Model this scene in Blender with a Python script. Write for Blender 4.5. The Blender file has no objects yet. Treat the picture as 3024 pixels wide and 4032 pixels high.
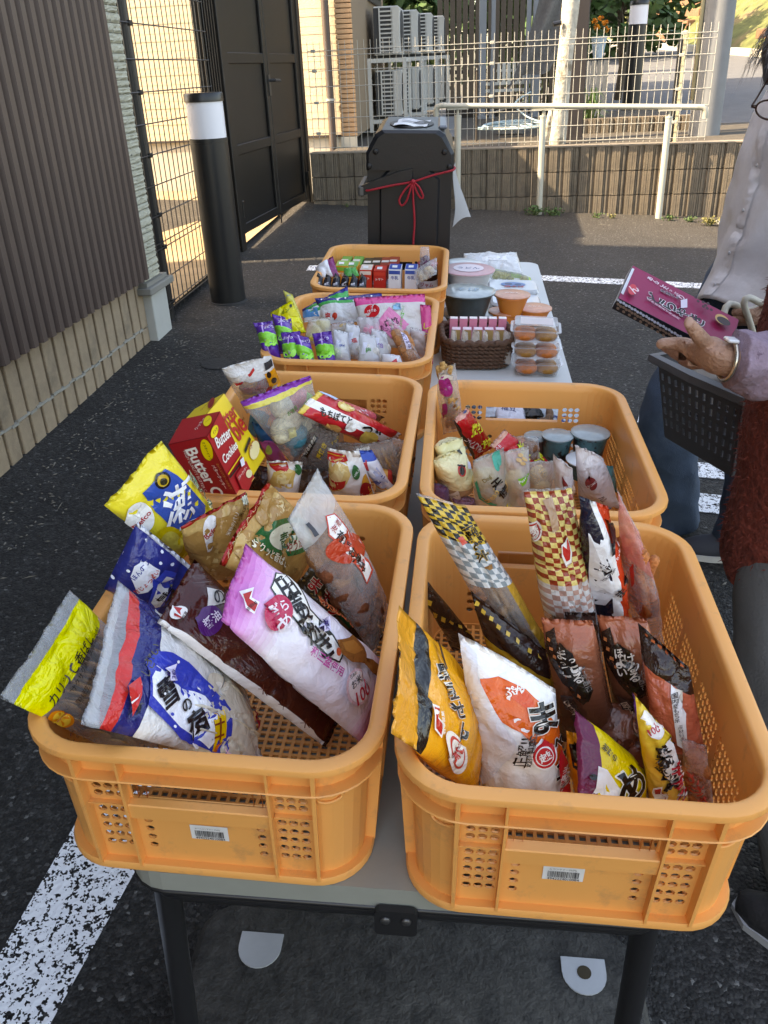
import bpy, bmesh, math, random
from math import sin, cos, pi, sqrt, radians, exp
from mathutils import Vector, Matrix, noise

scene = bpy.context.scene
COL = scene.collection
V = Vector
# the parking bay falls a little towards the right and the camera; TILT carries its own frame into the level world
TILT = Matrix(((0.999075, 0.000882, 0.043), (0.000882, 0.999159, -0.041), (-0.043, 0.041, 0.998233)))
def TW(x, y, z=0.0): return TILT @ V((x, y, z))
# ---------------------------------------------------------------- camera, sky, sun, exposure
cd = bpy.data.cameras.new('camera'); cam = bpy.data.objects.new('camera', cd); COL.objects.link(cam)
cd.sensor_fit = 'HORIZONTAL'; cd.sensor_width = 36; cd.lens = 39.71; cd.clip_start = 0.02; cd.clip_end = 500
_p, _y = radians(30.2), radians(4.8)
_F = TILT @ V((-sin(_y)*cos(_p), cos(_y)*cos(_p), -sin(_p))); _R = TILT @ V((cos(_y), sin(_y), 0)); _U = _R.cross(_F)
cam.matrix_world = Matrix((_R, _U, -_F)).transposed().to_4x4()
cam.matrix_world.translation = TW(0, 0, 1.493)
scene.camera = cam
SUN_TO = V((-1.09, -0.30, 1.0)).normalized()
w = bpy.data.worlds.new('World'); scene.world = w; w.use_nodes = True
sky = w.node_tree.nodes.new('ShaderNodeTexSky'); sky.sky_type = 'NISHITA'; sky.sun_disc = False
sky.sun_elevation = math.asin(SUN_TO.z); sky.sun_rotation = math.atan2(SUN_TO.x, SUN_TO.y); sky.air_density = 1.0; sky.dust_density = 2.2; sky.ozone_density = 0.9
bg = w.node_tree.nodes['Background']; bg.inputs[1].default_value = 0.14
w.node_tree.links.new(sky.outputs[0], bg.inputs[0])
sd = bpy.data.lights.new('sun', 'SUN'); sd.energy = 2.6; sd.angle = radians(0.55); sd.color = (1.0, 0.93, 0.80)
sun = bpy.data.objects.new('sun', sd); COL.objects.link(sun); sun.rotation_euler = SUN_TO.to_track_quat('Z', 'Y').to_euler()
vs = scene.view_settings; vs.view_transform = 'Standard'; vs.look = 'None'; vs.gamma = 1; vs.exposure = 2.5; vs.use_white_balance = True; vs.white_balance_temperature = 8600; vs.white_balance_tint = 14
scene.render.engine = 'CYCLES'; cy = scene.cycles
cy.use_denoising = True; cy.max_bounces = 8; cy.transparent_max_bounces = 20; cy.diffuse_bounces = 3; cy.glossy_bounces = 3; cy.caustics_reflective = False; cy.caustics_refractive = False
cy.sample_clamp_indirect = 6
# ---------------------------------------------------------------- materials
def lin(h):
    if isinstance(h, str):
        h = h.lstrip('#'); c = [int(h[i:i+2], 16)/255 for i in (0, 2, 4)]
        return tuple(x/12.92 if x <= .04045 else ((x+.055)/1.055)**2.4 for x in c)
    return tuple(h[:3])
MATS = {}
def mat(name, color=(.5, .5, .5), rough=.6, metal=0., var=0., vscale=8., bump=0., bscale=60., spec=.5, trans=0., detail=4., coat=0., emis=None, dark=None, dscale=3., dlo=.5, dhi=.7):
    if name in MATS: return MATS[name]
    m = bpy.data.materials.new(name); m.use_nodes = True; n = m.node_tree.nodes; l = m.node_tree.links
    b = n['Principled BSDF']; c = lin(color)
    b.inputs['Base Color'].default_value = (*c, 1); b.inputs['Roughness'].default_value = rough; b.inputs['Metallic'].default_value = metal
    b.inputs['Specular IOR Level'].default_value = spec; b.inputs['Transmission Weight'].default_value = trans; b.inputs['Coat Weight'].default_value = coat
    tc = n.new('ShaderNodeTexCoord')
    if var > 0 or dark:
        t = n.new('ShaderNodeTexNoise'); t.inputs['Scale'].default_value = vscale; t.inputs['Detail'].default_value = detail; t.inputs['Roughness'].default_value = .65
        l.new(tc.outputs['Object'], t.inputs['Vector'])
        mr = n.new('ShaderNodeMapRange'); mr.inputs[1].default_value = .25; mr.inputs[2].default_value = .75; mr.inputs[3].default_value = 1-var; mr.inputs[4].default_value = 1+var
        l.new(t.outputs['Fac'], mr.inputs[0])
        hs = n.new('ShaderNodeMix'); hs.data_type = 'RGBA'; hs.blend_type = 'MULTIPLY'; hs.inputs[0].default_value = 1
        hs.inputs[6].default_value = (*c, 1); l.new(mr.outputs[0], hs.inputs[7]); out = hs.outputs[2]
        if dark:
            t2 = n.new('ShaderNodeTexNoise'); t2.inputs['Scale'].default_value = dscale; t2.inputs['Detail'].default_value = 6; t2.inputs['Roughness'].default_value = .7
            l.new(tc.outputs['Object'], t2.inputs['Vector'])
            r2 = n.new('ShaderNodeMapRange'); r2.inputs[1].default_value = dlo; r2.inputs[2].default_value = dhi; l.new(t2.outputs['Fac'], r2.inputs[0])
            mx = n.new('ShaderNodeMix'); mx.data_type = 'RGBA'; l.new(r2.outputs[0], mx.inputs[0]); l.new(out, mx.inputs[6]); mx.inputs[7].default_value = (*lin(dark), 1); out = mx.outputs[2]
        l.new(out, b.inputs['Base Color'])
    if bump > 0:
        t = n.new('ShaderNodeTexNoise'); t.inputs['Scale'].default_value = bscale; t.inputs['Detail'].default_value = 5; l.new(tc.outputs['Object'], t.inputs['Vector'])
        bp = n.new('ShaderNodeBump'); bp.inputs['Strength'].default_value = bump; bp.inputs['Distance'].default_value = .01; l.new(t.outputs['Fac'], bp.inputs['Height']); l.new(bp.outputs[0], b.inputs['Normal'])
    if emis: b.inputs['Emission Color'].default_value = (*lin(emis[0]), 1); b.inputs['Emission Strength'].default_value = emis[1]
    MATS[name] = m; return m

def film_mat(name, rough, lo, hi, bump, tint=(1, 1, 1), bscale=30):
    """printed plastic film: colour attribute Col gives ink colour, its alpha the ink's cover; bare film is clear and glossy"""
    m = bpy.data.materials.new(name); m.use_nodes = True; n = m.node_tree.nodes; l = m.node_tree.links
    b = n['Principled BSDF']; o = n['Material Output']
    at = n.new('ShaderNodeVertexColor'); at.layer_name = 'Col'
    l.new(at.outputs['Color'], b.inputs['Base Color']); b.inputs['Roughness'].default_value = rough; b.inputs['Specular IOR Level'].default_value = .55
    tc = n.new('ShaderNodeTexCoord'); t = n.new('ShaderNodeTexNoise'); t.inputs['Scale'].default_value = bscale; t.inputs['Detail'].default_value = 5; t.inputs['Roughness'].default_value = .6; t.inputs['Distortion'].default_value = .6
    l.new(tc.outputs['Object'], t.inputs['Vector'])
    # sharp film creases: ridges where a slow noise crosses its middle
    cr = n.new('ShaderNodeTexNoise'); cr.inputs['Scale'].default_value = bscale*.8; cr.inputs['Detail'].default_value = 3; cr.inputs['Distortion'].default_value = 1.2; l.new(tc.outputs['Object'], cr.inputs['Vector'])
    su_ = n.new('ShaderNodeMath'); su_.operation = 'SUBTRACT'; l.new(cr.outputs['Fac'], su_.inputs[0]); su_.inputs[1].default_value = .5
    ab = n.new('ShaderNodeMath'); ab.operation = 'ABSOLUTE'; l.new(su_.outputs[0], ab.inputs[0])
    ad = n.new('ShaderNodeMath'); ad.operation = 'MULTIPLY_ADD'; l.new(ab.outputs[0], ad.inputs[0]); ad.inputs[1].default_value = 1.6; l.new(t.outputs['Fac'], ad.inputs[2])
    bp = n.new('ShaderNodeBump'); bp.inputs['Strength'].default_value = bump; bp.inputs['Distance'].default_value = .012
    l.new(ad.outputs[0], bp.inputs['Height']); l.new(bp.outputs[0], b.inputs['Normal'])
    if lo is None: MATS[name] = m; return m
    tr = n.new('ShaderNodeBsdfTransparent'); tr.inputs[0].default_value = (*tint, 1)
    gl = n.new('ShaderNodeBsdfPrincipled'); gl.inputs['Base Color'].default_value = (.82, .84, .86, 1); gl.inputs['Roughness'].default_value = .08; l.new(bp.outputs[0], gl.inputs['Normal'])
    lw = n.new('ShaderNodeLayerWeight'); lw.inputs[0].default_value = .35; l.new(bp.outputs[0], lw.inputs['Normal'])
    mr = n.new('ShaderNodeMapRange'); mr.inputs[3].default_value = lo; mr.inputs[4].default_value = hi; l.new(lw.outputs['Facing'], mr.inputs[0])
    m1 = n.new('ShaderNodeMixShader'); l.new(mr.outputs[0], m1.inputs[0]); l.new(tr.outputs[0], m1.inputs[1]); l.new(gl.outputs[0], m1.inputs[2])
    m2 = n.new('ShaderNodeMixShader'); l.new(at.outputs['Alpha'], m2.inputs[0]); l.new(m1.outputs[0], m2.inputs[1]); l.new(b.outputs[0], m2.inputs[2])
    l.new(m2.outputs[0], o.inputs['Surface']); MATS[name] = m; return m
M_INK = film_mat('printed_film', .20, None, None, .30)
M_CARD = film_mat('printed_card', .42, None, None, .03, bscale=90)
M_FILM = film_mat('clear_film', .20, .06, .50, .55)
M_TUB = film_mat('clear_tub', .3, .10, .60, .03)

# ---------------------------------------------------------------- mesh building
def link(o, parent=None):
    COL.objects.link(o)
    if parent is not None: o.parent = parent
    return o
def tag(o, label=None, cat=None, group=None, kind=None):
    if label: o['label'] = label
    if cat: o['category'] = cat
    if group: o['group'] = group
    if kind: o['kind'] = kind
    return o
def empty(name, loc=(0, 0, 0), rot=None, **k):
    o = bpy.data.objects.new(name, None); link(o); o.empty_display_size = .05
    M = (rot.to_4x4() if rot is not None else Matrix.Identity(4)); M.translation = V(loc); o.matrix_world = M
    return tag(o, **k)
def clone(o, parent=None):
    c = o.copy(); COL.objects.link(c); c.parent = parent
    for ch in list(o.children): clone(ch, c)
    return c
def frame(xdir, up=(0, 0, 1)):
    x = V(xdir).normalized(); z = V(up).normalized(); y = z.cross(x).normalized(); x = y.cross(z)
    return Matrix((x, y, z)).transposed()
class MB:
    def __init__(s): s.v = []; s.f = []; s.mi = []; s.cur = 0
    def add(s, vs, fs):
        b = len(s.v); s.v += [tuple(q) for q in vs]; s.f += [tuple(b+i for i in f) for f in fs]; s.mi += [s.cur]*len(fs); return s
    def box(s, lo, hi, bev=0, R=None, c=None):
        x0, y0, z0 = lo; x1, y1, z1 = hi
        if bev:
            e = bev; vs = []; 
            for (z, ins) in ((z0, e), (z0+e, 0), (z1-e, 0), (z1, e)):
                vs += [(x0+ins+(e if ins == 0 else 0), y0+ins, z), (x1-ins-(e if ins == 0 else 0), y0+ins, z), (x1-ins, y0+ins+(e if ins == 0 else 0), z), (x1-ins, y1-ins-(e if ins == 0 else 0), z),
                       (x1-ins-(e if ins == 0 else 0), y1-ins, z), (x0+ins+(e if ins == 0 else 0), y1-ins, z), (x0+ins, y1-ins-(e if ins == 0 else 0), z), (x0+ins, y0+ins+(e if ins == 0 else 0), z)]
            fs = [tuple(range(7, -1, -1)), tuple(range(24, 32))]
            for k in range(3): fs += [(k*8+i, k*8+(i+1) % 8, k*8+8+(i+1) % 8, k*8+8+i) for i in range(8)]
        else:
            vs = [(x0, y0, z0), (x1, y0, z0), (x1, y1, z0), (x0, y1, z0), (x0, y0, z1), (x1, y0, z1), (x1, y1, z1), (x0, y1, z1)]
            fs = [(3, 2, 1, 0), (4, 5, 6, 7), (0, 1, 5, 4), (1, 2, 6, 5), (2, 3, 7, 6), (3, 0, 4, 7)]
        if R is not None: vs = [R @ V(q) + V(c or (0, 0, 0)) for q in vs]
        return s.add(vs, fs)
    def tube(s, pts, r, n=8, cap=True, closed=False):
        pts = [V(p) for p in pts]; m = len(pts); rr = r if isinstance(r, (list, tuple)) else [r]*m
        vs = []; up = None
        for i, p in enumerate(pts):
            a = pts[i-1] if (i > 0 or closed) else p; b = pts[(i+1) % m] if (i < m-1 or closed) else p
            d = (b-a).normalized()
            if up is None: up = V((0, 0, 1)) if abs(d.z) < .9 else V((1, 0, 0))
            x = d.cross(up).normalized(); up = x.cross(d).normalized()
            for k in range(n):
                a_ = 2*pi*k/n; vs.append(p + (x*cos(a_) + up*sin(a_))*rr[i])
        fs = []
        for i in range(m if closed else m-1):
            j = (i+1) % m
            fs += [(i*n+k, i*n+(k+1) % n, j*n+(k+1) % n, j*n+k) for k in range(n)]
        if cap and not closed: fs += [tuple(range(n))[::-1], tuple((m-1)*n+k for k in range(n))]
        return s.add(vs, fs)
    def lathe(s, prof, n=24, c=(0, 0, 0), M=None, sx=1, sy=1):
        vs = []; c = V(c)
        for (r, z) in prof:
            for k in range(n):
                q = V((r*cos(2*pi*k/n)*sx, r*sin(2*pi*k/n)*sy, z)); vs.append((M @ q if M is not None else q)+c)
        fs = []
        for i in range(len(prof)-1): fs += [(i*n+k, i*n+(k+1) % n, (i+1)*n+(k+1) % n, (i+1)*n+k) for k in range(n)]
        fs += [tuple(range(n))[::-1], tuple((len(prof)-1)*n+k for k in range(n))]
        return s.add(vs, fs)
    def loft(s, rings, cap=True):
        n = len(rings[0]); vs = [q for r in rings for q in r]; fs = []
        for i in range(len(rings)-1): fs += [(i*n+k, i*n+(k+1) % n, (i+1)*n+(k+1) % n, (i+1)*n+k) for k in range(n)]
        if cap: fs += [tuple(range(n))[::-1], tuple((len(rings)-1)*n+k for k in range(n))]
        return s.add(vs, fs)
    def grid(s, fn, nu, nv):
        vs = [fn(i/nu, j/nv) for j in range(nv+1) for i in range(nu+1)]
        return s.add(vs, [(j*(nu+1)+i, j*(nu+1)+i+1, (j+1)*(nu+1)+i+1, (j+1)*(nu+1)+i) for j in range(nv) for i in range(nu)])
    def prism(s, poly, z0, z1):
        n = len(poly); return s.add([(x, y, z0) for x, y in poly]+[(x, y, z1) for x, y in poly], [tuple(range(n))[::-1], tuple(range(n, 2*n))]+[(i, (i+1) % n, n+(i+1) % n, n+i) for i in range(n)])
    def mesh(s, name, mats, smooth=False, angle=None):
        me = bpy.data.meshes.new(name); me.from_pydata(s.v, [], s.f)
        for m in (mats if isinstance(mats, (list, tuple)) else [mats]): me.materials.append(m)
        if any(s.mi): me.polygons.foreach_set('material_index', s.mi)
        if smooth:
            me.polygons.foreach_set('use_smooth', [True]*len(me.polygons))
            if angle: me.set_sharp_from_angle(angle=radians(angle))
        me.update(); return me
    def build(s, name, mats, parent=None, smooth=False, loc=None, rot=None, angle=None, **k):
        o = bpy.data.objects.new(name, s.mesh(name, mats, smooth, angle)); link(o, parent)
        if loc is not None or rot is not None:
            Mx = rot.to_4x4() if rot is not None else Matrix.Identity(4); Mx.translation = V(loc or (0, 0, 0)); o.matrix_local = Mx
        return tag(o, **k)
def inst(name, me, parent, loc, rot=None, scl=None):
    o = bpy.data.objects.new(name, me); link(o, parent)
    Mx = rot.to_4x4() if rot is not None else Matrix.Identity(4)
    if scl is not None: Mx = Mx @ Matrix.Diagonal((*scl, 1))
    Mx.translation = V(loc); o.matrix_local = Mx; return o
def rounded(w, h, r, n=5, cx=0, cy=0):
    pts = []
    for (sx, sy, a0) in ((1, -1, -90), (1, 1, 0), (-1, 1, 90), (-1, -1, 180)):
        for k in range(n+1):
            a = radians(a0+90*k/n); pts.append((cx+sx*(w/2-r)+r*cos(a), cy+sy*(h/2-r)+r*sin(a)))
    return pts
def polyline(pts, step=.02):
    """Catmull-Rom smoothing"""
    P = [V(p) for p in pts]; out = []
    for i in range(len(P)-1):
        a, b, c, d = P[max(i-1, 0)], P[i], P[i+1], P[min(i+2, len(P)-1)]
        n = max(2, int((c-b).length/step))
        for k in range(n):
            t = k/n; out.append(.5*((2*b)+(c-a)*t+(2*a-5*b+4*c-d)*t*t+(3*b-a-3*c+d)*t**3))
    out.append(P[-1]); return out
def leafcloud(mb, c, rad, n, size, rnd, hollow=.35, asp=.55):
    for _ in range(n):
        d = V((rnd.gauss(0, 1), rnd.gauss(0, 1), rnd.gauss(0, 1))).normalized(); k = hollow+(1-hollow)*rnd.random()
        p = V(c)+V((d.x*rad[0]*k, d.y*rad[1]*k, d.z*rad[2]*k)); s = size*rnd.uniform(.6, 1.3)
        a = V((rnd.gauss(0, 1), rnd.gauss(0, 1), rnd.gauss(0, .5))).normalized(); b = a.cross(V((rnd.gauss(0, 1), rnd.gauss(0, 1), rnd.gauss(0, 1)))).normalized()
        mb.add([p-a*s, p-b*s*asp+a*s*.1, p+a*s, p+b*s*asp+a*s*.1], [(0, 1, 2, 3)])
# ---------------------------------------------------------------- flat print on curved things
TX = {}
def glyphs(body, bold):
    key = (body, bold)
    if key in TX: return TX[key]
    c = bpy.data.curves.new('t', 'FONT'); c.body = body; c.resolution_u = 3; c.offset = bold
    o = bpy.data.objects.new('t', c); COL.objects.link(o)
    dg = bpy.context.evaluated_depsgraph_get(); me = o.evaluated_get(dg).to_mesh()
    vs = [(v.co.x, v.co.y) for v in me.vertices]; me.calc_loop_triangles(); ts = [tuple(t.vertices) for t in me.loop_triangles]
    o.evaluated_get(dg).to_mesh_clear(); bpy.data.objects.remove(o); bpy.data.curves.remove(c)
    if not vs: vs = [(0, 0), (1, 0), (0, 1)]; ts = []
    x0 = min(v[0] for v in vs); x1 = max(v[0] for v in vs); y0 = min(v[1] for v in vs); y1 = max(v[1] for v in vs)
    TX[key] = (vs, ts, x0, x1, y0, y1); return TX[key]
def tri_poly(pts):
    from mathutils.geometry import tessellate_polygon
    return tessellate_polygon([[V((x, y, 0)) for x, y in pts]])
def subdiv(vs, ts, lim):
    vs = [tuple(v) for v in vs]; out = []; stack = list(ts)
    while stack:
        a, b, c = stack.pop(); e = [((vs[i][0]-vs[j][0])**2+(vs[i][1]-vs[j][1])**2, i, j, k) for i, j, k in ((a, b, c), (b, c, a), (c, a, b))]
        m = max(e)
        if m[0] > lim*lim and len(vs) < 9000:
            _, i, j, k = m; vs.append(((vs[i][0]+vs[j][0])/2, (vs[i][1]+vs[j][1])/2)); q = len(vs)-1
            stack += [(i, q, k), (q, j, k)]
        else: out.append((a, b, c))
    return vs, out
class Print:
    """collects ink shapes given in a face's own metric coordinates, then lays them on its surface function"""
    def __init__(s, fn, w, h, k=0.): s.fn, s.w, s.h, s.q = fn, w, h, k; s.sh = MB(); s.shc = []; s.tx = MB(); s.txc = []; s.k = 0
    def put(s, mb, cols, vs, ts, color, lim=.011):
        vs, ts = subdiv(vs, ts, lim); off = .0009+.00022*s.k; P = []
        for x, y in vs: P.append(s.fn((x-s.q*y/s.h)/s.w, y/s.h, off))
        ok = []
        for t in ts:
            a, b, c = (V((*vs[i], 0)) for i in t); ok.append(t if (b-a).cross(c-a).z > 0 else t[::-1])
        mb.add(P, ok); cols += [(*lin(color), 1.)]*len(ok)
    def do(s, d):
        s.k += 1; k = d[0]
        if k == 'poly': s.put(s.sh, s.shc, d[1], tri_poly(d[1]), d[2])
        elif k == 'ell':
            c, a, b, col = d[1:5]; n = 28; vs = [(c[0]+a[0]*cos(2*pi*i/n)+b[0]*sin(2*pi*i/n), c[1]+a[1]*cos(2*pi*i/n)+b[1]*sin(2*pi*i/n)) for i in range(n)]+[tuple(c)]
            s.put(s.sh, s.shc, vs, [(i, (i+1) % n, n) for i in range(n)], col)
        elif k == 'txt':
            body, a, b, col, outl, bold = d[1:7]; bold *= .5
            for (bd, cl) in (((bold+.028, outl),) if outl else ())+((bold, col),):
                vs, ts, x0, x1, y0, y1 = glyphs(body, bd)
                if cl == outl and outl: q = glyphs(body, bold); X0, X1, Y0, Y1 = q[2:6]
                else: X0, X1, Y0, Y1 = x0, x1, y0, y1
                dx, dy = b[0]-a[0], b[1]-a[1]; L = max(sqrt(dx*dx+dy*dy), 1e-5); S = L/max(X1-X0, 1e-6); ex = (dx/L, dy/L); ey = (-ex[1], ex[0]); ym = (Y0+Y1)/2
                s.put(s.tx, s.txc, [(a[0]+ex[0]*(x-X0)*S+ey[0]*(y-ym)*S, a[1]+ex[1]*(x-X0)*S+ey[1]*(y-ym)*S) for x, y in vs], ts, cl, .02); s.k += 1
        elif k == 'col':      # a column of characters from a (top) to b (bottom)
            body, a, b, col, outl, bold = d[1:7]; n = len(body); dx, dy = (b[0]-a[0])/n, (b[1]-a[1])/n; L = max(sqrt(dx*dx+dy*dy), 1e-5)
            ex = (-dy/L, dx/L)
            for i, ch in enumerate(body):
                c = (a[0]+dx*(i+.5), a[1]+dy*(i+.5)); hw = L*.46*(.62 if ch in 'っょゃーつしー' else 1)
                s.do(('txt', ch, (c[0]-ex[0]*hw, c[1]-ex[1]*hw), (c[0]+ex[0]*hw, c[1]+ex[1]*hw), col, outl, bold)); s.k -= 1
    def finish(s, parent, m=None, names=('printed_panel', 'lettering')):
        for mb, cols, nm in ((s.sh, s.shc, names[0]), (s.tx, s.txc, names[1])):
            if mb.f:
                o = mb.build(nm, m or M_INK, parent, smooth=True); paint(o.data, cols)
def paint(me, cols):
    at = me.color_attributes.new('Col', 'FLOAT_COLOR', 'CORNER'); buf = []
    for p, c in zip(me.polygons, cols): buf += list(c)*p.loop_total
    at.data.foreach_set('color', buf)
def mk_col(spec, rnd):
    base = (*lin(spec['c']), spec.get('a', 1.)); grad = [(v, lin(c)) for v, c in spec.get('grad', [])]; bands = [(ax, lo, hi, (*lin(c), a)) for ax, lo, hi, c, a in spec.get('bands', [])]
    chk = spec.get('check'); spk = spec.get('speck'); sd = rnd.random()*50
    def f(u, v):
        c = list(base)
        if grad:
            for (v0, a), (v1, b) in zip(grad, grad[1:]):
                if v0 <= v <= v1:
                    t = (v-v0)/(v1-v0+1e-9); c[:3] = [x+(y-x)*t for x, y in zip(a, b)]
        if spk:
            k = noise.noise(V((u*spk[1], v*spk[1]*1.6, sd)))
            if k > spk[2]: q = lin(spk[0]); c = [*q, c[3]] if len(spk) < 4 else [*q, spk[3]]
        for ax, lo, hi, bc, *_ in bands:
            x = u if ax == 'u' else v
            if lo <= x <= hi: c = list(bc)
        if chk:
            for (v0, v1, nu, nv, ca, cb, al) in chk:
                if v0 <= v <= v1:
                    k = (int(u*nu)+int((v-v0)/(v1-v0)*nv)) % 2
                    c = [*lin(ca), al] if k else [*lin(cb), al]
        return tuple(c)
    return f
def bag_fn(C, t, seed, sb, st, wr, flat):
    bl, br, tr, tl = [V(p) for p in C]; n = ((br-tl).cross(tr-bl)).normalized()
    uu = ((br-bl)+(tr-tl)).normalized(); vv_ = ((tl-bl)+(tr-br)).normalized(); S = seed*7.31
    W0 = ((br-bl).length+(tr-tl).length)/2; H0_ = ((tl-bl).length+(tr-br).length)/2
    def base(u, v, side):
        p = bl*(1-u)*(1-v)+br*u*(1-v)+tr*u*v+tl*(1-u)*v
        q = min(max((v-sb)/(1-sb-st), 0), 1); pu = max(1-(2*u-1)**2, 0)**flat; pv = max(1-(2*q-1)**2, 0)**flat
        x, y = u*W0, v*H0_; ed = min(1., pu*2)*min(1., .15+pv*2)
        a = noise.noise(V((x*11+S, y*9, side*3.))); b = noise.noise(V((x*30+y*12, y*26-x*9+S, side*5.))); r = abs(noise.noise(V((x*16+y*9+S, y*13-x*7-S, side*2.))))
        dq = min(q, 1-q)*H0_; pl = noise.noise(V((x*95+S, dq*14, side)))*exp(-dq/.022)
        d = side*t*.42*pu*pv*(1+.30*wr*a)+side*wr*ed*(.0026*b-.0050*exp(-(r/.045)**2)) + wr*.0036*pl*min(1., pu*2)
        d += max(0., 1-pv*4)*.005*wr*noise.noise(V((x*16+S, y*12, 9.)))
        return p+n*d+uu*(.0016*wr*noise.noise(V((y*22+S, x*8, 1.))))+vv_*(.0016*wr*noise.noise(V((x*26+S, 2., y*8))))
    return base, n, ((br-bl).length+(tr-tl).length)/2, ((tl-bl).length+(tr-br).length)/2
def make_bag(s):
    """a sealed bag: pillow of film between four corners, seals at both ends, ink on the film, food inside where the film is clear"""
    rnd = random.Random(s['seed']); sb, st = s.get('seal', (.05, .06))
    base, n, W, H = bag_fn(s['C'], s['t'], s['seed'], sb, st, s.get('wr', 1.), s.get('flat', .55))
    nu = s.get('nu', max(14, min(44, int(W/.0065)))); nv = s.get('nv', max(18, min(60, int(H/.0065))))
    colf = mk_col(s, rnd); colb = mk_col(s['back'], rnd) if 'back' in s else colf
    verts = []; faces = []; cols = []; idx = {}
    for side in (1, -1):
        for j in range(nv+1):
            for i in range(nu+1):
                edge = i in (0, nu) or j in (0, nv)
                if edge and side == -1: idx[(side, i, j)] = idx[(1, i, j)]; continue
                verts.append(base(i/nu, j/nv, 0 if edge else side)); idx[(side, i, j)] = len(verts)-1
        for j in range(nv):
            for i in range(nu):
                q = [idx[(side, i, j)], idx[(side, i+1, j)], idx[(side, i+1, j+1)], idx[(side, i, j+1)]]
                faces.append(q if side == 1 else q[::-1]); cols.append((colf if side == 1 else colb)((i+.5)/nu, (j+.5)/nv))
    me = bpy.data.meshes.new(s['name']); me.from_pydata(verts, [], faces); me.polygons.foreach_set('use_smooth', [True]*len(faces))
    clear = any(c[3] < .99 for c in cols); me.materials.append(M_FILM if clear else M_INK); paint(me, cols); me.update()
    o = bpy.data.objects.new(s['name'], me); link(o); tag(o, s['label'], s.get('cat', 'snack bag'), s.get('group'))
    e = 1e-3
    def sf(u, v, off):
        u = min(max(u, .004), .996); v = min(max(v, .004), .996)
        p = base(u, v, 1); a = base(min(u+e, .999), v, 1)-base(max(u-e, .001), v, 1); b = base(u, min(v+e, .999), 1)-base(u, max(v-e, .001), 1)
        m = a.cross(b); m = m.normalized() if m.length > 1e-12 else n
        if m.dot(n) < .2: m = n
        return p+m*off
    Cc = [V(q) for q in s['C']]; Um = ((Cc[1]-Cc[0])+(Cc[2]-Cc[3]))/2; Vm = ((Cc[3]-Cc[0])+(Cc[2]-Cc[1]))/2; W = Um.length; kq = Vm.dot(Um)/W; H = sqrt(max(Vm.length_squared-kq*kq, 1e-6))
    pr = Print(sf, W, H, kq)
    if 'crk' in s:      # printed picture of crackers spread over the film
        cn, cs_, cc = s['crk'][:3]; lo, hi = s['crk'][3:5] if len(s['crk']) > 3 else (.08, .9)
        for _ in range(cn):
            fv = rnd.uniform(lo, hi); x, y, r, a_ = rnd.uniform(.10, .9)*W+kq*fv, fv*H, cs_*rnd.uniform(.7, 1.25), rnd.uniform(0, 3.1); k_ = rnd.uniform(.6, .95); c_ = rnd.choice(cc)
            for f_, col_ in ((1., cc[0]), (.86, c_)): pr.do(('ell', (x, y), (r*f_*cos(a_), r*f_*sin(a_)), (-r*f_*k_*sin(a_), r*f_*k_*cos(a_)), col_)); pr.k = 1 if f_ == 1. else 2
        pr.k = 4
    for d in s.get('ink', []): pr.do(d)
    pr.finish(o)
    for f in s.get('fill', []): fill(o, f, base, n, W, H, s, rnd)
    return o
FILLM = {}
def food(kind, size, color, seed):
    key = (kind, round(size, 4), color, seed % 3)
    if key in FILLM: return FILLM[key]
    mb = MB(); rnd = random.Random(seed); m = mat('food_'+color.strip('#')+'_'+kind, color, .75, var=.35, vscale=90, bump=.5, bscale=160)
    if kind == 'disc':
        prof = [(size*.2, -.0030), (size*.8, -.0034), (size, -.001), (size, .001), (size*.8, .0034), (size*.2, .003)]; mb.lathe(prof, 14)
    elif kind == 'stick':
        pts = polyline([(0, -size, 0), (size*.06, -size*.3, .002), (-size*.04, size*.3, -.002), (0, size, 0)], size/4); mb.tube(pts, size*.10, 7)
    elif kind == 'loaf':
        prof = [(size*.3, -size*.5), (size*.75, -size*.38), (size*.85, 0), (size*.7, .4*size), (size*.3, .5*size)]; mb.lathe(prof, 12)
    else:
        prof = [(size*cos(radians(a)), size*.8*sin(radians(a))) for a in (-80, -45, -10, 25, 60, 82)]; mb.lathe(prof, 9)
    mb.v = [tuple(V(p)*(1+.16*noise.noise(V(p)*55+V((seed, 0, 0))))) for p in mb.v]
    FILLM[key] = mb.mesh('food', m, True); return FILLM[key]
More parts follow.
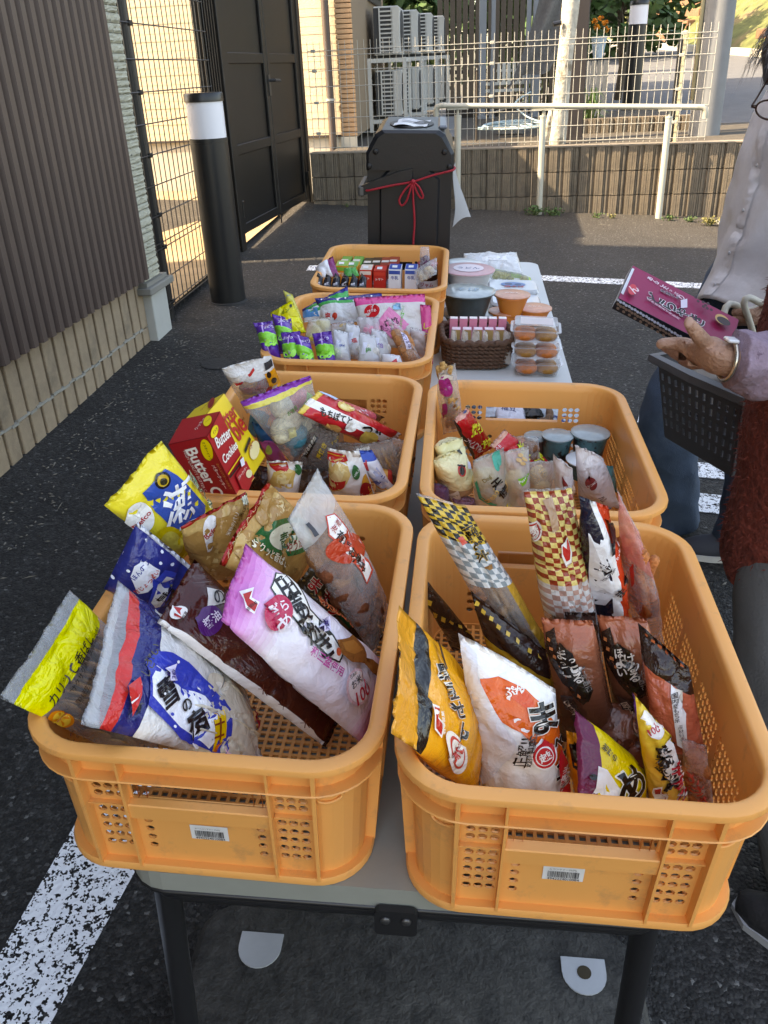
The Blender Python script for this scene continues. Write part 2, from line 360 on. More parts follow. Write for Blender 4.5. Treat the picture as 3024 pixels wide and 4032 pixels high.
def fill(o, f, base, n, W, H, s, rnd):
    kind, cnt, size, color, (u0, u1, v0, v1) = f[:5]; nm = f[5] if len(f) > 5 else 'rice_cracker'
    C = [V(p) for p in s['C']]; vv = ((C[3]-C[0])+(C[2]-C[1])).normalized(); uu = vv.cross(n).normalized()
    R0 = Matrix((uu, vv, n)).transposed()
    for k in range(cnt):
        if kind == 'disc':
            u = u0+(u1-u0)*(k+.5)/cnt; v = (v0+v1)/2+(v1-v0)*.35*rnd.uniform(-1, 1); R = R0 @ Matrix.Rotation(radians(74+rnd.uniform(-14, 14)), 3, 'Y') @ Matrix.Rotation(rnd.uniform(-.2, .2), 3, 'X')
        else:
            u = rnd.uniform(u0, u1) if kind != 'stick' else rnd.uniform(.3, .7); v = rnd.uniform(v0, v1) if kind != 'stick' else max(v0+size*.9/H, min(rnd.uniform(v0, v1), v1)); R = R0 @ Matrix.Rotation(rnd.uniform(-.08, .08) if kind == 'stick' else rnd.uniform(0, 6.3), 3, 'Z') @ Matrix.Rotation(rnd.uniform(-.3, .3), 3, 'X')
        mid = (base(u, v, 1)+base(u, v, -1))/2; th = (base(u, v, 1)-base(u, v, -1)).length
        p = mid+n*th*rnd.uniform(-.22, .22 if kind != 'disc' else .05); k2 = min(1., th*(.62 if kind != 'disc' else .9)/(size*(.25 if kind == 'stick' else 1.5)))
        inst(nm, food(kind, size, color, k), o, p, R, (k2, max(k2, .8) if kind == 'stick' else k2, k2))
def make_box(s):
    """a printed carton: one corner and three edges, ink on any face"""
    o0, a, b, c = (V(q) for q in s['box']); mb = MB(); F = {'A': (o0, a, b), 'B': (o0+a, -a, c) if 0 else (o0, c, a), 'C': (o0, b, c)}
    faces = {'ab0': (o0, b, a), 'ab1': (o0+c, a, b), 'bc0': (o0, c, b), 'bc1': (o0+a, b, c), 'ca0': (o0, a, c), 'ca1': (o0+b, c, a)}
    cols = []; m3 = a.cross(b).dot(c)
    ob = None; cs = s['cols']
    vs = []; fs = []
    for k, (p, x, y) in faces.items():
        if m3 < 0: x, y = y, x
        bev = .0012; i0 = len(vs); X, Y = x.normalized()*bev, y.normalized()*bev; N = x.cross(y).normalized()*bev*.0
        vs += [p+X+Y, p+x-X+Y, p+x+y-X-Y, p+y+X-Y]; fs.append((i0, i0+1, i0+2, i0+3)); cols.append((*lin(cs.get(k, cs['*'])), 1))
    # worn rounded edges: a slightly smaller core closes the gaps
    ctr = o0+(a+b+c)/2; core = [ctr+(o0+a*i+b*j+c*k-ctr)*.994 for i in (0, 1) for j in (0, 1) for k in (0, 1)]; i0 = len(vs); vs += core
    for q in ((0, 1, 3, 2), (4, 6, 7, 5), (0, 4, 5, 1), (2, 3, 7, 6), (0, 2, 6, 4), (1, 5, 7, 3)): fs.append(tuple(i0+i for i in q)); cols.append((*lin(cs['*']), 1))
    me = bpy.data.meshes.new(s['name']); me.from_pydata(vs, [], fs); me.materials.append(M_CARD); paint(me, cols); me.update()
    o = bpy.data.objects.new(s['name'], me); link(o); tag(o, s['label'], s.get('cat', 'box'), s.get('group'))
    for k, ink in s.get('ink', {}).items():
        p, x, y = faces[k]
        if m3 < 0: x, y = y, x
        N = x.cross(y).normalized()
        pr = Print(lambda u, v, off, p=p, x=x, y=y, N=N: p+x*u+y*v+N*off, x.length, y.length)
        for d in ink: pr.do(d)
        pr.finish(o, M_CARD)
    return o
# ================================================================ SETTING
def asphalt_mat():
    m = bpy.data.materials.new('asphalt'); m.use_nodes = True; n = m.node_tree.nodes; l = m.node_tree.links; b = n['Principled BSDF']
    tc = n.new('ShaderNodeTexCoord')
    dn = n.new('ShaderNodeTexNoise'); dn.inputs['Scale'].default_value = 160; l.new(tc.outputs['Object'], dn.inputs['Vector'])
    dm = n.new('ShaderNodeMix'); dm.data_type = 'RGBA'; dm.blend_type = 'ADD'; dm.inputs[0].default_value = .007; l.new(tc.outputs['Object'], dm.inputs[6]); l.new(dn.outputs['Color'], dm.inputs[7])
    vo = n.new('ShaderNodeTexVoronoi'); vo.inputs['Scale'].default_value = 125; vo.inputs['Randomness'].default_value = 1; l.new(dm.outputs[2], vo.inputs['Vector'])
    v2 = n.new('ShaderNodeTexVoronoi'); v2.inputs['Scale'].default_value = 46; l.new(tc.outputs['Object'], v2.inputs['Vector'])
    ns = n.new('ShaderNodeTexNoise'); ns.inputs['Scale'].default_value = 2.3; ns.inputs['Detail'].default_value = 7; ns.inputs['Roughness'].default_value = .7; l.new(tc.outputs['Object'], ns.inputs['Vector'])
    # stones: each cell its own grey, a few pale
    cr = n.new('ShaderNodeValToRGB'); e = cr.color_ramp.elements; e[0].position = 0; e[0].color = (.009, .0088, .0084, 1); e[1].position = 1; e[1].color = (.15, .15, .14, 1)
    for p, c in ((.5, .017), (.82, .030), (.975, .050)): q = e.new(p); q.color = (c, c*.98, c*.94, 1)
    sx = n.new('ShaderNodeSeparateColor'); l.new(vo.outputs['Color'], sx.inputs[0]); l.new(sx.outputs[0], cr.inputs[0])
    mr = n.new('ShaderNodeMapRange'); mr.inputs[1].default_value = .3; mr.inputs[2].default_value = .72; mr.inputs[3].default_value = .65; mr.inputs[4].default_value = 1.5; l.new(ns.outputs['Fac'], mr.inputs[0])
    mx = n.new('ShaderNodeMix'); mx.data_type = 'RGBA'; mx.blend_type = 'MULTIPLY'; mx.inputs[0].default_value = 1; l.new(cr.outputs[0], mx.inputs[6]); l.new(mr.outputs[0], mx.inputs[7])
    # dusty far strip by the wall (stain with its own ragged outline)
    sp = n.new('ShaderNodeSeparateXYZ'); l.new(tc.outputs['Object'], sp.inputs[0])
    n3 = n.new('ShaderNodeTexNoise'); n3.inputs['Scale'].default_value = 1.4; n3.inputs['Detail'].default_value = 6; l.new(tc.outputs['Object'], n3.inputs['Vector'])
    ad = n.new('ShaderNodeMath'); ad.operation = 'MULTIPLY_ADD'; l.new(n3.outputs['Fac'], ad.inputs[0]); ad.inputs[1].default_value = 3.2; l.new(sp.outputs['Y'], ad.inputs[2])
    m3 = n.new('ShaderNodeMapRange'); m3.inputs[1].default_value = 5.6; m3.inputs[2].default_value = 9.0; m3.inputs[4].default_value = .8; l.new(ad.outputs[0], m3.inputs[0])
    md = n.new('ShaderNodeMix'); md.data_type = 'RGBA'; l.new(m3.outputs[0], md.inputs[0]); l.new(mx.outputs[2], md.inputs[6])
    du = n.new('ShaderNodeMix'); du.data_type = 'RGBA'; du.blend_type = 'ADD'; du.inputs[0].default_value = 1; l.new(mx.outputs[2], du.inputs[6]); du.inputs[7].default_value = (.046, .038, .029, 1); l.new(du.outputs[2], md.inputs[7])
    l.new(md.outputs[2], b.inputs['Base Color']); b.inputs['Roughness'].default_value = .82; b.inputs['Specular IOR Level'].default_value = .4
    mp = n.new('ShaderNodeMath'); mp.operation = 'ADD'; l.new(vo.outputs['Distance'], mp.inputs[0]); l.new(v2.outputs['Distance'], mp.inputs[1])
    bp = n.new('ShaderNodeBump'); bp.invert = True; bp.inputs['Strength'].default_value = .9; bp.inputs['Distance'].default_value = .006; l.new(mp.outputs[0], bp.inputs['Height']); l.new(bp.outputs[0], b.inputs['Normal'])
    return m
ASPH = asphalt_mat()
def sheet(name, pts, m, fn=None, nu=1, nv=1, **k):
    a, b, c, d = [V(p) for p in pts]; mb = MB()
    mb.grid(lambda u, v: (fn(a.lerp(b, u).lerp(d.lerp(c, u), v)) if fn else a.lerp(b, u).lerp(d.lerp(c, u), v)), nu, nv)
    return mb.build(name, m, **k)
def pk(x, y, h=0.):     # parking-plane frame -> world, by world-ish x, y
    return TW(x, y, h)
g = MB(); g.add([(-14, -12, 0), (14, -12, 0), (14, 8.3, 0), (-14, 8.3, 0)], [(0, 1, 2, 3)])
asph = g.build('asphalt_ground', ASPH, rot=TILT, loc=(0, 0, 0), kind='structure', label='dark worn asphalt of the parking bay')
# a wide base of earth far around, under everything
g = MB(); g.add([(-160, -140, -1.6), (160, -140, -1.6), (160, 200, -1.6), (-160, 200, -1.6)], [(0, 1, 2, 3)])
g.build('terrain', mat('earth_far', (.10, .085, .06), .9, var=.4, vscale=.6), kind='structure', label='bare brown earth around the lot')
def paint_mat():
    m = bpy.data.materials.new('road_paint'); m.use_nodes = True; n = m.node_tree.nodes; l = m.node_tree.links; b = n['Principled BSDF']
    tc = n.new('ShaderNodeTexCoord'); vo = n.new('ShaderNodeTexVoronoi'); vo.inputs['Scale'].default_value = 88; l.new(tc.outputs['Object'], vo.inputs['Vector'])
    ns = n.new('ShaderNodeTexNoise'); ns.inputs['Scale'].default_value = 62; ns.inputs['Detail'].default_value = 4; l.new(tc.outputs['Object'], ns.inputs['Vector'])
    n2 = n.new('ShaderNodeTexNoise'); n2.inputs['Scale'].default_value = 185; n2.inputs['Detail'].default_value = 3; l.new(tc.outputs['Object'], n2.inputs['Vector'])
    a = n.new('ShaderNodeMath'); a.operation = 'MULTIPLY_ADD'; l.new(n2.outputs['Fac'], a.inputs[0]); a.inputs[1].default_value = .9; l.new(ns.outputs['Fac'], a.inputs[2])
    r = n.new('ShaderNodeMapRange'); r.inputs[1].default_value = .875; r.inputs[2].default_value = .90; l.new(a.outputs[0], r.inputs[0])
    b.inputs['Base Color'].default_value = (.78, .80, .82, 1); b.inputs['Roughness'].default_value = .6
    tr = n.new('ShaderNodeBsdfTransparent'); mx = n.new('ShaderNodeMixShader'); l.new(r.outputs[0], mx.inputs[0]); l.new(tr.outputs[0], mx.inputs[1]); l.new(b.outputs[0], mx.inputs[2]); l.new(mx.outputs[0], n['Material Output'].inputs['Surface'])
    bp = n.new('ShaderNodeBump'); bp.inputs['Strength'].default_value = .5; bp.inputs['Distance'].default_value = .004; l.new(vo.outputs['Distance'], bp.inputs['Height']); l.new(bp.outputs[0], b.inputs['Normal'])
    return m
PAINT = paint_mat()
def stripe(pts, label):
    m = MB(); m.add([(x, y, .004) for x, y in pts], [tuple(range(len(pts)))])
    return m.build('parking_line', PAINT, rot=TILT, loc=(0, 0, 0), kind='structure', label=label)
# table-frame coordinates of the painted lines
stripe([(-.82, .40), (-.69, .40), (-.59, 1.10), (-.595, 1.66), (-.725, 1.66)], 'chipped white parking line beside the table legs')
stripe([(.52, 5.66), (3.4, 5.36), (3.4, 5.48), (.52, 5.80)], 'thin white line across the asphalt behind the table')
stripe([(.80, 3.40), (.86, 3.62), (3.2, 3.34), (3.2, 3.12)], 'white bay line behind the jeans')
stripe([(.86, 2.92), (.84, 3.05), (3.2, 2.78), (3.2, 2.64)], 'white bay line under the grey basket')
stripe([(.78, 2.66), (.80, 2.80), (3.2, 2.45), (3.2, 2.30)], 'white bay line beside the white shoe')
stripe([(-1.02, 5.78), (-.35, 5.85), (-.35, 5.97), (-1.02, 5.92)], 'white line stub behind the drinks crate')
g = MB(); g.lathe([(.075, .002), (.078, .004), (.075, .0045), (.03, .0045)], 28)
g.build('drain_cover', mat('iron_dark', (.022, .021, .020), .9, 0., bump=.6), rot=TILT, loc=TW(-1.17, 3.95, 0), smooth=True, angle=40, label='small round dark drain cover in the asphalt', cat='drain cover')
# litter of twigs and pale grit: uncountable
rr = random.Random(5); g = MB()
for _ in range(620):
    x = rr.uniform(-1.55, 2.6); y = rr.uniform(.5, 7.9) if rr.random() < .55 else rr.uniform(2.2, 5); 
    if rr.random() < .4: x = -1.55+abs(rr.gauss(0, .14)) ; y = rr.uniform(2, 4.3)
    a = rr.uniform(0, 6.3); L_ = rr.uniform(.004, .013); W_ = rr.uniform(.002, .005)
    if rr.random() < .12: L_ *= 2.6; W_ = .0012
    p = TW(x, y, .003); e1 = TW(cos(a)*L_, sin(a)*L_); e2 = TW(-sin(a)*W_, cos(a)*W_); u = TW(0, 0, .004)
    g.add([p-e1, p-e2, p+e1, p+e2, p+u], [(0, 1, 4), (1, 2, 4), (2, 3, 4), (3, 0, 4)])
g.build('grit', mat('grit', (.17, .155, .13), .9), kind='stuff', label='pale grit and dry twigs scattered over the asphalt', cat='grit')

# ---------------------------------------------------------------- house on the left
H0 = empty('clad_house', (-1.6729, 2.687, 0.1824), frame((0.039, 1, 0), (0, 0, 1)), label='house with brown ribbed metal cladding over a beige block base', cat='house')
# local: x along the wall (away from the camera), y into the house (left), z up. base point is at wall y~2.69
HZ = -.30
M_BASE = mat('beige_block', (.32, .245, .165), .9, var=.12, vscale=22, bump=.35, bscale=120, dark=(.19, .15, .105), dscale=5, dlo=.5, dhi=.75)
M_CLAD = mat('brown_cladding', (.088, .060, .050), .45, var=.06, vscale=3)
M_GRV = mat('beige_groove', (.20, .15, .10), .95, var=.15, vscale=30)
# foundation: two courses of fluted blocks with a ragged mortar joint between
blk = MB(); blk.box((0, .012, 0), (.396, .12, .226))
for k in range(4): blk.box((.003+k*.099, 0, 0), (.003+k*.099+.080, .0125, .226), bev=.003)
blkm = blk.mesh('foundation_block', M_BASE)
for r in range(3):
    for i in range(22): inst('foundation_block', blkm, H0, (-7.0+.4*i, 0, -.32+.232*r))
mj = MB()
for i in range(170):
    x = -7+i*.05; z = .143+.004*sin(i*2.1); mj.box((x, -.004+.003*sin(i*1.7), z-.004), (x+.05, .011, z+.004+.003*abs(sin(i*3.3))))
mj.build('mortar_joint', mat('mortar', (.30, .29, .25), .95, bump=.5), H0)
# cladding: trapezoid ribs, one rib a piece
rib = MB(); P_ = .074
prof = [(0, 0), (.020, 0), (.030, -.024), (.064, -.024), (.074, 0)]
vs_ = [(x, y, 0) for x, y in prof]+[(x, y, 5.6) for x, y in prof]; rib.add(vs_, [(i, i+1, 6+i, 5+i) for i in range(4)])
rib.add([(x, y, 0) for x, y in prof], [(0, 1, 2, 3, 4)])
ribm = rib.mesh('cladding_rib', M_CLAD)
for i in range(116): inst('cladding_rib', ribm, H0, (-7.0+i*P_-.008, -.035, .395))
hb = MB(); hb.box((-7, -.034, .396), (1.585, .3, 6.0)); hb.build('wall', M_CLAD, H0)
# roof throws the shade over the bay
rf = MB(); rf.box((-7.4, -.45, 5.95), (2.06, 5.2, 6.12)); rf.build('roof', mat('roof_dark', (.05, .05, .055), .6), H0)
bw = MB(); bw.box((-7, .30, -.3), (1.80, 4.6, 5.95)); bw.build('house_body', mat('house_body', (.32, .30, .26), .8, var=.1), H0)
# stone-faced corner column
st = MB(); st.box((1.575, -.018, .37), (1.80, .29, 5.95)); st.build('corner_column', mat('stone_joint', (.24, .24, .20), .9, var=.2), H0)
M_STONE = mat('pale_stone_tile', (.56, .545, .43), .85, var=.16, vscale=30, bump=.6, bscale=70)
rs = random.Random(11); z = .372; stm = []
for q in range(5):
    s_ = MB(); n_ = 5
    def fs_(u, v, q=q): return (u, -.010-.008*noise.noise(V((u*4+q, v*5, q)))-(.006 if 0 < u < 1 and 0 < v < 1 else -.006), v)
    s_.grid(fs_, 5, 4); stm.append(s_.mesh('stone', M_STONE, False))
while z < 2.9:
    h = rs.choice((.030, .036, .042, .030))
    x = 1.585; ends = [1.585, 1.585+rs.choice((.085, .10, .115)), 1.795]
    for a_, b_ in zip(ends, ends[1:]): inst('stone', rs.choice(stm), H0, (a_+.002, -.016-rs.random()*.004, z), None, (b_-a_-.003, 1, h-.003))
    z += h
sl = MB(); sl.box((1.52, -.075, .315), (1.86, .30, .352), bev=.005); sl.box((1.54, -.05, .353), (1.83, .28, .372)); sl.build('ledge', mat('grey_ledge', (.21, .205, .18), .7, var=.1), H0)
pl = MB(); pl.box((1.585, -.045, -.4), (1.80, .29, .314), bev=.004); pl.build('plinth', mat('pale_plinth', (.42, .43, .40), .75, var=.06, vscale=9), H0)

# ---------------------------------------------------------------- black mesh fence between house and gate
M_BLK = mat('black_steel', (.012, .012, .013), .38, spec=.5)
def bent_wire(length, step, out, n):
    pts = []
    return pts
def mesh_fence(name, label, A, B, z0, z1, dx, rows, posts, m, r, prong=0., postr=.025, fold=.025, ptop=None):
    A, B = V(A), V(B); d = B-A; Ln = d.xy.length; R = frame((d.x, d.y, 0)); o = empty(name, (A.x, A.y, 0), R, label=label, cat='fence')
    # upright wires kink out at every double row
    vw = MB(); vw.tube([(0, 0, z0), (0, 0, z1+prong)], r, 4); vm = vw.mesh('upright_wire', m)
    n = int(Ln/dx)
    for i in range(n+1): inst('upright_wire', vm, o, (i*Ln/n, 0, 0))
    hw = MB(); hw.tube([(0, -r*1.6, 0), (Ln, -r*1.6, 0)], r*1.15, 5); hm = hw.mesh('cross_wire', m)
    for z in rows: inst('cross_wire', hm, o, (0, 0, z))
    pm_ = MB(); pm_.tube([(0, 0, z0-.25), (0, 0, ptop or z1+.01)], postr, 14); pme = pm_.mesh('post', m, True, 50)
    clip = MB(); clip.box((-.02, -.012, -.012), (.02, .012, .012), bev=.003); cm = clip.mesh('clip', m)
    for x in posts:
        p = inst('post', pme, o, (x, .035, 0))
        for z in rows[1::2]: inst('clip', cm, p, (0, -.034, z))
    return o
fa, fb = (-1.6107, 4.4243, 0.2511), (-1.5916, 5.4378, 0.2919)
mesh_fence('mesh_fence', 'black welded wire mesh fence between the clad house and the gate', (-1.60, 4.47, 0), (-1.585, 6.00, 0), .30, 2.35, .080, [.33, .36, .50, .66, .69, .83, .98, 1.13, 1.28, 1.43, 1.58, 1.74, 1.90, 2.06, 2.22, 2.32], [.20], M_BLK, .0030, postr=.036, ptop=2.5)
# ---------------------------------------------------------------- gate
G0, G1 = V((-1.5937, 6.3858, 0.3309)), V((-1.4194, 8.267, 0.4007)); gd = (G1-G0); RG = frame((gd.x, gd.y, 0))
GT = empty('double_gate', G0, RG, label='tall black double gate with recessed panels and a lever handle', cat='gate')
GL = gd.xy.length; M_GATE = mat('black_gate', (.0072, .0064, .0058), .42, var=.25, vscale=5, spec=.45); GTOP = 2.28
def slab(parent, name, lo, hi, m=M_GATE, bev=.004): b = MB(); b.box(lo, hi, bev=bev); return b.build(name, m, parent)
slab(GT, 'post', (-.11, -.04, -.06), (-.02, .06, GTOP)); slab(GT, 'post', (GL+.02, -.04, -.08), (GL+.10, .06, GTOP)); slab(GT, 'header', (-.019, -.035, GTOP-.05), (GL+.019, .055, GTOP-.001))
slab(GT, 'side_slat_panel', (-.40, .005, 0), (-.12, .02, GTOP-.03))
for k in range(6): slab(GT, 'slat', (-.395+k*.047, -.028, .0), (-.372+k*.047, .004, GTOP-.02), bev=0)
for (a_, b_) in ((0.0, GL*.513), (GL*.519, GL)):
    lf = MB(); lf.box((a_, .0, .10), (b_, .030, GTOP-.06)); leaf_ = lf.build('leaf', M_GATE, GT)
    for x0, x1 in ((a_, a_+.075), (b_-.075, b_)): slab(leaf_, 'stile', (x0, -.022, .10), (x1, -.001, GTOP-.06))
    for z0, z1 in ((.10, .17), (.64, .71), (1.23, 1.30), (GTOP-.14, GTOP-.06)): slab(leaf_, 'rail', (a_+.0755, -.018, z0), (b_-.0755, -.001, z1))
    slab(leaf_, 'hinge', (b_-.02 if a_ > 0 else a_-.015, -.045, .22), (b_+.02 if a_ > 0 else a_+.02, -.023, .34))
hd = MB(); hd.box((GL*.513-.02, -.030, 1.00), (GL*.513+.03, -.0225, 1.15)); hd.tube([(GL*.513, -.03, 1.11), (GL*.513, -.075, 1.11), (GL*.513+.12, -.08, 1.105)], .011, 8); hd.build('lever_handle', mat('handle_metal', (.10, .10, .10), .35, .8), GT)
bolt = MB(); bolt.tube([(GL*.50, -.03, .12), (GL*.50, -.03, -.02)], .006, 6); bolt.build('drop_bolt', M_BLK, GT)

# ---------------------------------------------------------------- bollard lamp
def bollard(loc, h, r, label, lamp=(.78, .98)):
    o = empty('bollard_light', loc, label=label, cat='bollard', group='bollard lights')
    M_B = mat('black_bollard', (.009, .010, .011), .33, var=.08, vscale=12)
    b = MB(); b.lathe([(r*1.0, -.1), (r, h*lamp[0]-.02), (r*1.02, h*lamp[0]-.019), (r*1.02, h*lamp[0])], 40); b.build('shaft', M_B, o, True, angle=40)
    b = MB(); b.lathe([(r*.97, h*lamp[0]+.0005), (r*.97, h*lamp[1]-.045)], 40); b.build('lamp_shade', mat('opal_plastic', (.80, .80, .84), .35), o, True, angle=40)
    b = MB(); b.lathe([(r*1.03, h*lamp[1]-.0445), (r*1.03, h-.006), (r*.99, h), (r*.3, h+.001)], 40); b.build('cap', M_B, o, True, angle=40)
    b = MB(); b.lathe([(r*1.10, -.02), (r*1.07, .006), (r*1.01, .008)], 32); b.build('collar', mat('collar_dark', (.03, .03, .03), .9), o, True, angle=40)
    return o
bollard((-1.3723, 5.0332, 0.2658), 1.145, .105, 'black bollard light with a white lamp band standing by the gate', (.80, 1.0))
# ---------------------------------------------------------------- low fluted block wall and white fence
WA, WB = V((-1.33, 8.175, .835)), V((2.26, 7.872, .835)); wd = (WB-WA); RW = frame((wd.x, wd.y, 0))
WL = empty('block_wall', (WA.x, WA.y, .835), RW, label='low retaining wall of brown fluted concrete blocks behind the handrail', cat='wall')
M_FL = mat('fluted_block', (.205, .165, .118), .92, var=.14, vscale=16, bump=.5, bscale=110, dark=(.085, .072, .055), dscale=2.4, dlo=.48, dhi=.72)
fb_ = MB(); fb_.box((0, .022, -.196), (.396, .13, -.003))
for k in range(3):
    x0 = .012+k*.132
    for q in range(4): fb_.box((x0+q*.0175, .002 if q % 2 == 0 else 0, -.196), (x0+q*.0175+.0155, .0225, -.003))
    fb_.box((x0+.075, .012, -.196), (x0+.086, .0225, -.003)); fb_.box((x0+.092, .010, -.196), (x0+.106, .0225, -.003))
fbm = fb_.mesh('block', M_FL)
for r in range(4):
    for i in range(13): inst('block', fbm, WL, (i*.4-.01, 0, -.2*r-.012))
cp = MB(); cp.box((-.01, .004, -.0145), (5.2, .14, 0), bev=.003); cp.build('coping', mat('coping', (.25, .21, .16), .9, var=.15, vscale=10, bump=.3), WL)
M_WHT = mat('cream_steel', (.42, .41, .36), .4, var=.05)
FS = WA+RW @ V((.02, .07, 0)); FE = WA+RW @ V((3.42, .07, 0))
mesh_fence('wire_fence', 'cream welded wire fence with pronged top on the low block wall', FS, FE, .845, 1.66, .055, [.87, .99, 1.115, 1.24, 1.365, 1.49, 1.605, 1.645], [.05, 1.6, 3.14], M_WHT, .0025, prong=.055, postr=.001)
FP = empty('fence_post', WA+RW @ V((3.16, .12, -.05)), RW, label='dark square fence post with a pale cover strip near the utility pole', cat='post')
slab(FP, 'post_core', (-.028, -.02, 0), (.004, .03, .83), M_BLK); slab(FP, 'cover_strip', (.0045, -.022, 0), (.034, .03, .88), mat('cream_strip', (.62, .56, .36), .5))
# ---------------------------------------------------------------- handrail
HR = empty('handrail', (0, 0, 0), label='cream tubular handrail on three posts in front of the block wall', cat='handrail')
M_RAIL = mat('rail_cream', (.50, .49, .41), .38, var=.06, vscale=6)
ra, rb = WA+RW @ V((1.16, -.12, .355)), WA+RW @ V((3.37, -.12, .272))
def arc_end(p, d): return [p+V((0, 0, -.075)), p+V((0, 0, -.04)), p-d*(-.012)+V((0, 0, -.012)), p+d*.04]
dd = (rb-ra).normalized()
for ea, ed in ((ra, dd), (rb, -dd)):
    b = MB(); b.tube([ea+V((0, 0, -.085)), ea+V((0, 0, -.04)), ea+ed*.008+V((0, 0, -.014)), ea+ed*.03+V((0, 0, -.002)), ea+ed*.07], .0225, 16); b.build('elbow', mat('rail_elbow', (.40, .39, .32), .42), HR, True, angle=50)
b = MB(); b.tube([ra+dd*.07, rb-dd*.07], .0215, 18); b.build('rail', M_RAIL, HR, True, angle=50)
for t in (.085, .41, .872):
    p = ra.lerp(rb, t); gz = ((0.2593, 8.1152, 0.3221)[2])-.25
    b = MB(); b.tube([V((p.x, p.y, gz-.1)), V((p.x, p.y, p.z-.085))], .0265, 18); b.tube([V((p.x, p.y, p.z-.085)), V((p.x, p.y, p.z-.070))], .030, 18); po = b.build('post', M_RAIL, HR, True, angle=50)
    b = MB(); b.tube([V((p.x, p.y, p.z-.07)), V((p.x, p.y, p.z-.02))], .012, 10); b.build('bracket', mat('rail_elbow'), po, True, angle=50)
    b = MB(); b.box((-.09, -.02, -.030), (.09, .02, -.018), R=frame(dd), c=p); b.build('saddle', mat('rail_elbow'), po)
# ---------------------------------------------------------------- weeds and drain grate at the wall's foot
def weed(x, y, n, s, hue, label):
    rnd = random.Random(int(x*100+y)); o = empty('weed', TW(x, y, 0), label=label, cat='plant', group='weeds at the foot of the wall')
    b = MB(); leafcloud(b, (0, 0, s*.5), (s*1.3, s*.6, s*.55), n, s*.16, rnd, .1, .6); b.build('foliage', mat('weed_'+hue, {'g': (.07, .13, .035), 'y': (.20, .18, .06)}[hue], .7, var=.4, vscale=40), o)
    b = MB()
    for k in range(7): a = rnd.uniform(0, 6.3); b.tube([(0, 0, 0), (cos(a)*s*.6, sin(a)*s*.3, s*.6*rnd.random()+.01)], .002, 4)
    b.build('stem', mat('weed_stem', (.12, .14, .04), .8), o)
for (x, y, n, s, h, lb) in ((.68, 7.83, 150, .085, 'g', 'green weed at the foot of the middle handrail post'), (.83, 7.83, 150, .075, 'g', 'leafy green weed just right of the middle handrail post'), (1.20, 7.77, 90, .05, 'g', 'small green weed between two handrail posts'), (1.33, 7.76, 70, .045, 'y', 'small yellowish weed between two handrail posts'),
                            (1.80, 7.70, 80, .06, 'g', 'thin weed left of the last handrail post'), (1.97, 7.66, 90, .055, 'g', 'weed right of the last handrail post'), (2.10, 7.52, 150, .075, 'y', 'dry yellow weed at the drain grate'), (2.17, 7.25, 120, .06, 'y', 'dry yellow weed trailing beside the drain grate'), (-1.02, 8.07, 40, .035, 'g', 'tiny weed at the gate end of the wall')):
    weed(x, y, n, s, h, lb)
DG = empty('drain_grate', TW(2.42, 7.15, .004), TILT, label='pale steel drain grate at the end of the block wall', cat='grate')
b = MB()
for k in range(9): b.box((-.20+k*.05, -.7, 0), (-.182+k*.05, .5, .012))
b.build('bars', mat('galvanised', (.45, .46, .44), .5, .5), DG); slab(DG, 'rim', (-.24, -.72, 0), (-.21, .52, .014), mat('galvanised'), 0)

# ---------------------------------------------------------------- ground beyond the wall, road, bank
M_SOIL = mat('soil', (.075, .062, .045), .95, var=.35, vscale=14, bump=.6, bscale=60)
sheet('yard_soil', [(-1.2, 8.25, .80), (3.6, 7.95, .80), (3.6, 16, .86), (-1.2, 16, .86)], M_SOIL, kind='structure', label='bare dark soil behind the low wall')
sheet('gate_yard', [(-9, 4.55, .36), (-1.63, 4.55, .315), (-1.50, 9.04, .44), (-9, 9.04, .5)], mat('yard_sand', (.36, .26, .15), .95, var=.3, vscale=4, bump=.5, bscale=40), kind='structure', label='sunlit sandy yard seen through the mesh fence')
sheet('concrete_path', [(-.55, 9.6, .835), (.02, 9.5, .835), (.02, 15.9, .885), (-.35, 15.9, .885)], mat('path_grey', (.19, .19, .185), .9, var=.2, vscale=6), kind='structure', label='grey concrete strip beside the outdoor units')
M_ROAD = mat('road_asphalt', (.115, .117, .118), .9, var=.12, vscale=5, bump=.3, bscale=200)
def road_z(x, y): return .735+max(0, min(y, 14)-9.3)*.080+max(0, y-14)*.050
b = MB(); b.grid(lambda u, v: (1.75+u*26, 8.4+v*34, road_z(0, 8.4+v*34)), 2, 24); b.build('road', M_ROAD, kind='structure', label='grey sloping road behind the utility pole')
# kerb and grassy bank
KA, KB = V((4.45, 26.5)), V((6.9, 14.5))
kd_ = (KB-KA).normalized(); kn = V((-kd_.y, kd_.x)); kn = kn if kn.x > 0 else -kn
b = MB()
for i in range(14):
    p0 = KA-kd_*4+kd_*(i*1.2); p1 = p0+kd_*1.17; q = [p0, p1, p1+kn*.18, p0+kn*.18]
    b.add([(a.x, a.y, road_z(0, a.y)-.1) for a in q]+[(a.x, a.y, road_z(0, a.y)+.13) for a in q], [(0, 1, 5, 4), (1, 2, 6, 5), (2, 3, 7, 6), (3, 0, 4, 7), (4, 5, 6, 7)])
b.build('kerb', mat('kerb_pale', (.42, .40, .34), .9, var=.1), label='pale kerb along the foot of the bank', kind='structure')
def bank(u, v):
    p = KA-kd_*4+kd_*17*u+kn*(.18+v*3.6); return V((p.x, p.y, road_z(0, KA.y*(1-u)+KB.y*u)+.1+v*2.6+.12*noise.noise(V((u*9, v*5, 0)))))
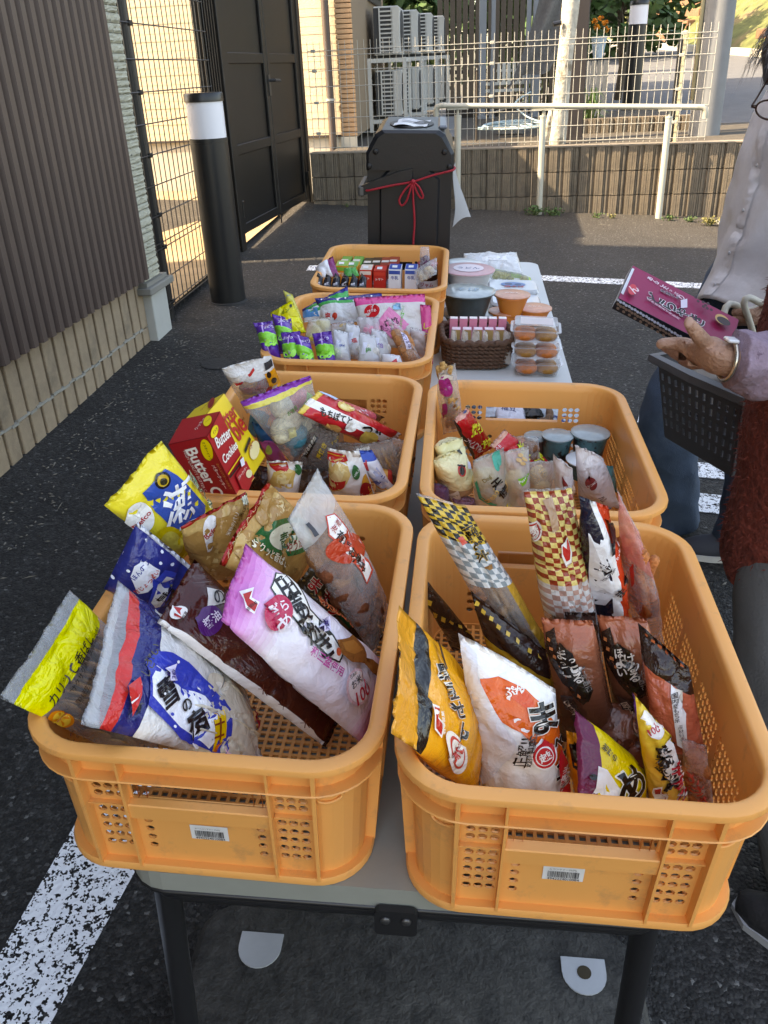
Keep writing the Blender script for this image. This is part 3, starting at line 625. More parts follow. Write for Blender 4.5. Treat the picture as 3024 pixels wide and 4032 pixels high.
b = MB(); b.grid(bank, 40, 14); b.build('bank', mat('bank_grass', (.105, .115, .034), .95, var=.45, vscale=3.5, bump=.8, bscale=14, dark=(.17, .125, .06), dscale=1.2, dlo=.5, dhi=.62), smooth=True, kind='structure', label='sunlit grassy bank beyond the road')
BT = empty('block_revetment', bank(.55, .4), label='stepped terracotta blocks set into the grassy bank', cat='retaining wall')
tb = MB(); tb.box((-.20, -.12, -.10), (.20, .10, .10), bev=.02); tbm = tb.mesh('terracotta_block', mat('terracotta', (.19, .10, .055), .9, var=.3, vscale=6)); RK = frame((kd_.x, kd_.y, 0))
for (u0, u1, nu_) in ((.60, .86, 12), (.16, .34, 8)):
    for j in range(9):
        for i in range(nu_):
            p = bank(u0+(u1-u0)*(i+.5*(j % 2))/nu_, .10+j*.10); inst('terracotta_block', tbm, BT, p-bank(.55, .4), RK)
b = MB(); b.tube([bank(.05, 1)+V((0, 0, .75)), bank(.36, 1)+V((0, 0, .75))], .04, 6); b.tube([bank(.05, 1)+V((0, 0, 1.5)), bank(.36, 1)+V((0, 0, 1.5))], .04, 6)
for k in range(9): q = bank(.05+k*.038, 1); b.tube([q, q+V((0, 0, 1.5))], .03, 6)
b.build('guard_fence', mat('white_paint', (.75, .74, .66), .5), label='white guard fence on top of the bank', cat='fence')
rt = random.Random(3)
M_LEAF = mat('leaf_bright', (.085, .15, .03), .6, var=.5, vscale=2.5); M_LEAF2 = mat('leaf_deep', (.050, .105, .028), .6, var=.5, vscale=3)  # two leaf greens: a brighter yellowish one and a deeper one
for i, (u, s, lb) in enumerate(((.40, 1.5, 'rounded green bush on the bank behind the utility pole'), (.52, 1.35, 'bright green bush on the bank above the terracotta blocks'), (.64, 1.6, 'dense green bush on the bank beside the white shirt'), (.78, 1.7, 'wide green bush high on the bank'))):
    o = empty('bush', bank(u, .98), label=lb, cat='bush', group='bushes on top of the bank'); b = MB()
    for q in range(7): leafcloud(b, (rt.uniform(-.9, .9)*s*.6, rt.uniform(-.5, .5), .35*s+rt.uniform(-.1, .5)*s), (.5*s, .5*s, .42*s), 260, .085, rt, .5)
    b.build('foliage', M_LEAF, o)
    b = MB(); b.tube([(0, 0, -.2), (.05, 0, .4*s), (.2, 0, .9*s)], [.06, .05, .02], 6); b.build('trunk', mat('bark', (.10, .075, .05), .9, bump=.6), o)
for i, (x, y, s, lb) in enumerate(((-1.6, 19.5, 2.0, 'tall dark evergreen behind the outdoor units'), (.6, 20.5, 2.2, 'broad dark evergreen behind the slatted fence'), (2.6, 21.5, 2.3, 'dense evergreen behind the weathered trunk'), (4.6, 31, 3.2, 'large evergreen at the bend of the road'), (8.6, 31, 3.4, 'large green tree high beyond the bank'), (12.4, 25, 3.4, 'large green tree above the terracotta blocks'))):
    o = empty('evergreen_tree', (x, y, .8 if x < 3 else 2.2), label=lb, cat='tree', group='trees behind the fences'); b = MB()
    for q in range(11): leafcloud(b, (rt.uniform(-1, 1)*s*.55, rt.uniform(-.5, .5)*s*.5, s*rt.uniform(.35, 1.9)), (.62*s, .55*s, .5*s), 210, .10*s*.8, rt, .45)
    b.build('crown', M_LEAF2, o); b = MB(); b.tube([(0, 0, -.5), (.05, 0, s*.6), (.1, 0, s*1.5)], [.12, .1, .05], 8); b.build('trunk', mat('bark'), o)
# ---------------------------------------------------------------- utility pole
UP = empty('utility_pole', (2.3332, 9.0, 0.8118), label='grey concrete utility pole at the end of the wire fence', cat='pole')
b = MB(); b.lathe([(.145, -1.2), (.140, 1.0), (.130, 4.5), (.12, 8)], 28); b.build('shaft', mat('pole_concrete', (.20, .21, .215), .85, var=.1, vscale=7), UP, True, angle=60)
b = MB(); b.tube([(-.155, -.03, .3), (-.15, -.03, 4.5)], .018, 8); b.build('earth_wire_cover', mat('cream_strip'), UP, True)
# ---------------------------------------------------------------- beige house
BH = empty('siding_house', (-1.0, 9.05, .75), label='cream house with horizontal siding boards beyond the gate', cat='house')
M_SID = mat('cream_siding', (.74, .62, .42), .8, var=.05, vscale=20, bump=.25, bscale=50)
b = MB(); b.box((-8, .03, -.7), (-.14, 3.6, 6.2)); b.build('wall', mat('house_dark_wall', (.16, .155, .145), .8, var=.1), BH)
sd_ = MB(); sd_.add([(0, 0, 0), (7.86, 0, 0), (7.86, 0, .012), (7.86, .0025, .145), (7.86, .029, .145), (0, .029, .145), (0, .0025, .145), (0, 0, .012)], [(0, 1, 2, 7), (7, 2, 3, 6), (6, 3, 4, 5)])
# board face with a grooved middle line
sd_.box((0, -.0006, .066), (7.86, .012, .068)); sdm = sd_.mesh('siding_board', M_SID)
for k in range(36): inst('siding_board', sdm, BH, (-8, 0, .175+k*.146))
b = MB(); b.box((-8, .008, -.7), (-.14, .029, .155)); b.build('foundation', mat('pale_foundation', (.52, .50, .42), .9, var=.1), BH)
b = MB(); b.box((-8, -.02, .155), (-.14, .01, .174)); b.build('drip_edge', mat('brown_metal', (.06, .048, .042), .5), BH)
bt = MB(); bt.box((0, 0, 0), (.16, .034, .036), bev=.004); btm = bt.mesh('brick', mat('tan_brick', (.40, .26, .15), .9, var=.2, vscale=12, bump=.3)); bt2 = MB(); bt2.box((0, 0, 0), (.034, 1.2, .036)); 
b = MB(); b.box((-.139, .003, .15), (.0, 3.6, 6.2)); b.build('corner_pier', mat('tan_joint', (.26, .19, .12), .9), BH)
for k in range(70): inst('brick', btm, BH, (-.152, -.032, .16+k*.042))
b = MB(); b.box((-.16, -.03, -.3), (.0, .002, .155)); b.build('pier_base', mat('pale_foundation'), BH)
b = MB(); b.tube([(-.235, -.06, -.6), (-.235, -.06, 6)], .036, 14); dsp = b.build('downpipe', mat('brown_pipe', (.085, .062, .05), .45), BH, True, angle=50)
b = MB(); b.tube([(-.235, -.06, .48), (-.235, -.06, .50)], .042, 14); b.build('pipe_clip', mat('galvanised'), dsp)
b = MB(); b.box((-8.5, -.5, 6.2), (.5, 3.9, 6.36)); b.build('roof', mat('roof_dark'), BH)
for k in range(1):
    wn = MB(); wn.box((-.0005, 1.6+k*3, 1.4), (.03, 3.0+k*3, 2.6)); w_ = wn.build('window', mat('window_frame', (.05, .05, .05), .4), BH); wn = MB(); wn.box((.0305, 1.66+k*3, 1.46), (.034, 2.94+k*3, 2.54)); wn.build('pane', mat('dark_glass', (.03, .035, .04), .08), w_)
# ---------------------------------------------------------------- outdoor units on their racks along the house side
M_AC = mat('ac_white', (.58, .58, .54), .5, var=.05); M_ACD = mat('ac_dark', (.045, .047, .048), .7)
def ac_unit():
    o = empty('air_conditioner', (0, 0, 0))
    b = MB(); b.box((-.13, 0, .03), (.15, .76, .49), bev=.012); b.build('casing', M_AC, o)
    b = MB(); b.box((-.128, -.006, .045), (.06, -.0005, .475)); b.build('intake', M_ACD, o)
    for k in range(10): slab(o, 'louvre', (-.055, -.018, .065+k*.041), (.075, -.007, .079+k*.041), M_AC, 0)
    slab(o, 'louvre_frame', (-.07, -.02, .04), (-.056, -.0065, .48), M_AC, 0); slab(o, 'louvre_frame', (.076, -.02, .04), (.15, -.0065, .48), M_AC, 0)
    b = MB(); b.lathe([(.20, 0), (.20, .012), (.02, .014)], 24, M=Matrix.Rotation(radians(90), 3, 'Y'), c=(.151, .32, .26)); b.build('fan_grille', M_ACD, o)
    for y in (.1, .6): slab(o, 'foot', (-.15, y, 0), (.17, y+.05, .029), M_ACD, 0)
    return o
def rack():
    o = empty('unit_rack', (0, 0, 0)); b = MB()
    for x in (-.19, .20):
        for y in (-.04, .80): b = MB(); b.box((x-.018, y-.018, 0), (x+.018, y+.018, .74)); b.build('leg', M_AC, o)
    for z in (.09, .695):
        for y in (-.04, .80): b = MB(); b.box((-.172, y-.017, z), (.182, y+.017, z+.04)); b.build('cross_bar', M_AC, o)
        for x in (-.19, .20): b = MB(); b.box((x-.017, -.022, z), (x+.017, .782, z+.04)); b.build('side_bar', M_AC, o)
    return o
ac0, rk0 = ac_unit(), rack(); first = True
ordn = ('first', 'second', 'third', 'fourth')
for i in range(4):
    x, y, z = (((-0.7929, 10.4, 0.8681)), ((-0.6513, 11.5, 0.7948)), ((-0.5169, 12.6, 0.7216)), ((-0.3891, 13.7, 0.6487)))[i]; z = .85+.012*i
    r_ = rk0 if i == 0 else clone(rk0); r_.location = (x, y, z); tag(r_, 'white steel rack carrying outdoor units, %s along the house side' % ordn[i], 'rack', 'racks along the house side')
    for lev in (0, 1):
        a_ = ac0 if (i == 0 and lev == 0) else clone(ac0); a_.location = (x, y, z+(.13 if lev == 0 else .736))
        tag(a_, 'white outdoor air conditioner on the %s shelf of the %s rack' % (('lower', 'upper')[lev], ordn[i]), 'air conditioner', 'outdoor units along the house side')
# ---------------------------------------------------------------- things behind the wire fence
SF = empty('slat_fence', (-.4, 16.3, .85), label='tall dark slatted fence at the back of the soil yard', cat='fence')
sm_ = MB(); sm_.box((0, 0, 0), (.085, .02, 3.3)); smm = sm_.mesh('slat', mat('dark_slat', (.013, .0125, .012), .6))
for k in range(19): inst('slat', smm, SF, (k*.105, 0, 0))
slab(SF, 'rail', (0, .021, .5), (2.0, .05, .56), mat('dark_slat'), 0); slab(SF, 'rail', (0, .021, 1.75), (2.0, .05, 1.81), mat('dark_slat'), 0)
M_GST = mat('grey_steel', (.26, .28, .30), .5, var=.06)
for (pp_, wpx, lb) in (((0.2872, 12.6, 1.1509), 13, 'thick grey steel post of the carport behind the fence'), ((0.422, 12.6, 1.1458), 8, 'slim grey steel post next to the thick carport post'), ((0.8738, 12.6, 1.1289), 8, 'slim grey steel post by the grey netting'), ((0.9832, 12.6, 1.1249), 16, 'broad grey steel panel post behind the weathered trunk')):
    p = V(pp_); o = empty('steel_post', (p.x, 12.6, .85), label=lb, cat='post', group='grey steel posts of the carport'); s_ = wpx/1830*13.0/2
    b = MB(); b.box((-s_, -s_, -.1), (s_, s_, 3.4), bev=.006); b.build('shaft', M_GST, o); b = MB(); b.box((-s_*1.3, -s_*1.3, -.02), (s_*1.3, s_*1.3, .02)); b.build('base_plate', M_GST, o)
PF = empty('picket_fence', V((0.3218, 12.8, 1.1443)), label='short white picket fence between the grey steel posts', cat='fence')
pkm = MB(); pkm.box((0, 0, .12), (.045, .02, .34), bev=.004); pkme = pkm.mesh('picket', mat('white_paint'))
for k in range(9): inst('picket', pkme, PF, (.17+k*.066, 0, 0))
for z in (.0, .085): slab(PF, 'rail', (.0, -.012, z), (.76, .012, z+.035), mat('white_paint'), 0)
slab(PF, 'rail', (.16, .0205, .24), (.76, .03, .27), mat('white_paint'), 0)
DW = empty('planting_step', (.0, 12.95, .84), label='dark timber step at the foot of the picket fence', cat='step'); slab(DW, 'riser', (-.2, 0, -.1), (2.3, .2, .12), mat('dark_timber', (.045, .036, .028), .8, var=.3)); 
p = V((0.913, 8.6, 0.8473))
TP = empty('trunk_post', (p.x, 8.6, .80), label='weathered pale tree-trunk post behind the wire fence', cat='post')
b = MB(); b.loft([[V((.07*(1+.16*noise.noise(V((cos(a)*2, sin(a)*2, z*2.2))))*cos(a)*(1+.5*max(0, .35-z))+.055*z, .07*sin(a), z)) for a in [2*pi*k/18 for k in range(18)]] for z in [q*.12 for q in range(-1, 24)]])
b.build('trunk', mat('pale_bark', (.50, .47, .39), .9, var=.35, vscale=14, bump=.9, bscale=28, dark=(.22, .19, .14), dscale=9, dlo=.52, dhi=.62), TP, True)
b = MB(); b.loft([[V((-.06+.06*(1-z*3)*-.8+.03*cos(a)*(1.3-z*2), .035*sin(a), z)) for a in [2*pi*k/10 for k in range(10)]] for z in (-.05, .1, .22, .34)]); b.build('root', mat('pale_bark'), TP, True)
b = MB(); b.tube([(-.02, -.06, .98), (-.09, -.075, .97)], .02, 8); b.build('knot', M_BLK, TP)
p = V((1.1026, 8.95, 0.7956)); DP = empty('dark_pillar', (p.x, 8.95, .80), label='dark brown square pillar beside the weathered trunk', cat='pillar'); b = MB(); b.box((-.075, -.075, -.1), (.075, .075, 3.4), bev=.008); b.build('shaft', mat('pillar_brown', (.030, .023, .021), .6, var=.2), DP); b = MB(); b.box((-.095, -.095, -.05), (.095, .095, .03)); b.build('base_plate', mat('pillar_brown'), DP)
# draped grey net
NP = V((0.8675, 11.2, 2.1034)); b = MB()
def drape(u, v):
    return V((NP.x+.05-.10*v-.26*v*v+u*(.30+.18*v), 11.2+.06*sin(u*9+v*3)-.05*v, 2.25-.80*v-.25*v*v*(1-u)+.06*sin(u*5)*v))
b.grid(drape, 14, 16); nv_ = len(b.v); b.v += [(x, y+.006, z) for x, y, z in b.v]; b.f += [tuple(i+nv_ for i in f[::-1]) for f in b.f]; b.mi = [0]*len(b.f)
b.build('garden_net', mat('grey_net', (.17, .165, .155), .9, var=.2, vscale=40, bump=.6, bscale=90), smooth=True, label='grey netting draped down beside the weathered trunk', cat='net')
# second bollard, planter, flowers, tree, hose, box
pb = V((2.0767, 11.6, 0.9275)); bollard((pb.x, pb.y, pb.z), 1.14, .108, 'black bollard light with a white lamp band beside the road and tree', (.79, 1.0))
PL = empty('planter_bed', (V((1.1834, 9.6, 0.8022))), label='low planter edged with brown fluted blocks under the tree', cat='planter')
for k in range(3): inst('block', fbm, PL, (k*.4, 0, .15))
slab(PL, 'soil_bed', (0, .14, -.1), (1.2, 1.9, .12), M_SOIL, 0)
TR = empty('garden_tree', V((2.0558, 12.6, 0.8918)), label='small broadleaf tree behind the second bollard light', cat='tree')
b = MB(); b.tube([(0, 0, -.1), (.04, 0, .5), (-.03, .05, 1.1), (.06, .1, 1.9)], [.055, .045, .035, .015], 8); 
for k in range(9): a = rt.uniform(0, 6.3); z = rt.uniform(.6, 1.5); b.tube([(0, 0, z), (cos(a)*.35, sin(a)*.35, z+.25), (cos(a)*.7, sin(a)*.7, z+.35)], [.02, .013, .005], 5)
b.build('trunk', mat('bark'), TR, True)
b = MB()
for (x, y, z, r_, n_) in ((0, 0, 1.75, .55, 330), (-.45, .1, 1.55, .42, 240), (.45, 0, 1.6, .45, 260), (.15, -.2, 1.35, .3, 150), (.50, -.2, 1.02, .15, 60), (.62, -.2, .80, .11, 40), (-.3, -.1, 1.15, .26, 110), (.05, 0, 2.2, .6, 300), (-.5, .2, 2.1, .5, 240), (.6, .2, 2.1, .5, 240), (.32, -.3, .95, .14, 50), (-.05, -.25, .9, .15, 40)): leafcloud(b, (x, y, z), (r_, r_, r_*.8), n_, .075, rt, .35)
b.build('crown', [M_LEAF2, M_LEAF], TR)
tm = TR.children[1].data; tm.polygons.foreach_set('material_index', [1 if rt.random() < .45 else 0 for _ in tm.polygons])
GB = empty('strap_plant', V((1.3321, 9.75, 0.8181)), label='clump of narrow strap leaves in the planter', cat='plant'); b = MB()
for k in range(60):
    a = rt.uniform(0, 6.3); r_ = rt.uniform(.08, .26); z = rt.uniform(.15, .42); d = V((cos(a), sin(a), 0)); s_ = V((-sin(a), cos(a), 0))*.007
    b.add([d*.02-s_, d*.02+s_, d*r_*.6+V((0, 0, z))+s_, d*r_*.6+V((0, 0, z))-s_, d*r_+V((0, 0, z*.75))], [(0, 1, 2, 3), (3, 2, 4)])
b.build('foliage', M_LEAF, GB)
FL = empty('flower_pot', V((1.5063, 10.6, 1.2723)), label='pale blue pot of orange flowers on a wooden stand', cat='flower pot')
b = MB(); b.lathe([(.05, .22), (.085, .42), (.09, .43), (.08, .43)], 18); b.build('pot', mat('pale_blue', (.40, .53, .62), .5), FL, True, angle=40)
for k in range(4): slab(FL, 'plank', (-.13+k*.065, -.02, -.55), (-.075+k*.065, .0, .20), mat('grey_plank', (.34, .31, .26), .85, var=.25, vscale=9), 0)
for (x, z) in ((-.03, .52), (.05, .56), (.0, .60), (.07, .49), (-.06, .58)): b = MB(); leafcloud(b, (x, 0, z), (.035, .03, .03), 26, .018, rt, .1, .8); b.build('blossom', mat('orange_petal', (.75, .28, .02), .6), FL)
b = MB(); leafcloud(b, (0, 0, .48), (.13, .08, .09), 60, .03, rt); b.build('foliage', M_LEAF2, FL)
HO = []; hc = V((0.3923, 9.35, 0.8972)); rh = random.Random(8)
for k in range(5):
    r_ = .13+.022*k; 
    for q in range(16): a = 2*pi*q/16; HO.append(hc+V((cos(a)*r_*1.5+rh.uniform(-.02, .02)+.05*k, sin(a)*r_*1.2+rh.uniform(-.02, .02), .015+.012*k*(.5+.5*sin(a)))))
HO += [hc+V((.30, .1, .10)), hc+V((.18, .25, .22)), hc+V((.34, .35, .32))]
b = MB(); b.tube(polyline(HO, .03), .009, 6); b.build('garden_hose', mat('pale_blue_hose', (.30, .42, .46), .45), smooth=True, label='coiled pale blue garden hose on the soil', cat='hose')
WBx = empty('storage_box', V((0.559, 9.9, 0.8349)), frame((1, -.15, 0)), label='grey plastic storage box with a loose tilted lid on the soil', cat='box')
slab(WBx, 'body', (-.14, -.1, -.02), (.14, .12, .20), mat('grey_box', (.13, .145, .15), .6, var=.1), .01); b = MB(); b.box((-.24, -.13, .0), (.19, .15, .012), R=Matrix.Rotation(radians(-16), 3, 'Y'), c=(-.03, 0, .235)); b.build('lid', mat('grey_lid', (.22, .22, .21), .6, var=.15), WBx)
SB = empty('stake', V((0.1782, 9.2, 0.8081)), label='thin dark garden stake in front of the soil yard', cat='stake'); b = MB(); b.tube([(0, 0, -.1), (0, 0, .62)], .011, 8); b.build('shaft', mat('dark_timber'), SB); b = MB(); b.lathe([(.013, .62), (.015, .63), (.006, .65)], 8); b.build('cap', M_BLK, SB)
# ================================================================ TABLES, STOP, CONTAINER
def TF(x, y, z, rz=0.): return TW(x, y, z), TILT @ Matrix.Rotation(radians(rz), 3, 'Z')
M_LEG = mat('black_tube', (.014, .014, .015), .32)
def folding_table(x0, x1, y0, y1, top, label, mtop, latch):
    loc, R = TF((x0+x1)/2, (y0+y1)/2, 0); o = empty('folding_table', loc, R, label=label, cat='table', group='folding tables'); w, h = x1-x0, y1-y0
    b = MB(); b.prism(rounded(w, h, .045), top-.031, top); b.build('tabletop', mtop, o)
    b = MB(); b.tube([(x, y, top-.0325) for x, y in rounded(w-.004, h-.004, .045)], .0045, 8, closed=True); b.build('edge_band', mat('black_tube'), o, True)
    b = MB(); b.tube([(x, y, top-.047) for x, y in rounded(w-.03, h-.03, .045)], .0125, 8, closed=True); b.build('frame', M_LEG, o, True)
    for sy in (-1, 1):
        for sx in (-1, 1):
            b = MB(); b.tube([(sx*(w/2-.030), sy*(h/2-.045), top-.035), (sx*(w/2-.016), sy*(h/2-.05), .35), (sx*(w/2-.002), sy*(h/2-.055), .012)], .0155, 12); lg = b.build('leg', M_LEG, o, True, angle=50)
            b = MB(); b.lathe([(.019, 0), (.019, .02), (.016, .03)], 12, c=(sx*(w/2-.002), sy*(h/2-.055), .002)); b.build('foot', mat('rubber', (.02, .02, .02), .8), lg)
        b = MB(); b.tube([(-(w/2-.012), sy*(h/2-.052), .22), (w/2-.012, sy*(h/2-.052), .22)], .010, 8); b.build('crossbar', M_LEG, o, True)
    if latch:
        b = MB(); b.prism(rounded(.046, .040, .007), 0, .008); lt = b.build('latch_plate', mat('latch_black', (.012, .012, .013), .45), o, loc=(-.003, -h/2-.002, top-.043), rot=Matrix.Rotation(radians(90), 3, 'X'))
        for sx in (-.011, .011): b = MB(); b.lathe([(.006, .008), (.005, .0105), (.001, .011)], 12, c=(sx, .006, 0)); b.build('screw', mat('screw', (.10, .10, .10), .4, .7), lt, True)
    return o
folding_table(-.335, .272, .570, 1.93, .700, 'grey-green folding table with black legs under the front crates', mat('table_laminate', (.27, .275, .235), .5, var=.05, vscale=30), True)
folding_table(-.300, .305, 1.95, 3.27, .700, 'white topped folding table carrying the noodle cups and drinks', mat('table_white', (.62, .65, .64), .45, var=.03), False)
# concrete wheel stop with metal bolt plates
WS = empty('wheel_stop', *TF(-.02, .86, 0), label='concrete wheel stop with half-round metal plates under the table', cat='wheel stop')
def stop_ring(y, z, r): return [V((x, y, z)) for x, y in [(0, 0)]]
b = MB(); Ls, Ds = .40, .09
rings = []
for z, ins in ((0, 0), (.07, .012), (.098, .03), (.104, .045)):
    rings.append([V((x*(1-ins/Ls*.9), y*(1-ins/Ds*.35)-.06, z)) for x, y in rounded(2*Ls, .34, .06, 4)])
b.loft(rings); b.build('block', mat('stop_concrete', (.058, .056, .050), .9, var=.5, vscale=40, bump=.7, bscale=120, dark=(.022, .022, .021), dscale=14, dlo=.48, dhi=.66), WS, True, angle=35)
for sx, hole in ((-.268, 0), (.285, 1)):
    pts = [(-.037, .018), (.037, .018)]+[(.037*cos(a), -.008-.038*sin(a)) for a in [pi*k/12 for k in range(13)]]
    b = MB(); b.prism(pts[::-1], .1045, .107); pl_ = b.build('bolt_plate', mat('zinc_plate', (.50, .52, .53), .55, .3, var=.08, vscale=20), WS, loc=(sx, .015, 0))
    if hole: b = MB(); b.lathe([(.012, .1072), (.012, .1078), (.002, .1079)], 16, c=(0, -.008, 0)); b.build('bolt_hole', mat('rusty_hole', (.05, .038, .02), .9), pl_)
# hard black container with red cord
CT = empty('hard_container', *TF(-.155, 2.80, .702, 1.5), label='tall black hard-plastic container tied with a red cord behind the drinks crate', cat='container')
M_CT = mat('container_black', (.0095, .0105, .0125), .38, var=.1, vscale=14, bump=.05, bscale=200)
b = MB(); Wc, Dc = .132, .40
b.prism([(-Wc, 0), (Wc, 0), (Wc, Dc), (-Wc, Dc)], 0, .385); 
b.build('body', M_CT, CT)
def octo(w, z0, zs, z1, y, ch): return [V((-w, y, z0)), V((w, y, z0)), V((w, y, zs)), V((w-ch, y, z1-.012)), V((w-ch-.02, y, z1)), V((-w+ch+.02, y, z1)), V((-w+ch, y, z1-.012)), V((-w, y, zs))]
b = MB(); b.loft([octo(Wc-.006, .386, .432, .492, -.012, .030), octo(Wc+.003, .386, .436, .500, -.002, .028), octo(Wc+.003, .386, .436, .500, Dc+.002, .028), octo(Wc-.006, .386, .432, .492, Dc+.012, .030)]); lid = b.build('lid', M_CT, CT)
b = MB(); b.loft([octo(.094, .03, .36, .405, -.002, .03), octo(.088, .036, .358, .398, -.009, .03)]); b.build('front_panel', M_CT, CT)
for x, z in ((-.105, .452), (.105, .452), (-.125, .41), (.122, .41)): b = MB(); b.lathe([(.0085, 0), (.0085, .004), (.003, .005)], 14, M=Matrix.Rotation(radians(90), 3, 'X'), c=(x, -.0122, z-.012)); b.build('bolt', mat('bolt_black', (.008, .008, .008), .5), lid, True)
b = MB(); b.box((.085, .05, .497), (.112, .33, .508), bev=.004); b.build('lid_clip', mat('clip_grey', (.16, .18, .21), .3), lid)
b = MB(); b.lathe([(.070, .500), (.070, .5035), (.066, .504)], 30, c=(0, .16, 0), sx=1, sy=1.7); b.build('lid_recess', mat('bolt_black'), lid)
b = MB(); b.loft([[V((x, y-.006, z-.016)), V((x, y+.006, z-.016)), V((x, y+.006, z+.016)), V((x, y-.006, z+.016))] for x, y, z in ((.008, -.022, .378), (-.03, -.024, .370), (-.10, -.024, .346), (-.150, -.022, .327))])
hn = b.build('carry_handle', M_CT, CT); b = MB(); b.box((-.160, -.030, .310), (-.138, .16, .344), bev=.006); b.build('handle_grip', mat('grip_pale', (.10, .10, .095), .5), hn)
b = MB(); b.lathe([(.014, 0), (.014, .008), (.004, .012)], 16, M=Matrix.Rotation(radians(90), 3, 'X'), c=(-.003, -.014, .385-.012)); b.build('handle_pivot', mat('bolt_black'), CT, True)
pp = MB(); pp.grid(lambda u, v: V((-.055+.105*u+.01*v, .06+.17*v, .506+.004*sin(u*6)+.003*sin(v*7))), 10, 10); pz = pp.build('paper_note', mat('paper', (.80, .80, .80), .8), CT, True)
sc = MB()
for k in range(3): sc.grid(lambda u, v, k=k: V((-.03+.07*u, .10+.04*k+.012*v, .509+.004*sin(.28*6+u*3)+.0016)), 6, 1)
sc.build('lettering', mat('note_ink', (.35, .35, .38), .8), pz)
RC = empty('red_cord', *TF(-.155, 2.78, .702, 1.5), label='red cord tied in a bow round the black container', cat='cord')
M_RC = mat('red_cord', (.42, .012, .025), .6, bump=.4, bscale=300)
b = MB(); q = [(.134, .05, .395), (.136, -.006, .392), (.07, -.014, .376), (.012, -.016, .358), (-.06, -.016, .345), (-.13, -.014, .330), (-.137, .02, .33)]; b.tube(polyline(q, .015), .0032, 7); b.build('wrap', M_RC, RC, True)
for q in ([(.012, -.018, .358), (-.012, -.022, .335), (-.03, -.022, .305), (-.022, -.020, .288), (-.008, -.022, .30), (.004, -.024, .335), (.012, -.02, .358)], [(.012, -.018, .358), (.03, -.024, .345), (.044, -.022, .318), (.040, -.020, .310), (.028, -.022, .322), (.012, -.02, .358)]): b = MB(); b.tube(polyline(q, .008), .0032, 7); b.build('bow_loop', M_RC, RC, True)
b = MB(); b.tube(polyline([(.012, -.018, .358), (.014, -.020, .30), (.019, -.018, .24), (.016, -.019, .16), (.02, -.018, .06)], .02), .0034, 7); b.build('tail', M_RC, RC, True)
b = MB(); b.lathe([(.003, -.006), (.0075, -.003), (.0075, .003), (.003, .006)], 10, M=Matrix.Rotation(radians(90), 3, 'X'), c=(.012, -.02, .358)); b.build('knot', M_RC, RC, True)
b = MB(); b.grid(lambda u, v: V((.140+.006*sin(v*5)+.055*(1-v)**2*u+.01*u, .08+.16*u, .20+.18*v+.012*sin(u*3)*(1-v))), 10, 12); nb = len(b.v); b.v += [(x+.0012, y, z) for x, y, z in b.v]; b.f += [tuple(i+nb for i in f[::-1]) for f in b.f]; b.mi = [0]*len(b.f)
b.build('price_sheet', mat('sheet_paper', (.36, .355, .35), .8), smooth=True, loc=CT.matrix_world.translation, rot=CT.matrix_world.to_3x3(), label='white paper sheet hanging at the side of the black container', cat='paper sheet')

# ================================================================ CRATES
CW, CL, CH = .370, .515, .185
M_OR = mat('orange_plastic', (.87, .385, .105), .40, var=.05, vscale=6, spec=.45, dark=(.60, .28, .10), dscale=24, dlo=.56, dhi=.76)
CR = .058
def c_path(s, z, off=0.):
    """point on the crate wall: s runs round the rim from the front left, z is height, off is outwards"""
    ins = .010*(1-z/CH); a, b_, r = CW/2-.016-ins+off, CL/2-.016-ins+off, CR-ins+off
    lx, ly = 2*(CW/2-.016-CR), 2*(CL/2-.016-CR); q = pi/2*.045; seg = [('l', lx), ('a', q), ('l', ly), ('a', q), ('l', lx), ('a', q), ('l', ly), ('a', q)]
    T_ = sum(k[1] for k in seg); s = s % T_; d = 0
    for k, (ty, ln) in enumerate(seg):
        if s <= ln+1e-9: break
        s -= ln
    t = s/ln; side = k//2
    if ty == 'l': p = [(-lx/2+t*lx, -b_), (a, -ly/2+t*ly), (lx/2-t*lx, b_), (-a, ly/2-t*ly)][side]
    else:
        cx, cy_ = [(lx/2, -ly/2), (lx/2, ly/2), (-lx/2, ly/2), (-lx/2, -ly/2)][side]; an = radians([-90, 0, 90, 180][side]+90*t); p = (cx+r*cos(an), cy_+r*sin(an))
    return V((p[0], p[1], z))
C_LX, C_LY, C_Q = 2*(CW/2-.016-CR), 2*(CL/2-.016-CR), pi/2*.045
C_T = 2*C_LX+2*C_LY+4*C_Q
def side_s(side): return [0, C_LX+C_Q, C_LX+C_LY+2*C_Q, 2*C_LX+C_LY+3*C_Q][side]
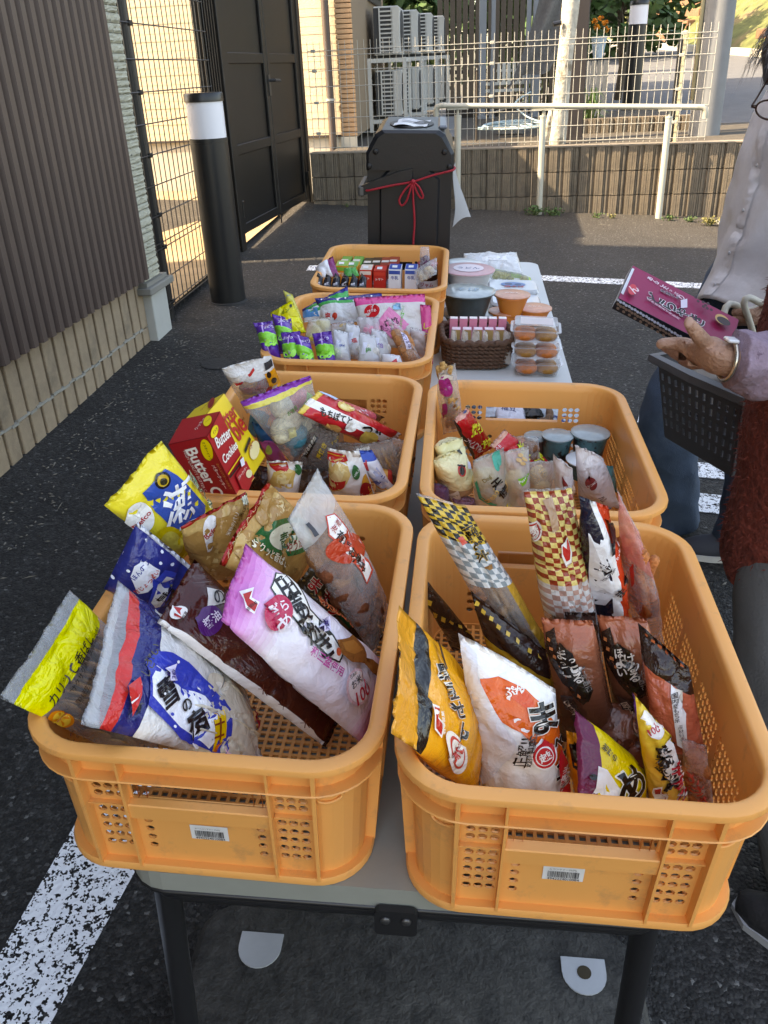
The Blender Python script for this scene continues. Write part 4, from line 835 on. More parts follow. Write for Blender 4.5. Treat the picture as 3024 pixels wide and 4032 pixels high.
def build_crate():
    o = empty('plastic_crate', (0, 0, 0))
    holes = []           # s0, s1, z0, z1
    for sd_ in (0, 2):   # short ends: hand slot, two blocks of round holes, single columns
        c = side_s(sd_)+C_LX/2
        holes.append((c-.070, c+.070, .109, .1365))
        for sg in (-1, 1):
            for k in range(3):
                for r in range(8):
                    z0 = (.030, .0435, .057, .0705, .084)[r] if r < 5 else (.1085, .1195, .1305)[r-5]; x = sg*(.0822+.0118*k) 
                    holes.append((c+x-.0048, c+x+.0046, z0, z0+.0084))
            for r in range(4): z0 = .030+.0135*r; holes.append((c+sg*.0595-.0045, c+sg*.0595+.0045, z0, z0+.0078))
    for sd_ in (1, 3):   # long sides: lattice of small slots in four panels
        s0 = side_s(sd_)
        for pn in range(4):
            a = s0+.012+pn*(C_LY-.006)/4
            for i in range(8):
                for r in range(9): z0 = .020+.0118*r; x = a+.006+i*.0100; holes.append((x, x+.0062, z0, z0+.0078))
    hs = sorted(set([round(h[0], 5) for h in holes]+[round(h[1], 5) for h in holes]))
    xs = [0.]
    for s in range(4):
        xs += [side_s(s), side_s(s)+(C_LX if s % 2 == 0 else C_LY)]; e = side_s(s)+(C_LX if s % 2 == 0 else C_LY); xs += [e+C_Q*k/6 for k in range(1, 7)]
    # one strip per side so short-end columns do not cut the long sides
    mb = MB(); th = .0026
    def put_cells(x_list, z_list, hl):
        for i in range(len(x_list)-1):
            x0, x1 = x_list[i], x_list[i+1]
            if x1-x0 < 1e-6: continue
            zz = sorted(set([0., CH-.004]+[z for h in hl if h[0]-1e-6 <= x0 and h[1]+1e-6 >= x1 for z in h[2:4]])); opens = [h for h in hl if h[0]-1e-6 <= x0 and h[1]+1e-6 >= x1]
            for z0, z1 in zip(zz, zz[1:]):
                hole = any(h[2]-1e-6 <= z0 and h[3]+1e-6 >= z1 for h in opens)
                q = [c_path(x0, z0), c_path(x1, z0), c_path(x1, z1), c_path(x0, z1)]; p = [c_path(x0, z0, -th), c_path(x1, z0, -th), c_path(x1, z1, -th), c_path(x0, z1, -th)]
                if not hole: mb.add(q, [(0, 1, 2, 3)]); mb.add(p, [(3, 2, 1, 0)])
                else:
                    mb.add(q+p, [(0, 4, 5, 1), (1, 5, 6, 2), (2, 6, 7, 3), (3, 7, 4, 0)])
                    if z1-z0 < .012:     # round the corners of small holes
                        def L4(A, B, C_, D, s_, t_): return A*(1-s_)*(1-t_)+B*s_*(1-t_)+C_*s_*t_+D*(1-s_)*t_
                        for rr_ in (q, p):
                            f_ = .3
                            for (s_, t_) in ((0, 0), (1, 0), (1, 1), (0, 1)):
                                a_ = L4(*rr_, s_, t_); b__ = L4(*rr_, abs(s_-f_), t_); c__ = L4(*rr_, s_, abs(t_-f_)); mb.add([a_, b__, c__], [(0, 1, 2)])
    for s in range(4):
        a, b_ = side_s(s), side_s(s)+(C_LX if s % 2 == 0 else C_LY); hl = [h for h in holes if a-1e-6 <= h[0] and h[1] <= b_+1e-6]
        put_cells(sorted(set([a, b_]+[h[0] for h in hl]+[h[1] for h in hl])), None, hl)
        put_cells([b_+C_Q*k/7 for k in range(8)], None, [])
    mb.build('wall', M_OR, o)
    # swept flanges
    ss = []
    for s in range(4): a = side_s(s); n_ = (C_LX if s % 2 == 0 else C_LY); ss += [a+n_*k/3 for k in range(3)]+[a+n_+C_Q*k/8 for k in range(8)]
    def sweep(prof, name):
        b = MB(); n_ = len(prof); N_ = len(ss)
        for s in ss:
            for (off, z) in prof:
                p = c_path(s, CH, off); b.v.append((p.x, p.y, z))
        b.f = [(i*n_+k, i*n_+(k+1) % n_, ((i+1) % N_)*n_+(k+1) % n_, ((i+1) % N_)*n_+k) for i in range(N_) for k in range(n_)]; b.f = [f[::-1] for f in b.f]; b.mi = [0]*len(b.f)
        return b.build(name, M_OR, o, True, angle=50)
    sweep([(-.0035, CH-.020), (-.0032, CH-.003), (-.0012, CH-.0006), (.002, CH), (.0115, CH-.0002), (.0142, CH-.0012), (.0150, CH-.0035), (.0148, CH-.0085), (.0130, CH-.0085), (.0122, CH-.004), (.0005, CH-.005), (.0, CH-.020)], 'rim')
    sweep([(-.004, CH-.0405), (-.004, CH-.0380), (.0105, CH-.0380), (.0115, CH-.0392), (.0105, CH-.0405)], 'flange')
    sweep([(-.014, .0005), (-.014, .010), (-.0005, .0105), (.0012, .007), (.0005, .0005)], 'foot_flange')
    # upright ribs
    ribs = [C_LX/2+x for x in (-.1165, -.074, .074, .1165)]; pos = []
    for sd_ in (0, 2): pos += [side_s(sd_)+x for x in ribs]
    for sd_ in (1, 3): pos += [side_s(sd_)+C_LY*k/4+(.003 if k == 0 else -.003 if k == 4 else 0) for k in range(5)]
    for s in pos:
        b = MB(); t_ = .0014; vsb = []
        for z in (.008, CH-.006):
            for off in (-.002, (.0125 if z > .1 else .0112)): vsb += [c_path(s-t_, z, off), c_path(s+t_, z, off)]
        b.add(vsb, [(0, 1, 3, 2), (4, 6, 7, 5), (0, 2, 6, 4), (1, 5, 7, 3), (2, 3, 7, 6), (0, 4, 5, 1)]); b.build('rib', M_OR, o)
    for sd_ in (0, 2):   # hand-slot ledge, panel line and bosses
        c = side_s(sd_)+C_LX/2; b = MB()
        def ring(s_): return [c_path(s_, .086, -.001), c_path(s_, .0875, .0095), c_path(s_, .1075, .0100), c_path(s_, .109, .0090), c_path(s_, .109, -.001)]
        b.loft([ring(c-.0725), ring(c+.0725)]); b.build('hand_ledge', M_OR, o)
        for sg in (-1, 1):
            b = MB(); b.loft([[c_path(c+sg*(.0765), .1010, -.001), c_path(c+sg*.0765, .1010, .006), c_path(c+sg*.0765, .1030, .006), c_path(c+sg*.0765, .1030, -.001)], [c_path(c+sg*.115, .1010, -.001), c_path(c+sg*.115, .1010, .006), c_path(c+sg*.115, .1030, .006), c_path(c+sg*.115, .1030, -.001)]]); b.build('panel_line', M_OR, o)
            b = MB(); pts = [c_path(c+sg*.129+cos(a)*.0105, .1285+sin(a)*.0062, .0012) for a in [2*pi*k/18 for k in range(18)]]; b.tube(pts, .0020, 6, closed=True); b.build('boss', M_OR, o, True)
    # floor lattice
    fx, fy = CW/2-.016-.012, CL/2-.016-.012
    b = MB(); nx, ny = 27, 40
    rc = .046; cl_ = lambda q, F, G: G-rc+sqrt(max(rc*rc-max(0, abs(q)-(F-rc))**2, 0))
    for i in range(1, nx): x = -fx+2*fx*i/nx; e_ = cl_(x, fx, fy); b.box((x-.0021, -e_, .004), (x+.0021, e_, .0075))
    for j in range(1, ny): y = -fy+2*fy*j/ny; e_ = cl_(y, fy, fx); b.box((-e_, y-.0021, .0035), (e_, y+.0021, .0070))
    b.build('floor_lattice', M_OR, o)
    return o
def sticker(crate, x, z, w_, h_, line):
    """barcode sticker on the near end of a crate"""
    n_ = V((0, -1, 0)); A, B = c_path(C_LX/2+x, z-h_/2, .0008), c_path(C_LX/2+x, z+h_/2, .0008); up = (B-A).normalized(); ux = V((1, 0, 0)); nn = ux.cross(up)
    st_ = MB(); st_.add([A-ux*w_/2, A+ux*w_/2, A+ux*w_/2+up*h_, A-ux*w_/2+up*h_], [(0, 1, 2, 3)]); so = st_.build('barcode_sticker', mat('sticker', (.74, .73, .70), .5), crate)
    pr = Print(lambda u, v, off: A-ux*w_/2+ux*u*w_+up*v*h_+nn*(off-.0005), w_, h_); rnd = random.Random(4); xx = .12*w_
    while xx < .88*w_:
        q = rnd.choice((.0004, .0006, .0009)); pr.do(('poly', [(xx, .24*h_), (xx+q, .24*h_), (xx+q, .66*h_), (xx, .66*h_)], '#151515')); pr.k = 1; xx += q+rnd.choice((.0004, .0006, .0009))
    pr.do(('txt', '4942224010084', (.12*w_, .13*h_), (.9*w_, .13*h_), '#202020', None, 0.01)); pr.do(('txt', line, (.14*w_, .82*h_), (.80*w_, .82*h_), '#303030', None, 0)); pr.finish(so, M_CARD)
crate0 = build_crate()
CRATES = [(-.230, .811, -1.0, 'orange crate of rice crackers with a bare patch of lattice floor, beside the chipped line', 'a'), (.145, .790, -.6, 'orange crate of checker-wrapped snacks beside the grey trousers', 'b'), (-.240, 1.328, -1.0, 'orange crate holding the butter cookie boxes', 'c'),
          (.142, 1.312, .3, 'orange crate holding the bread packs and teal cups', 'd'), (-.222, 1.893, -.5, 'orange crate of candy packs with lime and purple wrappers', 'e'), (-.205, 2.440, .3, 'orange crate of drink cartons in front of the black container', 'f')]
CRO = []
for i, (x, y, rz, lb, _) in enumerate(CRATES):
    c = crate0 if i == 0 else clone(crate0); loc, R = TF(x, y, .7005, rz); Mx = R.to_4x4(); Mx.translation = loc; c.matrix_world = Mx; CRO.append(c)
    tag(c, lb, 'crate', 'orange plastic crates on the tables')
sticker(CRO[0], .004, .062, .040, .0225, 'ホームコンテナー 25(M)'); sticker(CRO[1], -.012, .066, .040, .0225, 'ムコンテナー25(M)')
# ================================================================ GOODS
make_bag({'name':'cracker_bag','label':'clear cracker bag with a wide yellow header leaning over the crate edge','t':.06,'c':'#e8e0d0','a':.04,'bands':[('v',.76,.93,'#f7ee12',1.0),('v',.93,1.0,'#e6e8ea',.1)],'seal':(.04,.12),'C':[(-.303,.6595,.7634),(-.3229,.7994,.77),(-.3613,.6846,1.0004),(-.3739,.536,.9748)],'seed':1,'ink':[('txt','カリッと香ばし',(-.0601,.1899),(.0327,.1902),'#3a3026',None,.02),('txt','サクサク黒糖 生姜と水飴',(-.0342,.177),(.0494,.1874),'#3a3026',None,.0),('txt','黒糖生姜せん',(-.0391,.1636),(.0066,.1691),'#5a4030',None,0),('ell',(-.0598,.1671),(.0088,-.0077),(.0022,-.0141),'#ef8a1c'),('ell',(-.0598,.1671),(.0063,-.0054),(.0007,-.0103),'#f7c23a'),('txt','Cosmos',(-.0632,.1673),(-.0525,.165),'#c8331e',None,.01)],'fill':[('disc',14,.036,'#c09058',(.06,.94,.14,.36)),('disc',14,.036,'#b08048',(.06,.94,.38,.52)),('disc',14,.034,'#a87a44',(.08,.92,.56,.68))]})
make_bag({'name':'rice_cracker_bag','label':'white rice cracker bag with a navy and red band and a blue snow panel','t':.075,'c':'#f6f4f0','a':.86,'crk':(18,.024,('#ddd2bc','#f0e8d8','#e8dec8'),.05,.42),'bands':[('v',.925,1.0,'#e6e8ec',.25),('v',.885,.925,'#d8322c',1.0),('v',.872,.885,'#f0eeee',1.0),('v',.765,.872,'#232a6e',1.0)],'seal':(.04,.05),'C':[(-.1656,.6637,.7657),(-.2091,.7634,.8067),(-.3103,.6927,1.0085),(-.2792,.503,.9743)],'seed':2,'ink':[('poly',[(.0386,.2126),(.0541,.2044),(.0616,.1847),(.0626,.1603),(.0552,.129),(.0479,.1002),(.0393,.0886),(-.0078,.0768),(-.0098,.0892),(-.0131,.1461),(-.0001,.2002)],'#2a3fb0'),('poly',[(.039,.2008),(.041,.1859),(.0334,.1611),(.0353,.1313),(.0291,.1127),(.0005,.1018),(-.0099,.1064),(-.0048,.1537),(.0083,.1996),(.0238,.2057)],'#f6f7fb'),('poly',[(.0205,.1189),(.0355,.1005),(-.0042,.0867),(-.0101,.1)],'#f2c21c'),('poly',[(.0107,.1127),(.02,.0989),(.0179,.0982),(.0089,.1119)],'#8a3a18'),('poly',[(-.0002,.1074),(.0077,.0948),(.0059,.0938),(-.0017,.1062)],'#8a3a18'),('poly',[(.0262,.1112),(.0283,.1086),(-.0067,.0934),(-.0076,.0953)],'#8a3a18'),('poly',[(-.0063,.101),(.0005,.093),(-.0053,.0887),(-.0098,.0988)],'#e06a1a'),('txt','雪',(.0079,.1899),(.0296,.1733),'#14141c',None,.05),('txt','の',(.0112,.1576),(.0219,.149),'#14141c',None,.06),('txt','宿',(-.0043,.1437),(.0139,.1272),'#14141c',None,.05),('ell',(.0294,.156),(.0018,-.0015),(-.001,-.0017),'#3e53bd'),('ell',(.0011,.171),(.0014,-.0013),(-.0007,-.002),'#3e53bd'),('ell',(.042,.1394),(.0019,-.0022),(-.0008,-.0017),'#f6f7fb'),('ell',(.0522,.1788),(.0017,-.0016),(-.001,-.0011),'#f6f7fb'),('ell',(.0133,.1887),(.001,-.0009),(-.0006,-.0011),'#f6f7fb'),('ell',(-.0125,.1265),(.0009,-.0012),(-.0004,-.0025),'#f6f7fb'),('ell',(-.0076,.1641),(.001,-.001),(-.0005,-.0018),'#f6f7fb'),('poly',[(.0047,.2282),(.018,.2195),(.0054,.2126),(-.0158,.2167)],'#d8322c'),('poly',[(-.0015,.2247),(.0126,.2169),(.0113,.2162),(-.003,.2237)],'#f4ece8'),('poly',[(-.0065,.2225),(.007,.2145),(.006,.2139),(-.0078,.2215)],'#f4ece8'),('txt','三幸',(-.0148,.2128),(-.0002,.2079),'#40404a',None,.02),('txt','しさぱい',(.0204,.2158),(.0568,.2062),'#4a4438',None,.03),('txt','20',(.0754,.0057),(.1054,.0026),'#c8283c',None,.02),('txt','10',(.0682,.0026),(.0893,.0026),'#c8283c',None,.0),('poly',[(.0409,.1927),(.0465,.1834),(.0299,.1793),(.025,.1883)],'#ded6f0'),('txt','360',(.0287,.1842),(.0403,.1877),'#4a3a80',None,.01),('ell',(-.0087,.081),(.0029,-.0231),(-.0005,.0037),'#c02858'),('txt','蔓る',(-.0096,.0879),(-.0075,.071),'#f2c8d8',None,.01)],'fill':[('disc',17,.046,'#e2d6bc',(.04,.96,.1,.6)),('disc',13,.044,'#ece4d0',(.06,.94,.35,.72)),('disc',11,.044,'#d8c8a6',(.1,.9,.08,.35))]})
make_bag({'name':'rice_cracker_bag','label':'navy rice cracker bag with white snow dots and salty-sweet lettering','t':.06,'c':'#26307c','a':1.0,'seal':(.04,.06),'bands':[('v',.955,1.0,'#d6d8e0',1.0)],'C':[(-.3625,.7596,.9534),(-.3371,.8258,.8499),(-.2675,.8172,.9467),(-.3157,.783,1.0325)],'seed':3,'ink':[('poly',[(-.0054,.0394),(-.0148,.0527),(-.0141,.0667),(-.0008,.0683),(.0099,.0702),(.0191,.0573),(.0232,.0412),(.0198,.0298)],'#f4f4fa'),('txt','ほんのり',(-.0018,.0391),(-.0097,.0676),'#2b3590',None,.03),('txt','甘じょっぱい',(.0163,.0283),(.0077,.0688),'#d04438',None,.03),('poly',[(.0377,.0308),(.0139,.0577),(.0149,.0729),(.0349,.0774),(.0507,.0549),(.0733,.022)],'#3047b8'),('poly',[(.0401,.0333),(.0233,.054),(.0235,.0684),(.0365,.0712),(.0473,.0534),(.0623,.0287)],'#f4f6fb'),('txt','雪',(.0488,.0403),(.0475,.0631),'#14141c',None,.03),('ell',(-.0211,.04),(-.0011,.002),(.0002,-.0003),'#e8ecf8'),('ell',(-.0288,.054),(-.0013,.0023),(.0,-.0001),'#e8ecf8'),('ell',(-.027,.0812),(.0013,.0013),(.0018,-.0006),'#e8ecf8'),('ell',(-.0023,.0834),(.002,.001),(.0019,-.0006),'#e8ecf8'),('ell',(.0385,.0169),(-.0004,.0022),(.0034,-.0013),'#e8ecf8'),('ell',(.0028,.0755),(.0014,.0014),(.002,-.0006),'#e8ecf8'),('ell',(-.0135,.0447),(.0002,.0019),(.0018,-.0005),'#e8ecf8'),('ell',(.0192,.0804),(.0019,.0012),(.0022,-.0006),'#e8ecf8'),('ell',(-.0337,.0909),(.0012,.0006),(.0024,-.0009),'#e8ecf8'),('ell',(-.01,.0236),(-.0002,.0021),(.0015,-.0004),'#e8ecf8')]})
make_bag({'name':'snack_bag','label':'yellow and blue salt snack bag with a gold emblem','t':.05,'c':'#f0dc3c','a':1.0,'seal':(.03,.05),'C':[(-.3119,.8834,.9112),(-.2786,.9562,.9529),(-.3056,.875,1.0959),(-.3553,.7903,1.0495)],'seed':4,'ink':[('poly',[(.0181,.1445),(.044,.1455),(.0578,.1428),(.0645,.122),(.0705,.0891),(.0833,.0334),(.0679,.0348),(.0347,.0481),(.0175,.0737),(.0142,.112)],'#2450a8'),('ell',(.0453,.1365),(.0091,-.007),(-.0056,-.0085),'#14161a'),('ell',(.0453,.1365),(.0066,-.005),(-.004,-.0059),'#c8a32a'),('ell',(.0449,.1352),(.0043,-.0031),(-.0021,-.0036),'#2a2a18'),('txt','瀬',(.0215,.1033),(.0707,.0791),'#f6f8fc',None,.03),('txt','一',(.0248,.0626),(.0643,.0398),'#f6f8fc',None,.02),('ell',(-.0036,.1203),(.0155,-.0031),(-.0058,-.0237),'#f6f4ee'),('poly',[(-.0059,.1354),(-.0075,.1089),(-.0129,.1087)],'#f6f4ee'),('txt','Befco',(-.0135,.1146),(.0092,.1204),'#c0282c',None,.03),('ell',(.0058,.053),(.0172,-.0134),(-.0064,-.0316),'#e2c21c'),('ell',(.0058,.053),(.012,-.0094),(-.0056,-.0223),'#f4e060'),('txt','広島レモン味',(.08,.1025),(.0954,.0217),'#2a6a50','#f4f2c0',.01)]})
make_bag({'name':'cracker_bag','label':'tan bean cracker bag with a white teardrop logo and red seal','t':.05,'c':'#d2aa68','a':1.0,'seal':(.03,.07),'crk':(26,.02,('#b88a4c','#d8b272','#e2c48a','#cca05e')),'bands':[('v',.93,1.0,'#b8241e',1.0)],'C':[(-.2985,.8917,.881),(-.2191,.8802,.8971),(-.2145,.8972,1.0128),(-.2778,.8148,1.0071)],'seed':5,'ink':[('ell',(.0437,.104),(.0095,-.0013),(-.0033,-.0143),'#f4f0ea'),('poly',[(.034,.1033),(.0509,.0973),(.0311,.0722)],'#f4f0ea'),('txt','Befco',(.0345,.0996),(.0523,.1062),'#c0282c',None,.03),('ell',(.0925,.1104),(.0005,.0115),(-.0018,-.015),'#1d6a3c'),('txt','青',(.0922,.1101),(.093,.1219),'#e8f0d8',None,.02),('txt','サクと香ばし',(.0674,.0933),(.091,.1129),'#5a3a18',None,.01),('txt','米粉のパリ',(.0593,.0912),(.0764,.1099),'#f0e6d0',None,.01)]})
make_bag({'name':'cracker_bag','label':'tan laver cracker bag with a green round emblem and red saw-toothed edge','t':.055,'c':'#cda260','a':1.0,'seal':(.03,.08),'crk':(30,.022,('#b88a4c','#d8b272','#e6ca94','#cca05e')),'bands':[('v',.92,1.0,'#b8241e',1.0)],'C':[(-.172,.9055,.846),(-.1459,.9891,.9084),(-.1822,.8854,1.036),(-.2144,.7476,.9966)],'seed':6,'ink':[('ell',(.0374,.098),(.0539,-.0539),(-.0054,-.0303),'#1f6a3a'),('ell',(.0374,.098),(.0373,-.0367),(-.0044,-.0216),'#e8e4c8'),('txt','青のり',(.0143,.1151),(.0651,.0754),'#1f5a34',None,.04),('txt','やうが',(.0183,.097),(.0556,.0691),'#a02020',None,.02),('txt','JAPANESE JAPONAIS',(-.0551,.1808),(.04,.1808),'#f0e0b0',None,0),('txt','サクッと香ばし',(-.0211,.1598),(.0058,.0813),'#fff6d8','#8a5a20',.02)]})
make_bag({'name':'cracker_bag','label':'dark brown soy cracker bag with a star pattern and a purple circle','t':.055,'c':'#4c1e16','a':1.0,'seal':(.04,.045),'bands':[('u',0,.1,'#ece6e0',1.0),('v',0,.03,'#3a1410',1.0)],'C':[(-.1014,.7092,.7598),(-.0804,.7668,.7763),(-.2451,.7552,.9983),(-.2615,.6612,.9751)],'seed':7,'ink':[('poly',[(.0485,.2464),(.0617,.224),(.0493,.2185),(.0301,.2349)],'#e6e2da'),('ell',(.009,.2602),(.007,-.0073),(-.0048,-.0044),'#f2eee8'),('poly',[(.012,.2688),(.0144,.252),(.007,.2519),(.0052,.2678)],'#f2eee8'),('poly',[(.0113,.2676),(.0151,.2577),(.0056,.2544),(.0036,.2613)],'#c02a24'),('txt','岩塚製菓',(-.0027,.2537),(.0134,.2522),'#402018',None,.01),('ell',(.0192,.2267),(.0121,-.0096),(-.0108,-.0103),'#54226a'),('txt','醤油',(.0104,.2296),(.0314,.2216),'#e8dcee',None,.03),('txt','の',(.0408,.2338),(.0544,.2257),'#14141c',None,.04),('poly',[(.0018,.2037),(.0062,.1956),(.0059,.1952),(.0015,.2034)],'#6a3428'),('poly',[(-.0005,.17),(.0038,.1619),(.0034,.1615),(-.0008,.1696)],'#6a3428'),('poly',[(-.0009,.132),(.0035,.1238),(.0032,.1233),(-.0012,.1315)],'#6a3428'),('poly',[(.0008,.0993),(.0057,.0907),(.0053,.0903),(.0005,.0988)],'#6a3428'),('poly',[(.0014,.0576),(.007,.0483),(.0066,.0479),(.001,.057)],'#6a3428'),('poly',[(.0124,.1684),(.0177,.1595),(.0173,.1592),(.012,.168)],'#6a3428'),('poly',[(.0118,.1266),(.0177,.1173),(.0172,.117),(.0114,.1262)],'#6a3428'),('poly',[(.0069,.2029),(.0074,.2022),(.0013,.1961),(.0009,.1968)],'#6a3428'),('poly',[(.0043,.1696),(.0047,.1689),(-.0008,.1619),(-.0012,.1626)],'#6a3428'),('poly',[(.0038,.132),(.0043,.1313),(-.001,.1235),(-.0014,.1241)],'#6a3428'),('poly',[(.0059,.0993),(.0064,.0986),(.0007,.0904),(.0003,.0911)],'#6a3428'),('poly',[(.007,.0576),(.0075,.0568),(.0014,.0481),(.0009,.0489)],'#6a3428'),('poly',[(.0183,.1671),(.0188,.1664),(.012,.1605),(.0115,.1612)],'#6a3428'),('poly',[(.0179,.1255),(.0185,.1247),(.0117,.1181),(.0112,.1189)],'#6a3428'),('poly',[(.0046,.2058),(.005,.2051),(.0036,.1933),(.0032,.194)],'#6a3428'),('poly',[(.002,.1725),(.0024,.1718),(.0013,.1592),(.0009,.1599)],'#6a3428'),('poly',[(.0015,.1348),(.0019,.1341),(.0011,.1208),(.0007,.1215)],'#6a3428'),('poly',[(.0034,.1023),(.0038,.1016),(.0031,.0877),(.0027,.0884)],'#6a3428'),('poly',[(.0041,.0607),(.0046,.06),(.0041,.0451),(.0036,.0459)],'#6a3428'),('poly',[(.0154,.1703),(.016,.1696),(.0147,.1573),(.0142,.1581)],'#6a3428'),('poly',[(.0149,.1288),(.0155,.128),(.0146,.1149),(.0141,.1157)],'#6a3428')]})
make_bag({'name':'cracker_bag','label':'pink and white coarse-sugar cracker bag with a pink crimped top','t':.065,'c':'#f2ecf2','a':1.0,'grad':[(0,'#b83a86'),(.06,'#d88ac0'),(.17,'#f2eaf2'),(.72,'#f6f0f5'),(.9,'#e69ad2'),(.945,'#d070b8'),(1.0,'#b84a9a')],'seal':(.035,.065),'C':[(-.0492,.7014,.7672),(-.0291,.804,.8106),(-.1793,.7462,1.0251),(-.1868,.6448,.9912)],'seed':8,'ink':[('poly',[(.0738,.229),(.0992,.226),(.1132,.1943),(.0821,.1713),(.08,.1344),(.062,.1057),(.047,.1089),(.0424,.1274),(.05,.1729),(.059,.2087)],'#26322e'),('poly',[(.0749,.2274),(.0974,.2246),(.1122,.1986),(.0791,.173),(.0769,.1363),(.0603,.1085),(.0481,.1114),(.0444,.1276),(.052,.1722),(.0614,.2081)],'#f6f3ea'),('txt','田',(.0772,.2157),(.1006,.1992),'#15161a',None,.05),('txt','舎',(.0654,.203),(.0879,.1869),'#15161a',None,.045),('txt','の',(.0628,.1879),(.0793,.177),'#15161a',None,.05),('txt','お',(.0505,.18),(.0692,.1665),'#15161a',None,.05),('txt','か',(.0454,.1662),(.0649,.152),'#15161a',None,.05),('txt','き',(.0421,.1464),(.062,.1325),'#15161a',None,.05),('ell',(.0503,.2109),(.0147,-.0126),(-.0164,-.0099),'#c8244e'),('txt','ざら',(.0446,.2201),(.0647,.2062),'#f6e8ee',None,.03),('txt','め',(.0395,.2031),(.0515,.1951),'#f6e8ee',None,.03),('poly',[(.0523,.2508),(.0609,.2447),(.0479,.2436),(.0475,.2355),(.0329,.2354),(.0339,.2451)],'#f6f2f0'),('poly',[(.0485,.2493),(.056,.245),(.0458,.245),(.0447,.2363),(.0349,.2364),(.0366,.2449)],'#c02a24'),('txt','岩塚製菓',(.0329,.2439),(.0461,.2379),'#502018',None,.01),('txt','和三盆使用',(.0359,.1569),(.0377,.1033),'#c8529c',None,.04),('poly',[(.0661,.126),(.087,.0997),(.0864,.076),(.0798,.0641),(.0889,.0196),(.0743,.0278),(.0668,.0545),(.0703,.068),(.0551,.0954),(.0542,.1157)],'#8a5226'),('poly',[(.0683,.1172),(.0822,.0997),(.0794,.0811),(.0658,.0942),(.0609,.1102)],'#a86a30'),('ell',(.0384,.0723),(.0138,-.0183),(-.0136,-.0142),'#e8c8d0'),('ell',(.0384,.0723),(.0116,-.0157),(-.012,-.0121),'#f6f0f2'),('txt','日本の',(.038,.0919),(.0487,.0843),'#30302e',None,.01),('txt','お米',(.0313,.0848),(.0476,.0754),'#30302e',None,.02),('txt','100',(.0247,.0693),(.0476,.0563),'#c83a4a',None,.03),('txt','糖大粒ふうき',(.0984,.1622),(.1098,.0912),'#c85a2a',None,.03),('poly',[(.0759,.1564),(.088,.1443),(.0708,.1401),(.0617,.1506)],'#ded6f0'),('txt','330',(.0669,.1461),(.079,.1492),'#4a3a80',None,.01),('ell',(.051,.1236),(.003,-.0023),(-.0024,-.003),'#c04a2a')]})
make_bag({'name':'cracker_bag','label':'clear bag of brown rice crackers with a white and red paper label','t':.065,'c':'#d8cec4','a':.1,'seal':(.04,.1),'bands':[('v',.8,1.0,'#dcdad6',.42)],'C':[(-.0516,.8351,.7979),(-.0361,.9056,.8402),(-.1121,.8687,1.0623),(-.1421,.8006,1.0257)],'seed':9,'ink':[('poly',[(.0878,.1997),(.0987,.19),(.083,.0897),(.0581,.0933),(.0628,.1297),(.0684,.1852)],'#c8402c'),('poly',[(.088,.1978),(.0965,.1899),(.0794,.0955),(.06,.0962),(.0649,.1293),(.0706,.1848)],'#f2ece6'),('ell',(.0785,.1446),(.0284,-.0281),(-.0096,-.0185),'#c03a20'),('txt','有明お摘み',(.0776,.1776),(.068,.1105),'#2a1a18',None,.05),('txt','海老',(.075,.1839),(.0935,.1816),'#b03020',None,.01),('poly',[(.0714,.2101),(.0637,.1944),(.0584,.1966),(.0664,.2108)],'#3a3a3e')],'fill':[('lump',34,.022,'#7a3f1c',(.12,.88,.06,.6)),('lump',10,.02,'#a06a3a',(.2,.8,.5,.72))]})
make_bag({'name':'cracker_bag','label':'dark glazed cracker bag with red lettering tucked under the pink bag','t':.045,'c':'#58442a','a':1.0,'crk':(14,.018,('#3a2a18','#8a6a30','#7a5224')),'C':[(-.0661,.8699,.7749),(-.0451,.907,.7855),(-.1281,.8826,.9233),(-.1518,.8285,.9121)],'seed':10,'ink':[('txt','ままう',(-.0115,.1489),(-.0088,.0936),'#b02820','#e8d8b0',.05),('poly',[(-.0044,.0874),(-.0011,.0623),(-.0075,.0637),(-.0098,.0837)],'#1d4a2a')]})
make_bag({'name':'cracker_bag','label':'orange soy cracker bag with a crimped side seal and black brush lettering','t':.075,'c':'#f09a12','a':1.0,'grad':[(0,'#e8860c'),(.5,'#f2a41c'),(1.0,'#f0a232')],'seal':(.04,.22),'bands':[('v',.74,.785,'#181410',1.0)],'C':[(.0845,.6358,.7588),(.0658,.756,.8296),(.0021,.6474,1.0132),(.0038,.5001,.9771)],'seed':11,'ink':[('col','黒豆せん',(.0818,.1606),(.011,.12),'#15110c','#f4ead8',.05),('poly',[(.0238,.1802),(.0246,.1715),(.0129,.1731),(.0109,.1631),(-.0031,.1627),(.0002,.1752)],'#f6ece0'),('poly',[(.0212,.1786),(.0218,.1719),(.0117,.1738),(.009,.1648),(-.001,.165),(.002,.174)],'#c4281c'),('txt','岩塚製菓',(.0008,.1618),(.0209,.1686),'#f6f0e4',None,.01),('ell',(-.0015,.1277),(.009,-.0107),(-.0072,-.0291),'#f4e8d8'),('ell',(-.0015,.1277),(.0065,-.0076),(-.0061,-.0209),'#d84a3a'),('ell',(-.0018,.1273),(.0053,-.0061),(-.005,-.017),'#f4e8d8'),('txt','米',(-.0065,.1319),(.0051,.1229),'#c03020',None,.02),('poly',[(.1027,.1671),(.1066,.1611),(.0758,.1551),(.0721,.1593)],'#4a2a10')]})
